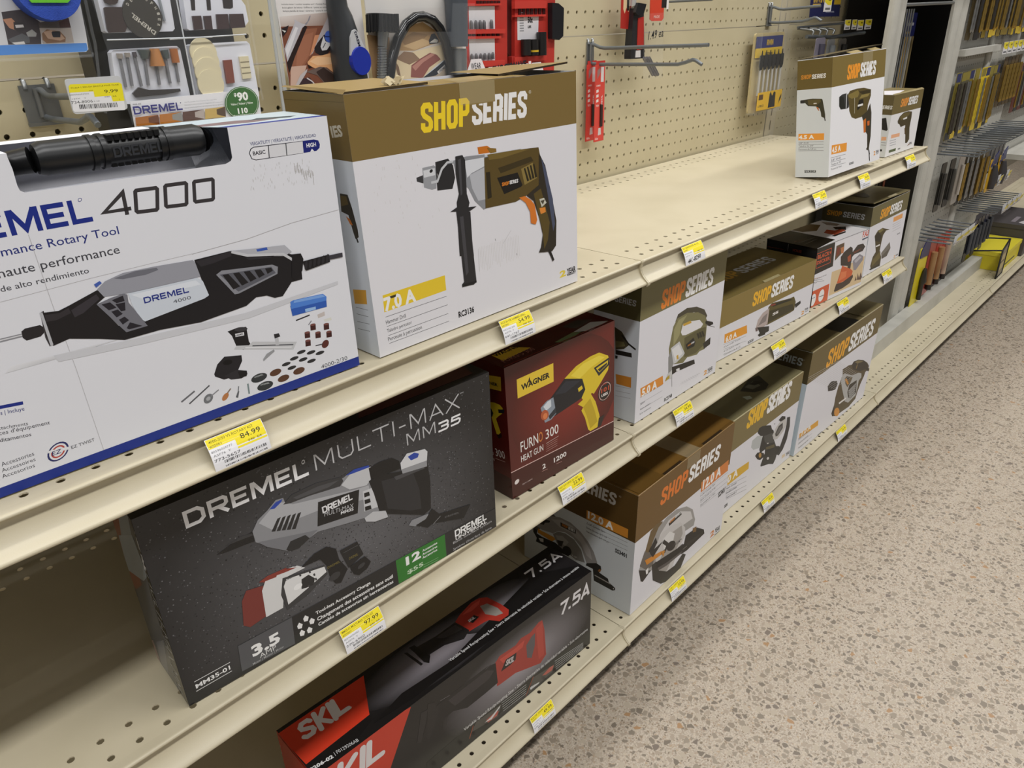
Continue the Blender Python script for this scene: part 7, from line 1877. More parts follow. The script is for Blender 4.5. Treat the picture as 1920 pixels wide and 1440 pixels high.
def accessory_kit():
    y = 13.0; t = thing('accessory_kit', 'black accessory kit with four white trays of bits behind clear plastic', 'accessory kit', (-17.4, 14, 7))
    slab('storage_case', PLAS, t, -20.9, 6.7, -14.5, 16.2, y+.45, y+1.9, '2c2b28', .4)
    trays = [[(-20.292,13.385),(-20.297,12.104),(-20.209,12.04),(-17.511,12.029),(-17.393,12.13),(-17.331,13.387)], [(-16.751,13.387),(-16.835,12.116),(-16.745,12.048),(-14.137,12.09),(-13.856,12.348),(-13.882,13.009),(-14.036,13.227),(-14.068,13.389)],
             [(-20.132,11.413),(-17.47,11.448),(-17.347,11.337),(-17.321,9.05),(-20.478,9.327),(-20.266,11.306)], [(-16.884,11.439),(-16.766,11.488),(-14.119,11.521),(-13.991,11.398),(-13.945,9.116),(-16.975,9.191)]]
    for pts in trays:
        g = G(); ext(g, pts, y, y+.6, 'dfe1ea'); g.obj('tray', PLAS, t)
    # grinding points in the lower left tray
    for (a, b, c, col, rr) in PB:
        g = G(); rod(g, a, c, y-.08, .07, '77777b'); rod(g, a, b, y-.12, rr[0], col, 10, rr[1]); g.obj('grinding_point', PLAS, t)
    g = G(); ext(g, [(-19.84,9.703),(-19.533,9.918),(-19.112,9.78),(-17.765,9.733),(-17.76,9.622),(-18.528,9.545),(-19.742,9.535)], y-.12, y+.05, '2e2826'); g.obj('wrench', PLAS, t)
    for i, c in enumerate([(-16.361,11.132),(-16.352,10.748),(-16.368,10.32),(-16.381,9.83)]):
        r = .62; yy = y-.03-.06*i; g = G(); ring = [(c[0]+r*math.cos(k*math.pi/12), c[1]+r*math.sin(k*math.pi/12)) for k in range(24)]
        ext(g, ring, yy-.09, yy, 'd9cfae'); g.obj('felt_wheel', PLAS, t)
    g = G(); ext(g, [(-15.49,10.773),(-15.079,10.78),(-15.135,9.798),(-15.521,9.782)], y-.12, y+.1, '7c3f30'); g.obj('polishing_compound', PLAS, t)
    g = G(); q = [(-14.674,10.888),(-14.216,10.894),(-14.238,9.941),(-14.686,9.927)]; ext(g, q, y-.1, y+.1, 'd9cfae')
    for k in (1, 2, 3):
        f = k/4; a = [(q[3][i]-q[0][i])*f+q[0][i] for i in (0, 1)]; b = [(q[2][i]-q[1][i])*f+q[1][i] for i in (0, 1)]; g.add([(a[0], y-.11, a[1]-.02), (b[0], y-.11, b[1]-.02), (b[0], y-.11, b[1]+.02), (a[0], y-.11, a[1]+.02)], [(0, 1, 2, 3)], '8a8068')
    g.obj('felt_cylinder', PLAS, t)
    for pts in ([(-20.164,12.951),(-20.103,12.987),(-19.421,12.981),(-19.363,12.895),(-19.418,12.254),(-19.548,12.057),(-20.19,12.051),(-20.237,12.175)], [(-20.09,13.334),(-20.082,13.167),(-19.874,13.069),(-19.599,13.116),(-19.464,13.333)]):
        g = G(); ext(g, pts, y-.1, y+.1, '3b2c27'); g.obj('sanding_drum', PLAS, t)
    g = G(); c = [(-18.697,12.643)][0]; r = .80; n = 28
    g.add([(c[0]+r*1.0*math.cos(k*2*math.pi/n), y-.03, c[1]+r*1.06*math.sin(k*2*math.pi/n)) for k in range(n)]+[(c[0]+r*math.cos(k*2*math.pi/n), y-.13, c[1]+r*1.06*math.sin(k*2*math.pi/n)) for k in range(n)], [tuple(range(2*n-1, n-1, -1))[::-1], ]+[(k, (k+1) % n, n+(k+1) % n, n+k) for k in range(n)], '3a362f')
    a = Art(g, (c[0], y-.13, c[1]), (1, 0, 0), (0, 0, 1)); word = 'REINFORCED'
    for k, ch in enumerate(word):
        an = math.radians(-28+k*19); a.ops([('T', ch, 'b8b4a8', .62*math.cos(an), .62*math.sin(an), .09, .12, math.degrees(an)+90-180, 'b')])
    a.ops([('T', 'DREMEL', 'c4c0b4', .42, -.62, 1.12, .17, 138, 'b')])
    g.obj('cutting_disc', PLAS, t)
    g = G(); rod(g, *[(-17.82,13.283),(-17.791,12.447)], y-.05, .06, '8d9298'); g.obj('mandrel', PLAS, t)
    for q in [[(-16.441,13.283),(-16.245,13.282),(-16.315,12.841),(-16.481,12.843)],[(-15.711,13.282),(-15.525,13.281),(-15.586,12.834),(-15.763,12.835)],[(-14.958,13.281),(-14.461,13.28),(-14.518,12.931),(-14.658,12.883),(-14.974,12.908)]]:
        g = G(); ext(g, q, y-.02, y+.05, '2a2220'); g.obj('abrasive_band', PLAS, t)
    for q in [[(-16.534,12.608),(-16.136,12.616),(-16.165,12.072),(-16.569,12.055)],[(-16.016,12.601),(-15.672,12.609),(-15.714,12.06),(-16.045,12.055)],[(-15.41,12.658),(-14.866,12.665),(-14.895,12.067),(-15.478,12.054)],[(-14.769,12.663),(-14.112,12.668),(-14.111,12.103),(-14.86,12.08)]]:
        g = G(); ext(g, q, y-.1, y+.05, '3c2a2a'); g.obj('sanding_band', PLAS, t)
    # clear dividers and the outer blister shell
    g = G(); 
    for p, q in ([(-17.195,13.27),(-17.245,9.397)], [(-20.423,11.783),(-15.909,11.751)], [(-17.849,11.722),(-14.245,11.809)]): rod(g, p, q, y-.3, .03, 'c9cdd0', 6)
    g.obj('divider', PLAS, t)
    g = G(); q = [(-20.708,13.724),(-20.595,11.855),(-20.269,8.504),(-14.215,8.352),(-14.162,11.83),(-14.245,13.779)]; ext(g, q, y-.45, y-.4, 'ffffff')
    e_ = [(-13.898,13.265),(-13.93,12.036),(-13.929,10.853),(-14.002,9.698),(-13.956,8.952)]; g.tube([(p[0], y-.3, p[1]) for p in e_], .05, 6, 'ffffff'); e2 = [(-20.869,13.275),(-20.921,12.043),(-20.915,11.678),(-21.084,10.447),(-21.188,9.041)]; g.tube([(p[0], y-.3, p[1]) for p in e2], .06, 6, 'ffffff')
    g.obj('clear_shell', FILM, t)
    g = G(); q = [(-20.123,9.408),(-14.16,9.471),(-14.218,7.931),(-20.173,8.298)]; O = q[3]
    ext(g, q, y-.35, y-.3, 'e9e9ee'); art(g, 'kit.label', KITF[0], KITF[1], KITF[2], .02); g.obj('printed_label', PKG, t)
accessory_kit()
# --- scrub brush pad pack, top left
def pad_pack():
    y = 12.6; t = thing('cleaning_pad_pack', 'blister pack with round blue scouring pad and photo card at top left', 'blister pack', (-24.5, y, 11.4))
    g = G(); q = [(-26.125,11.326),(-24.411,11.399),(-21.376,11.38),(-21.262,11.473),(-21.196,12.051),(-21.115,13.368),(-25.691,13.365)]; ext(g, q, y, y+.06, 'd5d5d8'); art(g, 'pad.card', PADF[0], PADF[1], PADF[2]); g.obj('backing_card', PKG, t)
    c = [(-22.374,13.695)][0]; r = 1.0
    g = G(); n = 40
    R_ = [(-21.275,13.434),(-22.713,12.484)]; r = max(R_[0][0]-c[0], c[1]-R_[1][1])
    g.add([(c[0]+r*math.cos(k*2*math.pi/n), y-.05, c[1]+r*math.sin(k*2*math.pi/n)) for k in range(n)]+[(c[0]+r*.97*math.cos(k*2*math.pi/n), y-.7, c[1]+r*.97*math.sin(k*2*math.pi/n)) for k in range(n)], [tuple(range(n, 2*n))]+[(k, (k+1) % n, n+(k+1) % n, n+k) for k in range(n)], '2a4fb4')
    g.obj('scouring_pad', mat('blue_scouring_fibre', '2c50b8', 0.8, bump=(1500, 1.0), mottle=(60, '20409c')), t)
    g = G(); ext(g, [(-23.133,13.203),(-23.069,13.116),(-21.834,13.11),(-21.715,13.2),(-21.593,13.647),(-23.009,13.636)], y-.78, y-.72, '6cc23a'); g.obj('sticker', PKG, t)
    g = G(); q = [(-26.199,11.154),(-24.486,11.232),(-21.17,11.236),(-21.166,11.346),(-21.15,13.364),(-25.713,13.361)]; ext(g, q, y-.12, y-.08, 'ffffff'); g.tube([(p[0], y-.08, p[1]) for p in q[:4]], .06, 6, 'ffffff'); g.obj('clear_shell', FILM, t)
pad_pack()
# --- engraver pack
def engraver_pack():
    y = 13.5; t = thing('engraver_pack', 'clear pack with dark grey engraver and workshop photo card behind the hammer drill carton', 'blister pack', (-9.5, y, 7.5))
    g = G(); q = [(-12.023,13.496),(-11.892,9.278),(-11.875,8.104),(-6.946,7.806),(-7.001,9.354),(-7.014,13.507)]; ext(g, q, y, y+.08, 'e0dcda'); art(g, 'eng.card', ENGF[0], ENGF[1], ENGF[2]); g.obj('backing_card', PKG, t)
    g = G(); pts = [(-8.773,13.452),(-8.767,12.855),(-8.652,12.431),(-8.563,11.693),(-8.542,10.753),(-8.425,9.297)]; g.tube([(p[0], y-.35, p[1]) for p in pts], [.50, .54, .62, .74, .84, .9], 20, '303234'); g.obj('engraver_body', PLAS, t)
    g = G(); ext(g, [(-8.769,11.507),(-8.6,11.808),(-8.428,11.865),(-8.282,11.738),(-7.908,10.852),(-8.136,10.736),(-8.705,10.573),(-8.896,10.676)], y-1.22, y-1.1, 'b9babc'); a = Art(g, ([(-8.52,11.745)][0][0], y-1.23, [(-8.52,11.745)][0][1]), (.25, 0, -1), (1, 0, .25)); a.ops([('T', 'DREMEL', '22243a', 0, 0, 1.0, .14, 0, 'b')]); g.obj('name_plate', PLAS, t)
    c = [(-8.324,10.382)][0]; g = G(); n = 28; r = .62
    g.add([(c[0]+r*math.cos(k*2*math.pi/n), y-1.0, c[1]+r*1.15*math.sin(k*2*math.pi/n)) for k in range(n)]+[(c[0]+r*.94*math.cos(k*2*math.pi/n), y-1.34, c[1]+r*1.08*math.sin(k*2*math.pi/n)) for k in range(n)], [tuple(range(n, 2*n))]+[(k, (k+1) % n, n+(k+1) % n, n+k) for k in range(n)], '1b2f9a'); g.obj('stroke_dial', PLAS, t, )
    g = G(); q = [(-12.447,13.482),(-12.505,8.179),(-12.337,8.163),(-12.166,13.483)]; ext(g, q, y-.3, y-.05, 'ffffff'); q2 = [(-12.482,13.482),(-12.617,8.19)]; g.tube([(p[0], y-.25, p[1]) for p in q2], .08, 6, 'ffffff'); g.obj('clear_edge', mat('ribbed_clear_plastic', 'c9ced2', 0.15, alpha=0.5), t)
engraver_pack()
# --- flexible shaft pack
def flex_pack():
    y = 13.4; t = thing('flexible_shaft_pack', 'clear pack with looped black flexible shaft beside the red bit set', 'blister pack', (-3.2, y, 7.5))
    g = G(); q = [(-6.832,13.503),(-6.732,9.236),(-6.724,7.965),(.086,7.738),(.43,13.519)]; ext(g, q, y, y+.08, 'd9d6d2'); art(g, 'flx.card', FLXF[0], FLXF[1], FLXF[2]); g.obj('backing_card', PKG, t)
    pts = [(-6.127,8.273),(-5.971,9.294),(-5.681,10.29),(-5.188,11.268),(-4.492,12.007),(-3.79,12.356),(-3.208,12.396),(-2.541,12.201),(-2.033,11.748),(-1.688,11.079),(-1.467,10.078),(-1.459,8.991),(-1.505,7.883)]
    g = G(); g.tube([(p[0], y-.35, p[1]) for p in pts], .27, 12, '19191b'); g.obj('shaft_casing', mat('gloss_black_rubber', '151516', 0.15), t)
    g = G(); p = [(-6.163,12.534),(-6.232,11.69)]; rod(g, p[0], p[1], y-.5, .98*.85, '1b1b1c', 24)
    for k in range(24): 
        an = k*math.pi/12; g.tube([(p[0][0]+.83*math.cos(an), y-.5+.83*math.sin(an), p[0][1]), (p[1][0]+.83*math.cos(an), y-.5+.83*math.sin(an), p[1][1])], .05, 5, '111112')
    g.obj('collar_nut', PLAS, t)
    p = [(-6.165,11.688),(-6.305,10.98),(-6.728,8.327)]; g = G(); g.tube([(p[0][0], y-.4, p[0][1]), (p[1][0], y-.4, p[1][1])], [.33, .26], 14, '9fa3a4'); z = p[1][1]
    while z > p[2][1]: 
        f = (p[1][1]-z)/(p[1][1]-p[2][1]); x = p[1][0]+(p[2][0]-p[1][0])*f; g.tube([(x, y-.4, z), (x, y-.4, z-.09)], [.27, .27], 12, '8d9192'); g.tube([(x, y-.4, z-.09), (x, y-.4, z-.13)], [.2, .2], 10, '4a4d4e'); z -= .13
    g.obj('spring_guard', mat('spring_steel', '9a9ea0', 0.3, metal=.8), t)
    p = [(-.785,13.499),(-.863,10.765),(-.766,10.654),(-.84,9.135),(-.894,7.836)]; g = G(); g.tube([(p[0][0], y-.5, p[0][1]), (p[1][0], y-.5, p[1][1])], [.68, .60], 18, '4a4f56'); g.obj('handpiece', PLAS, t)
    g = G(); g.tube([(p[2][0], y-.5, p[2][1]), (p[4][0], y-.5, p[4][1])], [.45, .42], 16, 'a9adae'); g.obj('handpiece_tip', mat('spring_steel'), t)
    g = G(); q = [(-7.018,12.778),(-5.308,12.762),(-5.401,11.667),(-2.139,11.577),(-1.9,12.997),(-.201,12.987),(-.4,7.794),(-7.685,8.408)]; ext(g, q, y-1.42, y-1.40, 'ffffff'); g.obj('clear_shell', FILM, t)
flex_pack()
# --- red driver bit set
def bit_set():
    y = 14.0; t = thing('driver_bit_set', 'red hinged driver bit case with black latch above the hammer drill carton', 'bit set', (5, y, 7.5))
    X0 = [(.918,13.229),(4.656,13.22),(5.329,13.218),(8.894,13.209),(9.236,13.209)]
    g = G(); ext(g, [(.943,13.546),(.866,9.006),(4.392,8.899),(4.581,13.553)], y, y+1.3, 'b5352c'); g.obj('case_half', PLAS, t)
    g = G(); ext(g, [(5.312,13.555),(5.089,8.896),(9.066,8.863),(9.238,13.564)], y, y+1.3, 'b5352c'); g.obj('case_half', PLAS, t)
    g = G(); ext(g, [(4.82,13.563),(4.726,10.233),(5.027,9.942),(5.356,10.206),(5.556,13.564)], y+.3, y+1.2, '4a1a18'); ext(g, [(4.754,9.956),(5.134,9.978),(5.148,9.538),(4.767,9.538)], y-.1, y+.3, 'a8302a'); g.obj('hinge', PLAS, t)
    for i, q in enumerate([[(1.202,12.89),(3.424,12.892),(3.379,11.59),(1.161,11.628)],[(1.094,11.117),(3.32,11.08),(3.277,9.793),(1.084,9.868)],[(5.457,12.269),(7.515,12.257),(7.42,10.886),(5.435,10.913)]]):
        g = G(); ext(g, q, y-.02, y+.05, 'd8d5d8')
        if i == 2:
            O = q; a = Art(g, (O[3][0], y-.03, O[3][1]), (1, 0, 0), (0, 0, 1)); a.ops([('T', '50x', '232325', 1.0, 1.0, .5, .34, 0, 'k'), ('T', 'UP TO', '3a3a3c', 1.0, 1.5, .3, .12, 0, 'k'), ('T', 'LIFE', '3a3a3c', 1.0, .68, .32, .14, 0, 'k')])
            for k in range(8): a.rect('8f8f92', .22, .5+k*.15, .6, .56+k*.15)
        g.obj('printed_insert', PKG, t)
    g = G()
    for q in [[(.88,11.651),(4.128,11.606),(4.115,11.34),(.861,11.397)],[(.851,11.269),(3.744,11.198),(3.737,11.065),(.84,11.123)],[(.857,9.881),(4.039,9.795),(4.022,9.442),(.887,9.54)],[(5.082,13.136),(8.124,13.165),(8.118,12.735),(5.065,12.724)],[(5.051,12.365),(8.045,12.362),(8.043,12.244),(5.046,12.251)],[(4.95,9.908),(8.078,9.881),(8.073,9.592),(4.934,9.511)],[(.985,13.01),(3.839,13.03),(3.833,12.92),(.977,12.903)]]: ext(g, q, y-.2, y+.1, 'c23c32')
    for q in [[(1.013,11.412),(1.225,11.406),(1.21,11.204),(.997,11.211)],[(1.418,11.4),(1.632,11.394),(1.618,11.191),(1.403,11.198)],[(1.827,11.388),(2.044,11.382),(2.031,11.178),(1.813,11.185)],[(2.242,11.376),(2.462,11.37),(2.448,11.164),(2.228,11.171)],[(2.661,11.364),(2.884,11.357),(2.871,11.151),(2.648,11.158)],[(3.086,11.352),(3.311,11.345),(3.299,11.137),(3.074,11.144)],[(3.516,11.339),(3.744,11.333),(3.733,11.123),(3.504,11.131)],[(1.87,13.187),(2.084,13.187),(2.073,13.025),(1.859,13.026)],[(2.165,13.186),(2.38,13.186),(2.37,13.023),(2.154,13.025)],[(2.462,13.185),(2.679,13.185),(2.669,13.022),(2.451,13.023)],[(2.761,13.184),(2.981,13.184),(2.971,13.02),(2.751,13.021)],[(3.064,13.184),(3.285,13.183),(3.275,13.019),(3.054,13.02)],[(3.368,13.183),(3.592,13.182),(3.582,13.017),(3.359,13.018)],[(3.676,13.182),(3.901,13.181),(3.892,13.015),(3.667,13.017)],[(5.576,12.722),(5.814,12.72),(5.801,12.357),(5.562,12.361)],[(5.953,12.719),(6.194,12.717),(6.182,12.352),(5.94,12.355)],[(6.334,12.715),(6.577,12.713),(6.567,12.346),(6.322,12.35)],[(6.719,12.712),(6.964,12.71),(6.955,12.341),(6.709,12.344)],[(7.107,12.708),(7.356,12.706),(7.348,12.335),(7.099,12.339)],[(7.501,12.705),(7.752,12.702),(7.745,12.33),(7.493,12.333)],[(7.898,12.701),(8.152,12.699),(8.146,12.324),(7.891,12.328)]]: ext(g, q, y-.06, y+.02, '3a1210')
    g.obj('bit_rail', PLAS, t)
    for p in [[(1.222,12.131),(1.187,11.661)],[(1.615,12.142),(1.58,11.651)],[(1.983,12.136),(1.949,11.642)],[(2.325,12.13),(2.293,11.633)],[(2.965,12.155),(2.934,11.635)],[(1.143,10.298),(1.116,9.943)],[(1.513,10.3),(1.489,9.962)],[(1.915,10.282),(1.889,9.904)],[(2.264,10.285),(2.24,9.905)],[(2.647,10.287),(2.623,9.905)],[(2.975,10.311),(2.951,9.908)]]:
        g = G(); cx = p[0][0]; g.tube([(cx, y-.15, p[1][1]), (cx, y-.15, p[0][1]-.12), (cx, y-.15, p[0][1])], [.1, .1, .05], 8, '6a6668'); g.obj('driver_bit', mat('bit_steel', '6f6c6e', .35, metal=.6), t)
    for k, p in enumerate([[(5.918,10.933),(5.888,9.983)],[(6.663,10.908),(6.64,9.948)],[(7.465,11.32),(7.441,9.911)]]):
        g = G(); cx = p[0][0]; g.tube([(cx, y-.3, p[1][1]), (cx, y-.3, p[0][1])], .33, 14, '1c1a1a')
        if k == 1: g.tube([(cx, y-.3, p[1][1]+.2), (cx, y-.3, p[1][1]+.32)], .335, 14, 'c9a82c')
        g.obj('nut_driver', PLAS, t)
    g = G(); ext(g, [(8.46,13.039),(9.106,12.997),(9.659,12.715),(9.591,11.015),(9.169,10.782),(8.441,10.888)], y-.4, y+.7, '17171a'); g.obj('latch', PLAS, t)
    g = G(); q = [(.939,9.99),(1.768,9.986),(2.159,9.277),(2.066,8.74),(.226,8.788),(.486,9.225)]; ext(g, q, y-.32, y-.28, 'e9e2e4'); O = [(.858,9.431)][0]; a = Art(g, (O[0], y-.33, O[1]), (1, 0, 0), (0, 0, 1)); a.ops([('T', 'WEAR', '26262a', 0, 0, .85, .36, 0, 'c'), ('T', 'GUARD', '26262a', -.08, -.5, 1.05, .38, 0, 'c')])
    q = [(2.407,9.455),(7.344,9.506),(7.606,8.954),(7.665,8.364),(2.054,8.546)]; ext(g, q, y-.32, y-.28, 'e9e2e4'); O = [(2.701,9.071)][0]; a = Art(g, (O[0], y-.33, O[1]), (1, 0, .06), (0, 0, 1)); a.ops([('T', 'SHOCKWAVE', '2a2a2e', 0, 0, 3.2, .44, 0, 'k')]); a.rect('b8342c', 3.35, .02, 3.72, .4); a.rect('e9e2e4', 3.41, .08, 3.66, .34)
    g.obj('printed_sleeve', PKG, t)
bit_set()
# --- narrow red cards on the long hook
def red_card(y, label, dx=0.0):
    g = G(); x0, x1, z0, z1 = 15.0+dx, 16.25+dx, 3.3, 9.15
    t = thing('saw_blade_card', label, 'blade pack', ((x0+x1)/2, y, z0), 'narrow red blade cards on the long hook')
    ext(g, [(x0, z0), (x1, z0+.02), (x1, z1), (x0+.2, z1)], y, y+.05, 'c4352f'); a = Art(g, (x0, y, z0), (1, 0, 0), (0, 0, 1)); a.rect('d5463d', .02, .05, 1.22, 5.6)
    a.rect('dedada', .75, 4.35, 1.1, 5.4); a.ops([('T', 'CARBIDE', 'e6d8d6', .2, 4.05, .5, .12, 0, 'b'), ('T', 'TEETH', 'e6d8d6', .2, 2.6, .36, .14, 0, 'b'), ('T', 'THICK METAL', 'e6d8d6', 1.0, 2.0, 1.4, .16, 90, 'b'), ('T', '6 in', 'e6d8d6', .15, .15, .35, .18, 0, 'b')])
    for k in range(5): a.rect('8a8686', .3+k*.08, 4.6+k*.1, .36+k*.08, 5.2+k*.05)
    for k in range(3): a.poly('e6d8d6', [(.2, 2.9+k*.35), (.5, 2.95+k*.35), (.48, 3.15+k*.35), (.22, 3.1+k*.35)])
    a.poly('cfc6c4', [(.5, .45), (.9, .5), (.85, 1.0), (.55, 1.0)])
    g.obj('backing_card', PKG, t)
    g = G(); ext(g, [(x0+.68, z0+1.1), (x0+.98, z0+1.1), (x0+.98, z0+2.7), (x0+.68, z0+2.75)], y-.08, y-.02, '2c1716'); g.obj('blade', PLAS, t)
red_card(15.0, 'narrow red blade card nearest the front of the long hook'); red_card(15.75, 'narrow red blade card tucked behind the front red card', -.1)
# --- spade bit pack
def spade_pack():
    y = 15.0; t = thing('spade_bit_pack', 'clear pack of yellow labelled spade bits hanging beside the slotted upright', 'bit set', (43.3, y, 2.8), None)
    q = [(39.957,10.205),(46.552,10.583),(47.205,2.801),(40.72,2.735)]; xs = [p[0] for p in q]
    x0, x1, z0, z1 = 40.2, 46.7, 2.85, 10.3
    slab('backing_card', PKG, t, x0+.15, z0+.1, x1-.1, z1, y+.1, y+.3, 'b9a878', .25)
    g = G(); ext(g, [(x0+.3, 8.9), (x1-.6, 8.9), (x1-.6, 10.0), (x0+.3, 10.0)], y-.02, y+.05, '2a2f6a'); ext(g, [(x0+.3, 8.1), (x1-.6, 8.1), (x1-.6, 8.95), (x0+.3, 8.95)], y-.03, y+.05, 'dcb82a'); ext(g, [(x0+.7, 3.2), (x1-.5, 3.2), (x1-.5, 4.9), (x0+.7, 4.9)], y-.55, y-.5, 'e2b526')
    a = Art(g, (x0+.7, y-.55, 3.2), (1, 0, 0), (0, 0, 1)); a.poly('26221c', [(2.4, .1), (3.9, .1), (3.8, 1.5), (3.4, 1.6), (3.1, 1.2), (2.7, 1.65), (2.5, 1.4)]); a.poly('26221c', [(4.7, .3), (5.2, .9), (5.2, 1.3), (4.8, .9)]); a.rect('5a3a16', .2, 1.0, 1.1, 1.5); a.ops([('T', '6 PIECE', '3a3016', .2, .3, 1.2, .22, 0, 'b')]); b = Art(g, (x0+.3, y-.03, 8.1), (1, 0, 0), (0, 0, 1)); b.ops([('T', 'IRWIN', 'c9a82c', 2.1, 1.1, 1.4, .5, 0, 'k'), ('T', 'SPEEDBOR', '4a3a12', 2.0, .2, 1.6, .24, 0, 'k')])
    g.obj('printed_label', PKG, t)
    for k in range(6):
        x = x0+1.05+k*.88; g = G(); g.tube([(x, y-.3, 4.6), (x, y-.3, 7.0)], .13, 8, 'b8b6b0'); ext(g, [(x-.1, 6.9), (x+.1, 6.9), (x+.36, 7.3), (x+.36, 8.3), (x+.08, 8.35), (x, 8.75), (x-.08, 8.35), (x-.36, 8.3), (x-.36, 7.3)], y-.38, y-.3, '25231f'); g.obj('spade_bit', mat('bit_blade', '4a4844', 0.35, metal=.3) if False else PLAS, t)
    g = G(); ext(g, rounded(x0, z0-.1, x1, z1+.3, .3), y-.62, y-.6, 'ffffff'); g.box(x0, y-.6, z0, x0+.25, y+.2, z1, 'ffffff'); g.obj('clear_shell', FILM, t)
spade_pack()
# --- packs hanging from the upper board in the middle
def mid_packs():
    y = 14.6
    t = thing('saw_blade_pack', 'red and black blade pack hanging at the top edge with flame graphic', 'blade pack', (18, y, 11)); g = G(); ext(g, [(17.58,14.034),(17.603,11.296),(18.651,11.222),(18.996,14.044)], y, y+.08, 'b03028'); a = Art(g, ([(17.603,11.296)][0][0], y, [(17.603,11.296)][0][1]), (1, 0, 0), (0, 0, 1)); a.poly('e0c49a', [(.2, 1.3), (.4, 1.0), (.6, 1.4), (.9, 1.1), (1.1, 1.6), (1.2, 3.0), (.2, 3.0)]); a.rect('2a2220', .65, 1.2, .95, 3.0); g.obj('backing_card', PKG, t)
    g = G(); p = [(18.605,14.027),(18.693,12.824)]; rod(g, p[0], p[1], y-.2, .3, 'a5a9ac', 12); g.obj('blister_tube', mat('clear_tube', 'b9bdc0', 0.1, alpha=.5), t)
    y = 14.2; t = thing('bit_pack', 'black pack with red label and clip hanging behind the handwritten bag', 'bit set', (20, y, 9.2)); g = G(); ext(g, [(18.618,12.634),(19.604,12.862),(19.902,12.623),(20.279,9.295),(20.104,9.102),(18.413,9.136),(18.395,9.383)], y, y+.6, '242426'); g.obj('case', PLAS, t)
    g = G(); ext(g, [(19.163,11.965),(19.897,12.048),(20.089,9.802),(19.189,9.74)], y-.05, y, 'b03028'); ext(g, [(19.062,9.697),(19.624,9.702),(19.665,9.204),(19.006,9.216)], y-.06, y, 'd8d4d2'); a = Art(g, ([(19.496,10.121)][0][0], y-.06, [(19.496,10.121)][0][1]), (0, 0, 1), (-1, 0, 0)); g.obj('printed_label', PKG, t)
    g = G(); ext(g, [(18.718,13.003),(19.824,12.904),(19.509,12.244),(18.691,12.161),(18.406,12.353)], y-.3, y-.05, '1a1a1c'); g.obj('hanging_clip', PLAS, t)
    y = 13.8; t = thing('screw_bag', 'clear bag of bits with handwritten 1.49 ea price', 'plastic bag', (23, y, 7.5)); g = G(); ext(g, [(19.441,12.237),(22.103,12.299),(22.417,7.539),(19.644,7.618)], y, y+.02, 'ffffff'); g.obj('bag', FILM, t)
    g = G(); o = [(20.053,10.412),(22.18,10.52)]; a = Art(g, (o[0][0], y-.02, o[0][1]), (1, 0, .02), (0, 0, 1)); 
    a.ops([('T', '1.49 ea', '2a2a2c', 0, 0, o[1][0]-o[0][0], .62, 4, 'i')]); g.obj('handwriting', PKG, t)
    for p in [[(19.799,9.169),(21.183,7.826)],[(20.144,9.152),(21.543,7.803)],[(20.492,9.136),(21.906,7.78)]]:
        g = G(); rod(g, p[0], p[1], y+.12, .13, '8a8a86'); g.obj('drill_bit', mat('bit_steel'), t)
    y = 14.0; t = thing('blade_pack', 'orange red card with rounded corner hanging at the top edge', 'blade pack', (22.8, y, 11.7)); g = G(); ext(g, [(20.469,14.026),(20.521,11.843),(20.818,11.721),(22.178,11.715),(22.414,11.908),(22.319,14.039)], y, y+.06, 'd0442c'); a = Art(g, ([(20.532,11.727)][0][0], y, [(20.532,11.727)][0][1]), (1, 0, 0), (0, 0, 1)); a.rect('2a2220', 1.5, .9, 2.2, 4); a.rect('e8e2de', 2.2, .8, 2.5, 4); a.ops([('T', 'MADE', 'e8b8ac', .5, .2, .8, .2, 0, 'b')]); g.obj('backing_card', PKG, t)
mid_packs()
def wire_hook(name_label, x, y0, y1, z, group, bend=True):
    g = G(); p = [(x, y0, z), (x, y1+.8, z), (x, y1+.3, z+.2), (x, y1, z+.05)] if bend else [(x, y0, z), (x, y1, z)]
    g.tube(p, .1, 6); o = g.obj('wire_hook', WIRED); return tag(o, name_label, 'hook', group)
wire_hook('single wire hook poking out at the top edge above the bag', 25.4, PD, 10.8, 13.1, 'single wire hooks')
# --- hanging 9.99 price tag at the end of its hook
def hook_tag():
    y = 9.8; q = [(-23.287,10.554),(-21.33,10.539),(-21.432,9.253),(-23.31,9.343)]
    t = thing('hook_price_tag', 'large yellow and white price tag reading 9.99 on a hook end', 'price tag', (q[3][0], y, q[3][1]))
    g = G(); ext(g, rounded(q[3][0], q[3][1], q[1][0], q[1][1]+.02, .12), y, y+.06, 'c9cacb'); g.obj('tag_holder', PLAS, t)
    g = G(); art(g, 't9.card', T9F[0], T9F[1], T9F[2], .01); g.obj('printed_card', PKG, t)
hook_tag()

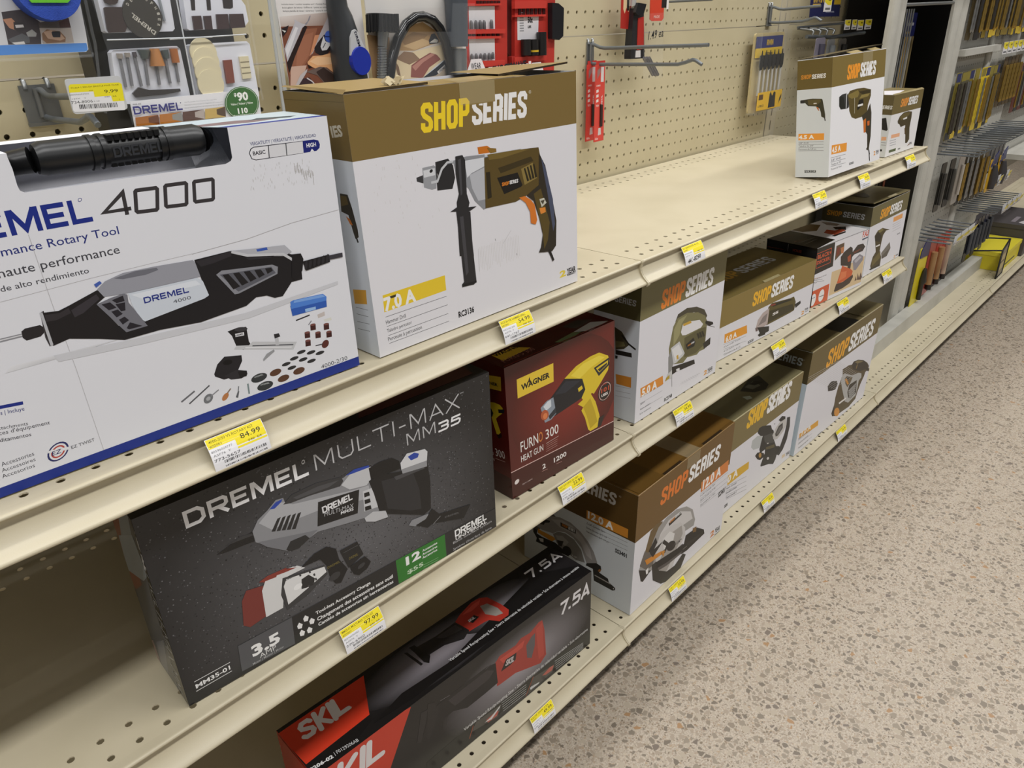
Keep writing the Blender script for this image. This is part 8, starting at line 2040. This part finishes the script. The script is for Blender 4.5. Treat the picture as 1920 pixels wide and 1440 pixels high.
# ------------------------------------------------------------ drill bit display further down the aisle
YP = 5.9
ORD = ['first', 'second', 'third', 'fourth', 'fifth', 'sixth', 'seventh', 'eighth', 'ninth', 'tenth', 'eleventh', 'twelfth', 'thirteenth', 'fourteenth', 'fifteenth', 'sixteenth']
def ridged_post(x0, x1, y, label):
    t = thing('display_post', label, 'post', ((x0+x1)/2, y, ZB))
    w = (x1-x0-.35)/2
    for a in (x0, x0+w+.35):
        g = G(); n = 8
        prof = [(a+w/2-w/2*math.cos(math.pi*k/n), y-.5*math.sin(math.pi*k/n)) for k in range(n+1)]+[(a+w, y+.3), (a, y+.3)]
        m = len(prof); g.add([(p[0], p[1], ZB) for p in prof]+[(p[0], p[1], 30) for p in prof], [(k, (k+1) % m, m+(k+1) % m, m+k) for k in range(m)]); g.obj('ridge', GREYM, t)
    g = G(); g.box(x0+w-.02, y+.1, ZB, x0+w+.37, y+.3, 30); g.obj('groove', mat('post_groove_shade', '56544e', .6), t)  # darker grey puts the shade between the ridges into the colour
    g = G(); g.tube([(x1-.6, y-.5, ZB+.8), (x1-.6, y-.2, ZB+.8)], .22, 8); g.obj('bolt', KICK, t)
ridged_post(48.5, 51.5, 5.7, 'pale grey ridged post just past the end of the top shelf')
ridged_post(68.2, 72.6, 5.7, 'pale grey ridged post at the left edge of the grey drill bit board')
ridged_post(88.1, 89.3, 6.1, 'slim grey upright dividing the grey drill bit board')
pegpanel(72.6, 87.9, ZB, 22, .2, .35, YP+.25, 'grey pegboard behind the yellow drill bit packs', m=mat('grey_pegboard', 'aeaca3', .5), r=.12, zh=-26)
pegpanel(89.5, 105.2, ZB, 22, .2, .35, YP+.25, 'grey pegboard right of the slim upright', m=mat('grey_pegboard'), r=.12, zh=-26)
g = G(); g.box(48.2, 3.65, ZB, 105.3, 5.2, ZB+2.0); tag(g.obj('display_riser', GREYM), 'long pale grey riser along the back of the far bottom shelf', 'riser')
t = thing('display_recess', 'dark open recess between the two grey ridged posts', 'display recess', (70, 15.5, ZB))
g = G(); g.box(63, 15.5, ZB+.1, 150, 15.6, 30); g.obj('back_panel', mat('dark_hardboard', '1b1710', .7), t)
g = G(); g.tube([(51.3, 5.9, 12.35), (68.4, 5.9, 12.5)], .16, 8); g.obj('cross_bar', WIRE, t)
g = G(); g.box(53.5, 6.5, 15.4, 106, 15.3, 16.2); g.obj('added_shade_ledge', mat('dark_hardboard'), t)  # ledge added over the recess to keep its back in shade
# added shelf, out of view over the display, there to shade it
t = thing('gondola_shelf', 'added beige shelf out of view above the drill bit display, casting shade on it', 'shelf', (76, 10, 18.5)); g = G(); g.box(56, -1.0, 22.5, 150, 5.2, 23.3); g.obj('deck', BEIGE, t)
BITM = {'b99a4a': mat('titanium_coated_bit', 'a98c48', .3, metal=.75), '8f8d88': mat('bright_bit_steel', '9a9a98', .3, metal=.8)}
def bit_card(x, y, zt, w, h, card, bit, label, group, foot=None, head=None, nb=1):
    t = thing('drill_bit_pack', label, 'drill bit pack', (x, y, zt-h), group)
    g = G(); ext(g, rounded(x-w/2, zt-h, x+w/2, zt, .2), y, y+.07, card); a = Art(g, (x-w/2, y, zt-h), (1, 0, 0), (0, 0, 1))
    if foot: a.rect(foot, 0.05, .05, w-.05, h*.12)
    if head: a.rect(head, .05, h*.86, w-.05, h-.1)
    g.obj('backing_card', PKG, t)
    for k in range(nb):
        bx = x+(k-(nb-1)/2)*w*.45; r = .17; z0, z1 = zt-h*.9, zt-h*.16; g = G(); n = 14
        g.tube([(bx, y-.28, z0), (bx, y-.28, z0+.2)]+[(bx, y-.28, z0+.2+(z1-z0-.2)*q/n) for q in range(1, n+1)], [.05, r]+[r*(1 if q % 2 else .72) for q in range(1, n+1)], 7, bit); g.obj('drill_bit', BITM.get(bit, PLAS), t)
rr = random.Random(21)
GOLD, STEEL, DARK = 'b99a4a', '8f8d88', '3a342c'
for i in range(15):
    x = 74.3+i*2.06
    bit_card(x, YP-.55-rr.random()*.5, 16.2, 1.8, 7.6+rr.random()*.2, rr.choice(('33291a', '2a2418', '4a3e22', '241f18')), rr.choice((GOLD, STEEL, GOLD)), ORD[i]+' long bit pack from the ridged grey post in the upper row', 'long drill bit packs in the upper row', foot=rr.choice(('c9a92c', '8a7424', '2a2620', 'd8b830')) if i > 2 else None, nb=1 if i % 3 else 2)
for i in range(10):
    x = 74.2+i*2.1; yel = i in (5, 6)
    bit_card(x, YP-.5-rr.random()*.4, 4.9, 1.85, 7.7+rr.random()*.3, 'dcc02a' if yel else rr.choice(('6d642c', '7d7130', '55503a', '4a4428')), DARK if i < 2 else rr.choice((STEEL, GOLD)), ORD[i]+' bit pack from the ridged grey post in the second row', 'yellow drill bit packs in the second row', foot='d3b52c' if i % 2 else '2b2722', head='2a2e5c' if i % 3 == 0 else '8a7c2c', nb=1 if i % 2 else 2)
for i in range(5):
    bit_card(96.4+i*2.0, YP-.6, 5.6, 1.7, 6.6, rr.choice(('5b4a2c', '4a3d26', '6a5632')), GOLD, ORD[i]+' brown bit pack right of the yellow packs in the second row', 'brown drill bit packs in the second row', nb=2)
g = G(); g.box(73.0, YP-1.1, 6.75, 89.2, YP-.2, 7.45); tag(g.obj('label_strip', GREYM), 'pale grey label strip between the two upper rows of bit packs', 'label strip')
def flat_tag(x, y, z, w, h, label, group, tilt=0.0):
    g = G(); n = 3; a = Art(g, (x, y, z), (1, 0, 0), (0, -math.sin(tilt), math.cos(tilt))); a.rect('e6e4e4', 0, 0, w, h); a.poly('e8d62e', [(.05, h*.6), (w*.5, h*.4), (w-.05, h*.4), (w-.05, h-.04), (.05, h-.04)]); a.rect('8a7a1c', w*.5, h*.66, w*.85, h*.8); a.rect('6a6a6c', w*.2, h*.1, w*.85, h*.24)
    g.quad((x, y+.03, z), (x, y+.03, z+h), (x+w, y+.03, z+h), (x+w, y+.03, z), 'd0d0d0')
    return tag(g.obj('price_tag', PKG), label, 'price tag', group)
for i in range(5): flat_tag(89.6+i*2.6, YP-1.3, 6.2, 2.3, 1.5, ORD[i]+' yellow tag right of the pale grey label strip', 'yellow tags between the upper bit rows')
# --- prong hooks
def prongs(xs, z, y1, what, group, tip=True):
    for i, x in enumerate(xs):
        g = G(); g.tube([(x, YP+.2, z), (x, YP-.3, z), (x, y1+.4, z+.05), (x, y1, z+(.35 if tip else .05))], .11, 6); g.tube([(x, YP+.2, z+1.0), (x, YP-.4, z+.95), (x, y1-.3, z+.95)], .09, 6)
        tag(g.obj('wire_hook', WIRED), ORD[i]+' '+what, 'hook', group)
prongs([74.6+i*2.15 for i in range(15)], -4.7, 1.0, 'grey wire hook from the left under the second row of bit packs', 'wire hooks under the second row')
prongs([91.6+i*1.5 for i in range(9)], -15.0, .8, 'grey wire hook from the left right of the slim upright', 'wire hooks right of the slim upright')
prongs([73.6+i*1.75 for i in range(6)], -15.6, 1.8, 'grey wire hook from the left above the yellow and red cards', 'wire hooks above the yellow and red cards', False)
for i in range(3): flat_tag(73.3+i*3.2, 1.4, -15.7, 2.9, 1.3, ORD[i]+' yellow tag from the left above the red cards', 'yellow tags above the red cards', .3)
for i in range(4): flat_tag(92.0+i*2.9, .4, -14.9, 2.3, 1.3, ORD[i]+' yellow tag from the left on the lower right hooks', 'yellow tags on the lower right hooks', .3)
g = G(); 
pegpanel(105.4, 151, -13, 22, .2, .35, YP+.6, 'far grey pegboard at the right edge of the picture', m=mat('grey_pegboard'), r=.12)
for i in range(9):
    bit_card(106.6+i*2.2, YP-.5, 15.0+.1*(i % 2), 1.9, 8.4, rr.choice(('4a3a20', '3a2f1c', '5a4a2a')), rr.choice((GOLD, STEEL)), ORD[i]+' brown pack past the upper bit packs at the right edge', 'brown packs at the right edge', foot='c9a92c' if i % 2 else None)
for i in range(8):
    bit_card(107.2+i*2.4, YP-.5, 4.2, 2.0, 7.0, rr.choice(('4a3a20', '6a3a30', '3a3a30')), rr.choice((GOLD, 'b06a60', STEEL)), ORD[i]+' pack of the second row at the right edge', 'mixed packs at the right edge')
g = G(); g.box(112, -.2, -10.4, 150, 6.2, -9.6); tag(g.obj('grey_ledge', GREYM), 'short grey ledge at the right edge above the dark grey box', 'ledge')
# --- third row
for i, (x, w, c, h, n_) in enumerate(((74.6, 2.0, '15140f', 6.2, 'narrow black pack nearest the ridged post in the third row'), (78.4, 2.2, '1a1814', 6.2, 'wider black pack second from the ridged post in the third row'), (82.6, 2.6, '9a9288', 6.6, 'pale clear pack beside the black packs in the third row'))):
    t = thing('hanging_pack', n_, 'hanging pack', (x, YP-1.2, -12.5), None)
    slab('backing_card', PKG, t, x-w/2, -5.7-h, x+w/2, -5.7, YP-1.2, YP-1.1, c, .3); g = G(); g.tube([(x, YP-1.45, -11), (x, YP-1.45, -7)], .22, 8, '3a3834' if i < 2 else 'b0a89c'); g.obj('tool_shaft', PLAS, t)
for i in range(5):
    bit_card(85.6+i*1.9, YP-.9-.2*i, -6.2, 1.6, 6.9, rr.choice(('4a3c20', '3a2f1c', '2c261a')), rr.choice((GOLD, STEEL)), ORD[i]+' brown bit pack from the left in the third row', 'brown bit packs in the third row', nb=2)
for i in range(4):
    bit_card(95.6+i*2.3, YP-1.4, -5.8, 2.0, 4.6, rr.choice(('6f6e6a', '55555a', '3a3a42')), STEEL, ORD[i]+' grey pack from the left in the third row', 'grey packs in the third row', foot='2a2e4c' if i > 1 else None)
# --- bottom row of cards
t = thing('bit_card', 'bright yellow hole cutter card with dark blue top in the lowest row', 'tool card', (75, YP-1.0, -25)); slab('backing_card', PKG, t, 73.0, -25, 76.6, -16.6, YP-1.0, YP-.9, 'd9c620', .2)
g = G(); ext(g, [(73.0, -17.9), (76.6, -18.2), (76.7, -15.9), (74.6, -15.6), (73.2, -16.9)], YP-1.1, YP-1.0, '1f2358'); g.obj('header', PKG, t)
g = G(); g.tube([(75.5, YP-1.3, -24.2), (75.4, YP-1.3, -22), (75.5, YP-1.3, -21.6), (75.8, YP-1.3, -19.8)], [.3, .32, .55, .2], 10, '2b2820'); g.obj('hole_cutter', PLAS, t)
for i, (x, c) in enumerate(((78.6, 'a8463a'), (81.8, 'b03a32'), (84.9, 'b84038'))):
    t = thing('bit_card', ORD[i]+' red tool card right of the yellow hole cutter card', 'tool card', (x, YP-1, -24), 'red tool cards in the lowest row'); slab('backing_card', PKG, t, x-1.4, -24.4+i*.5, x+1.4, -16.4, YP-1.0, YP-.9, c, .2)
    g = G(); g.tube([(x, YP-1.3, -22.8), (x, YP-1.3, -18.2)], .45, 10, 'a07c52' if i < 2 else 'b09a86'); g.obj('bit_tube', PLAS, t); g = G(); g.tube([(x+.2, YP-1.4, -23.6), (x+.2, YP-1.4, -21.4)], .4, 8, '1f1b1a'); g.obj('bit_head', PLAS, t)
for i in range(6):
    x = 88.6+i*2.1; t = thing('hanging_pack', ORD[i]+' dark slim pack from the left under the yellow tags in the lowest row', 'hanging pack', (x, 2.6, -22), 'dark slim packs in the lowest row'); slab('backing_card', PKG, t, x-.85, -21.6+(i % 2)*.6, x+.85, -16.0, 3.0, 3.1, ('232528', '2a2c40', '1c1d22')[i % 3], .2); g = G(); g.tube([(x, 2.75, -20.4), (x, 2.75, -17)], .25, 8, '3f4247'); g.obj('tool_shaft', PLAS, t)
# --- yellow and black handled tools
for i, x in enumerate((98.5, 103.6)):
    t = thing('plier_pack', ('left' if i == 0 else 'right')+' yellow and blue clamp pack right of the grey packs in the third row', 'clamp pack', (x, 4.2, -13.5), 'yellow clamp packs'); slab('backing_card', PKG, t, x-1.6, -13.2, x+1.6, -8.4, 4.2, 4.3, 'd9a92a', .3)
    g = G(); ext(g, [(x-1.5, -9.4), (x+1.6, -9.2), (x+1.6, -7.4), (x, -7.9)], 4.1, 4.2, '23285e'); g.obj('header', PKG, t); g = G(); g.tube([(x, 3.9, -12.8), (x+.1, 3.9, -11), (x, 3.9, -9.4)], [.5, .75, .35], 10, '3d3b3c'); g.obj('handle', PLAS, t)
    flat_tag(x+.4, 3.2, -12.4, 1.6, 1.6, 'pale yellow tag on the '+('left' if i == 0 else 'right')+' yellow clamp pack', 'tags on the yellow clamp packs', .2)
# --- dark packs in the recess
for i in range(7):
    x = 51.8+i*2.6; t = thing('long_bit_pack', ORD[i]+' dark long bit pack from the left inside the dark recess', 'drill bit pack', (x, 9.4, -9), 'dark long packs in the recess'); slab('backing_card', PKG, t, x-.9, -9.5, x+.9, 2.2, 9.6, 9.7, ('1d1810', '261c12', '15120d')[i % 3], .2); g = G(); g.tube([(x, 9.4, -8.8), (x, 9.4, 1.5)], .14, 6, ('6a3a26', '57503f', '3a3326')[i % 3]); g.obj('drill_bit', PLAS, t)
t = thing('long_bit_pack', 'dark blue carded long bit set hanging at the top of the recess', 'drill bit pack', (65, 9, 3.5)); slab('backing_card', PKG, t, 63.2, 9.2, 66.6, 11.6, 8.9, 9.0, '1f2560', .2)
g = G(); a = Art(g, (63.4, 8.88, 9.4), (1, 0, 0), (0, 0, 1)); a.rect('b9b9c4', .4, .9, 2.4, 1.2); a.rect('c9a04a', .3, .1, 1.6, .3); g.obj('printed_label', PKG, t)
for k, c in enumerate(('c9a04a', 'b08f4a', '8d8a80', '6a5c3a')):
    g = G(); g.tube([(63.6+k*.8, 8.8, 3.2), (63.6+k*.8, 8.8, 9.2)], .13, 6, c); g.obj('drill_bit', PLAS, t)
for k in range(4):
    x = 60.6+k*.75; g = G(); g.tube([(x, 8.2, 2.5), (x, 8.2, 12.0)], .09, 6, 'c4c8cc'); tag(g.obj('steel_rod', mat('spring_steel')), ORD[k]+' thin steel rod from the left inside the dark recess', 'steel rod', 'thin steel rods in the recess')
# --- tagged bar and blister packs on the beige board right of the upright
t = thing('tag_bar', 'wire bar with clipped hooks behind the leaning drill carton', 'hook bar', (62, 14.5, 8.6), None)
q = [(50.129,10.597),(58.995,10.777),(50.82,9.695),(56.54,9.438),(61.926,9.671),(63.057,9.72)]
g = G(); g.tube([(q[0][0], 15.4, q[0][1]), (q[1][0], 14.2, q[1][1])], .12, 6); g.tube([(q[2][0], 14.6, q[2][1]), (q[3][0], 14.2, q[3][1]), (q[4][0], 13.6, q[4][1]), (q[5][0], 13.2, q[5][1])], .2, 8); g.obj('bar', WIRED, t)
for p in [[(50.537,10.291),(50.525,9.776)],[(52.283,10.282),(52.29,9.722)],[(54.082,10.273),(54.08,9.743)],[(55.935,10.264),(55.817,9.768)]]:
    g = G(); g.tube([(p[0][0], 15.6, p[0][1]+.2), (p[0][0], 14.0, p[0][1]), (p[0][0], 13.8, p[0][1]-.1), (p[1][0], 13.9, p[1][1])], .12, 6); g.obj('clip', WIRE, t)
for i, p in enumerate([[(53.884,10.208),(55.456,11.177)],[(55.887,10.193),(57.187,11.146)],[(57.453,10.076),(59.1,11.074)],[(59.56,10.099),(61.486,11.109)]]): flat_tag(p[0][0], 12.0, p[0][1], p[1][0]-p[0][0], p[1][1]-p[0][1], ORD[i]+' of four yellow tags in a row above the leaning drill carton', 'four yellow tags in a row')
for i, (p, c, lb) in enumerate(zip([[(51.007,7.966),(53.403,9.532)],[(54.02,7.905),(55.964,9.296)],[(57.188,7.841),(59.208,9.267)]], ('8f8a9a', '8c8d8e', '6a6660'), ('clear pack with a round tab behind the leaning drill carton', 'clear pack with a grey disc behind the leaning drill carton', 'clear pack with a black bit behind the leaning drill carton'))):
    t = thing('blister_pack', lb, 'blister pack', (p[0][0], 13.6, p[0][1])); slab('backing_card', PKG, t, p[0][0], p[0][1]-1.5, p[1][0], p[1][1], 13.6, 13.66, c, .3); cx = (p[0][0]+p[1][0])/2; g = G(); g.tube([(cx, 13.4, p[0][1]-.6), (cx, 13.4, p[1][1]-.6)], .35, 10, ('4a4858', '6f7376', '1a1918')[i]); g.obj('bit', PLAS, t)
q = [(48.161,11.552),(55.618,11.508),(55.312,13.512),(47.944,13.504)]; t = thing('chisel_pack', 'dark blue and yellow card hanging at the top edge right of the upright', 'tool card', (q[0][0], 13.4, q[0][1]))
g = G(); ext(g, q, 13.4, 13.46, '1e2252'); a = Art(g, (q[0][0], 13.4, q[0][1]), (1, 0, 0), (0, 0, 1)); w = q[1][0]-q[0][0]; a.rect('d8b42a', w*.75, 1.1, w*.98, 2.6); a.rect('c9a43a', w*.05, 1.0, w*.3, 1.2); a.ops([('T', 'IRWIN', 'd9b43a', w*.06, 1.35, w*.34, .9, 0, 'k'), ('T', 'WOOD CHISEL', 'b9bcd0', w*.5, .35, w*.3, .14, 0, 'b')]); g.obj('backing_card', PKG, t)
p = [(44.641,12),(46.373,13.384)]; flat_tag(p[0][0], 10.6, p[0][1], p[1][0]-p[0][0], p[1][1]-p[0][1], 'yellow tag at the end of the hook above the spade bits', 'yellow tag on the upper hook')
# --- boxes and sign holder on the far bottom shelf
t = thing('yellow_box', 'flat bright yellow box on the far bottom shelf behind the sign holder', 'box', (110, 3.5, ZB)); g = G(); g.box(104.4, .7, ZB+.03, 115.6, 6.4, ZB+3.0, 'd6c62c'); a = Art(g, (104.4, .7, ZB), (1, 0, 0), (0, 0, 1)); a.rect('3a3a1c', 2.0, .6, 8.5, .9); g.obj('box_body', CARD, t); g = G(); g.box(104.3, .6, ZB+2.4, 115.7, 6.5, ZB+3.05, 'dccd38'); g.obj('lid', CARD, t)
t = thing('flat_grey_box', 'dark grey printed box beyond the yellow box on the far bottom shelf', 'box', (121, 4, ZB)); g = G(); g.box(115.9, .2, ZB+.03, 130, 9.0, ZB+5.2, '4c484a'); a = Art(g, (115.9, .2, ZB+5.2), (1, 0, 0), (0, 1, 0)); a.rect('8a8288', 2.0, 2.5, 6.5, 3.2); a.poly('c9c4c6', [(1.0, .8), (3.4, .6), (4.2, 1.5), (2.0, 2.0)]); a.rect('6a6468', 6, 5, 11, 6.4); g.obj('box_body', CARD, t); g = G(); g.box(115.85, .1, ZB+4.4, 130.05, 9.1, ZB+4.5, '3a3638'); g.obj('lid_seam', CARD, t)
t = thing('sign_holder', 'black wire sign holder standing in front of the yellow box', 'sign holder', (102, 2, ZB)); g = G()
c = [(100.0, .35, ZB+.1), (104.0, .45, ZB+.1), (104.0, .45, ZB+5.6), (100.0, .35, ZB+4.6)]
g.tube(c+[c[0]], .13, 6); g.tube([c[3], (99.0, 5.0, ZB+4.0)], .12, 6); g.tube([c[2], (102.6, 5.0, ZB+5.4)], .12, 6); g.obj('wire_frame', BLACKM, t)
g = G(); g.add([c[0], c[1], c[2], c[3]], [(0, 1, 2, 3)], '8a8068'); a = Art(g, c[0], (4.0, .1, 0), (0, 0, 1), .02); a.rect('b9a878', .5, 1, 3.6, 3.6); a.rect('4a4436', .8, 2.2, 3.2, 2.5); g.obj('sign_card', CARD, t)
# --- carton glimpsed beside the belt sander carton
t = thing('spare_carton', 'olive topped carton glimpsed between the belt sander carton and the grey post', 'carton', (50, 8, ZB)); g = G(); g.box(48.6, 7.6, ZB+.05, 58, 13.3, ZB+10.5, 'c4c9cc'); a = Art(g, (48.6, 7.6, ZB), (1, 0, 0), (0, 0, 1)); a.rect('4c4630', 0, 7.4, 9.4, 10.5); g.obj('box_body', CARD, t); g = G(); g.box(48.55, 7.55, ZB+10.4, 58.05, 13.35, ZB+10.6, '4a4430'); g.obj('top_flap', CARD, t)
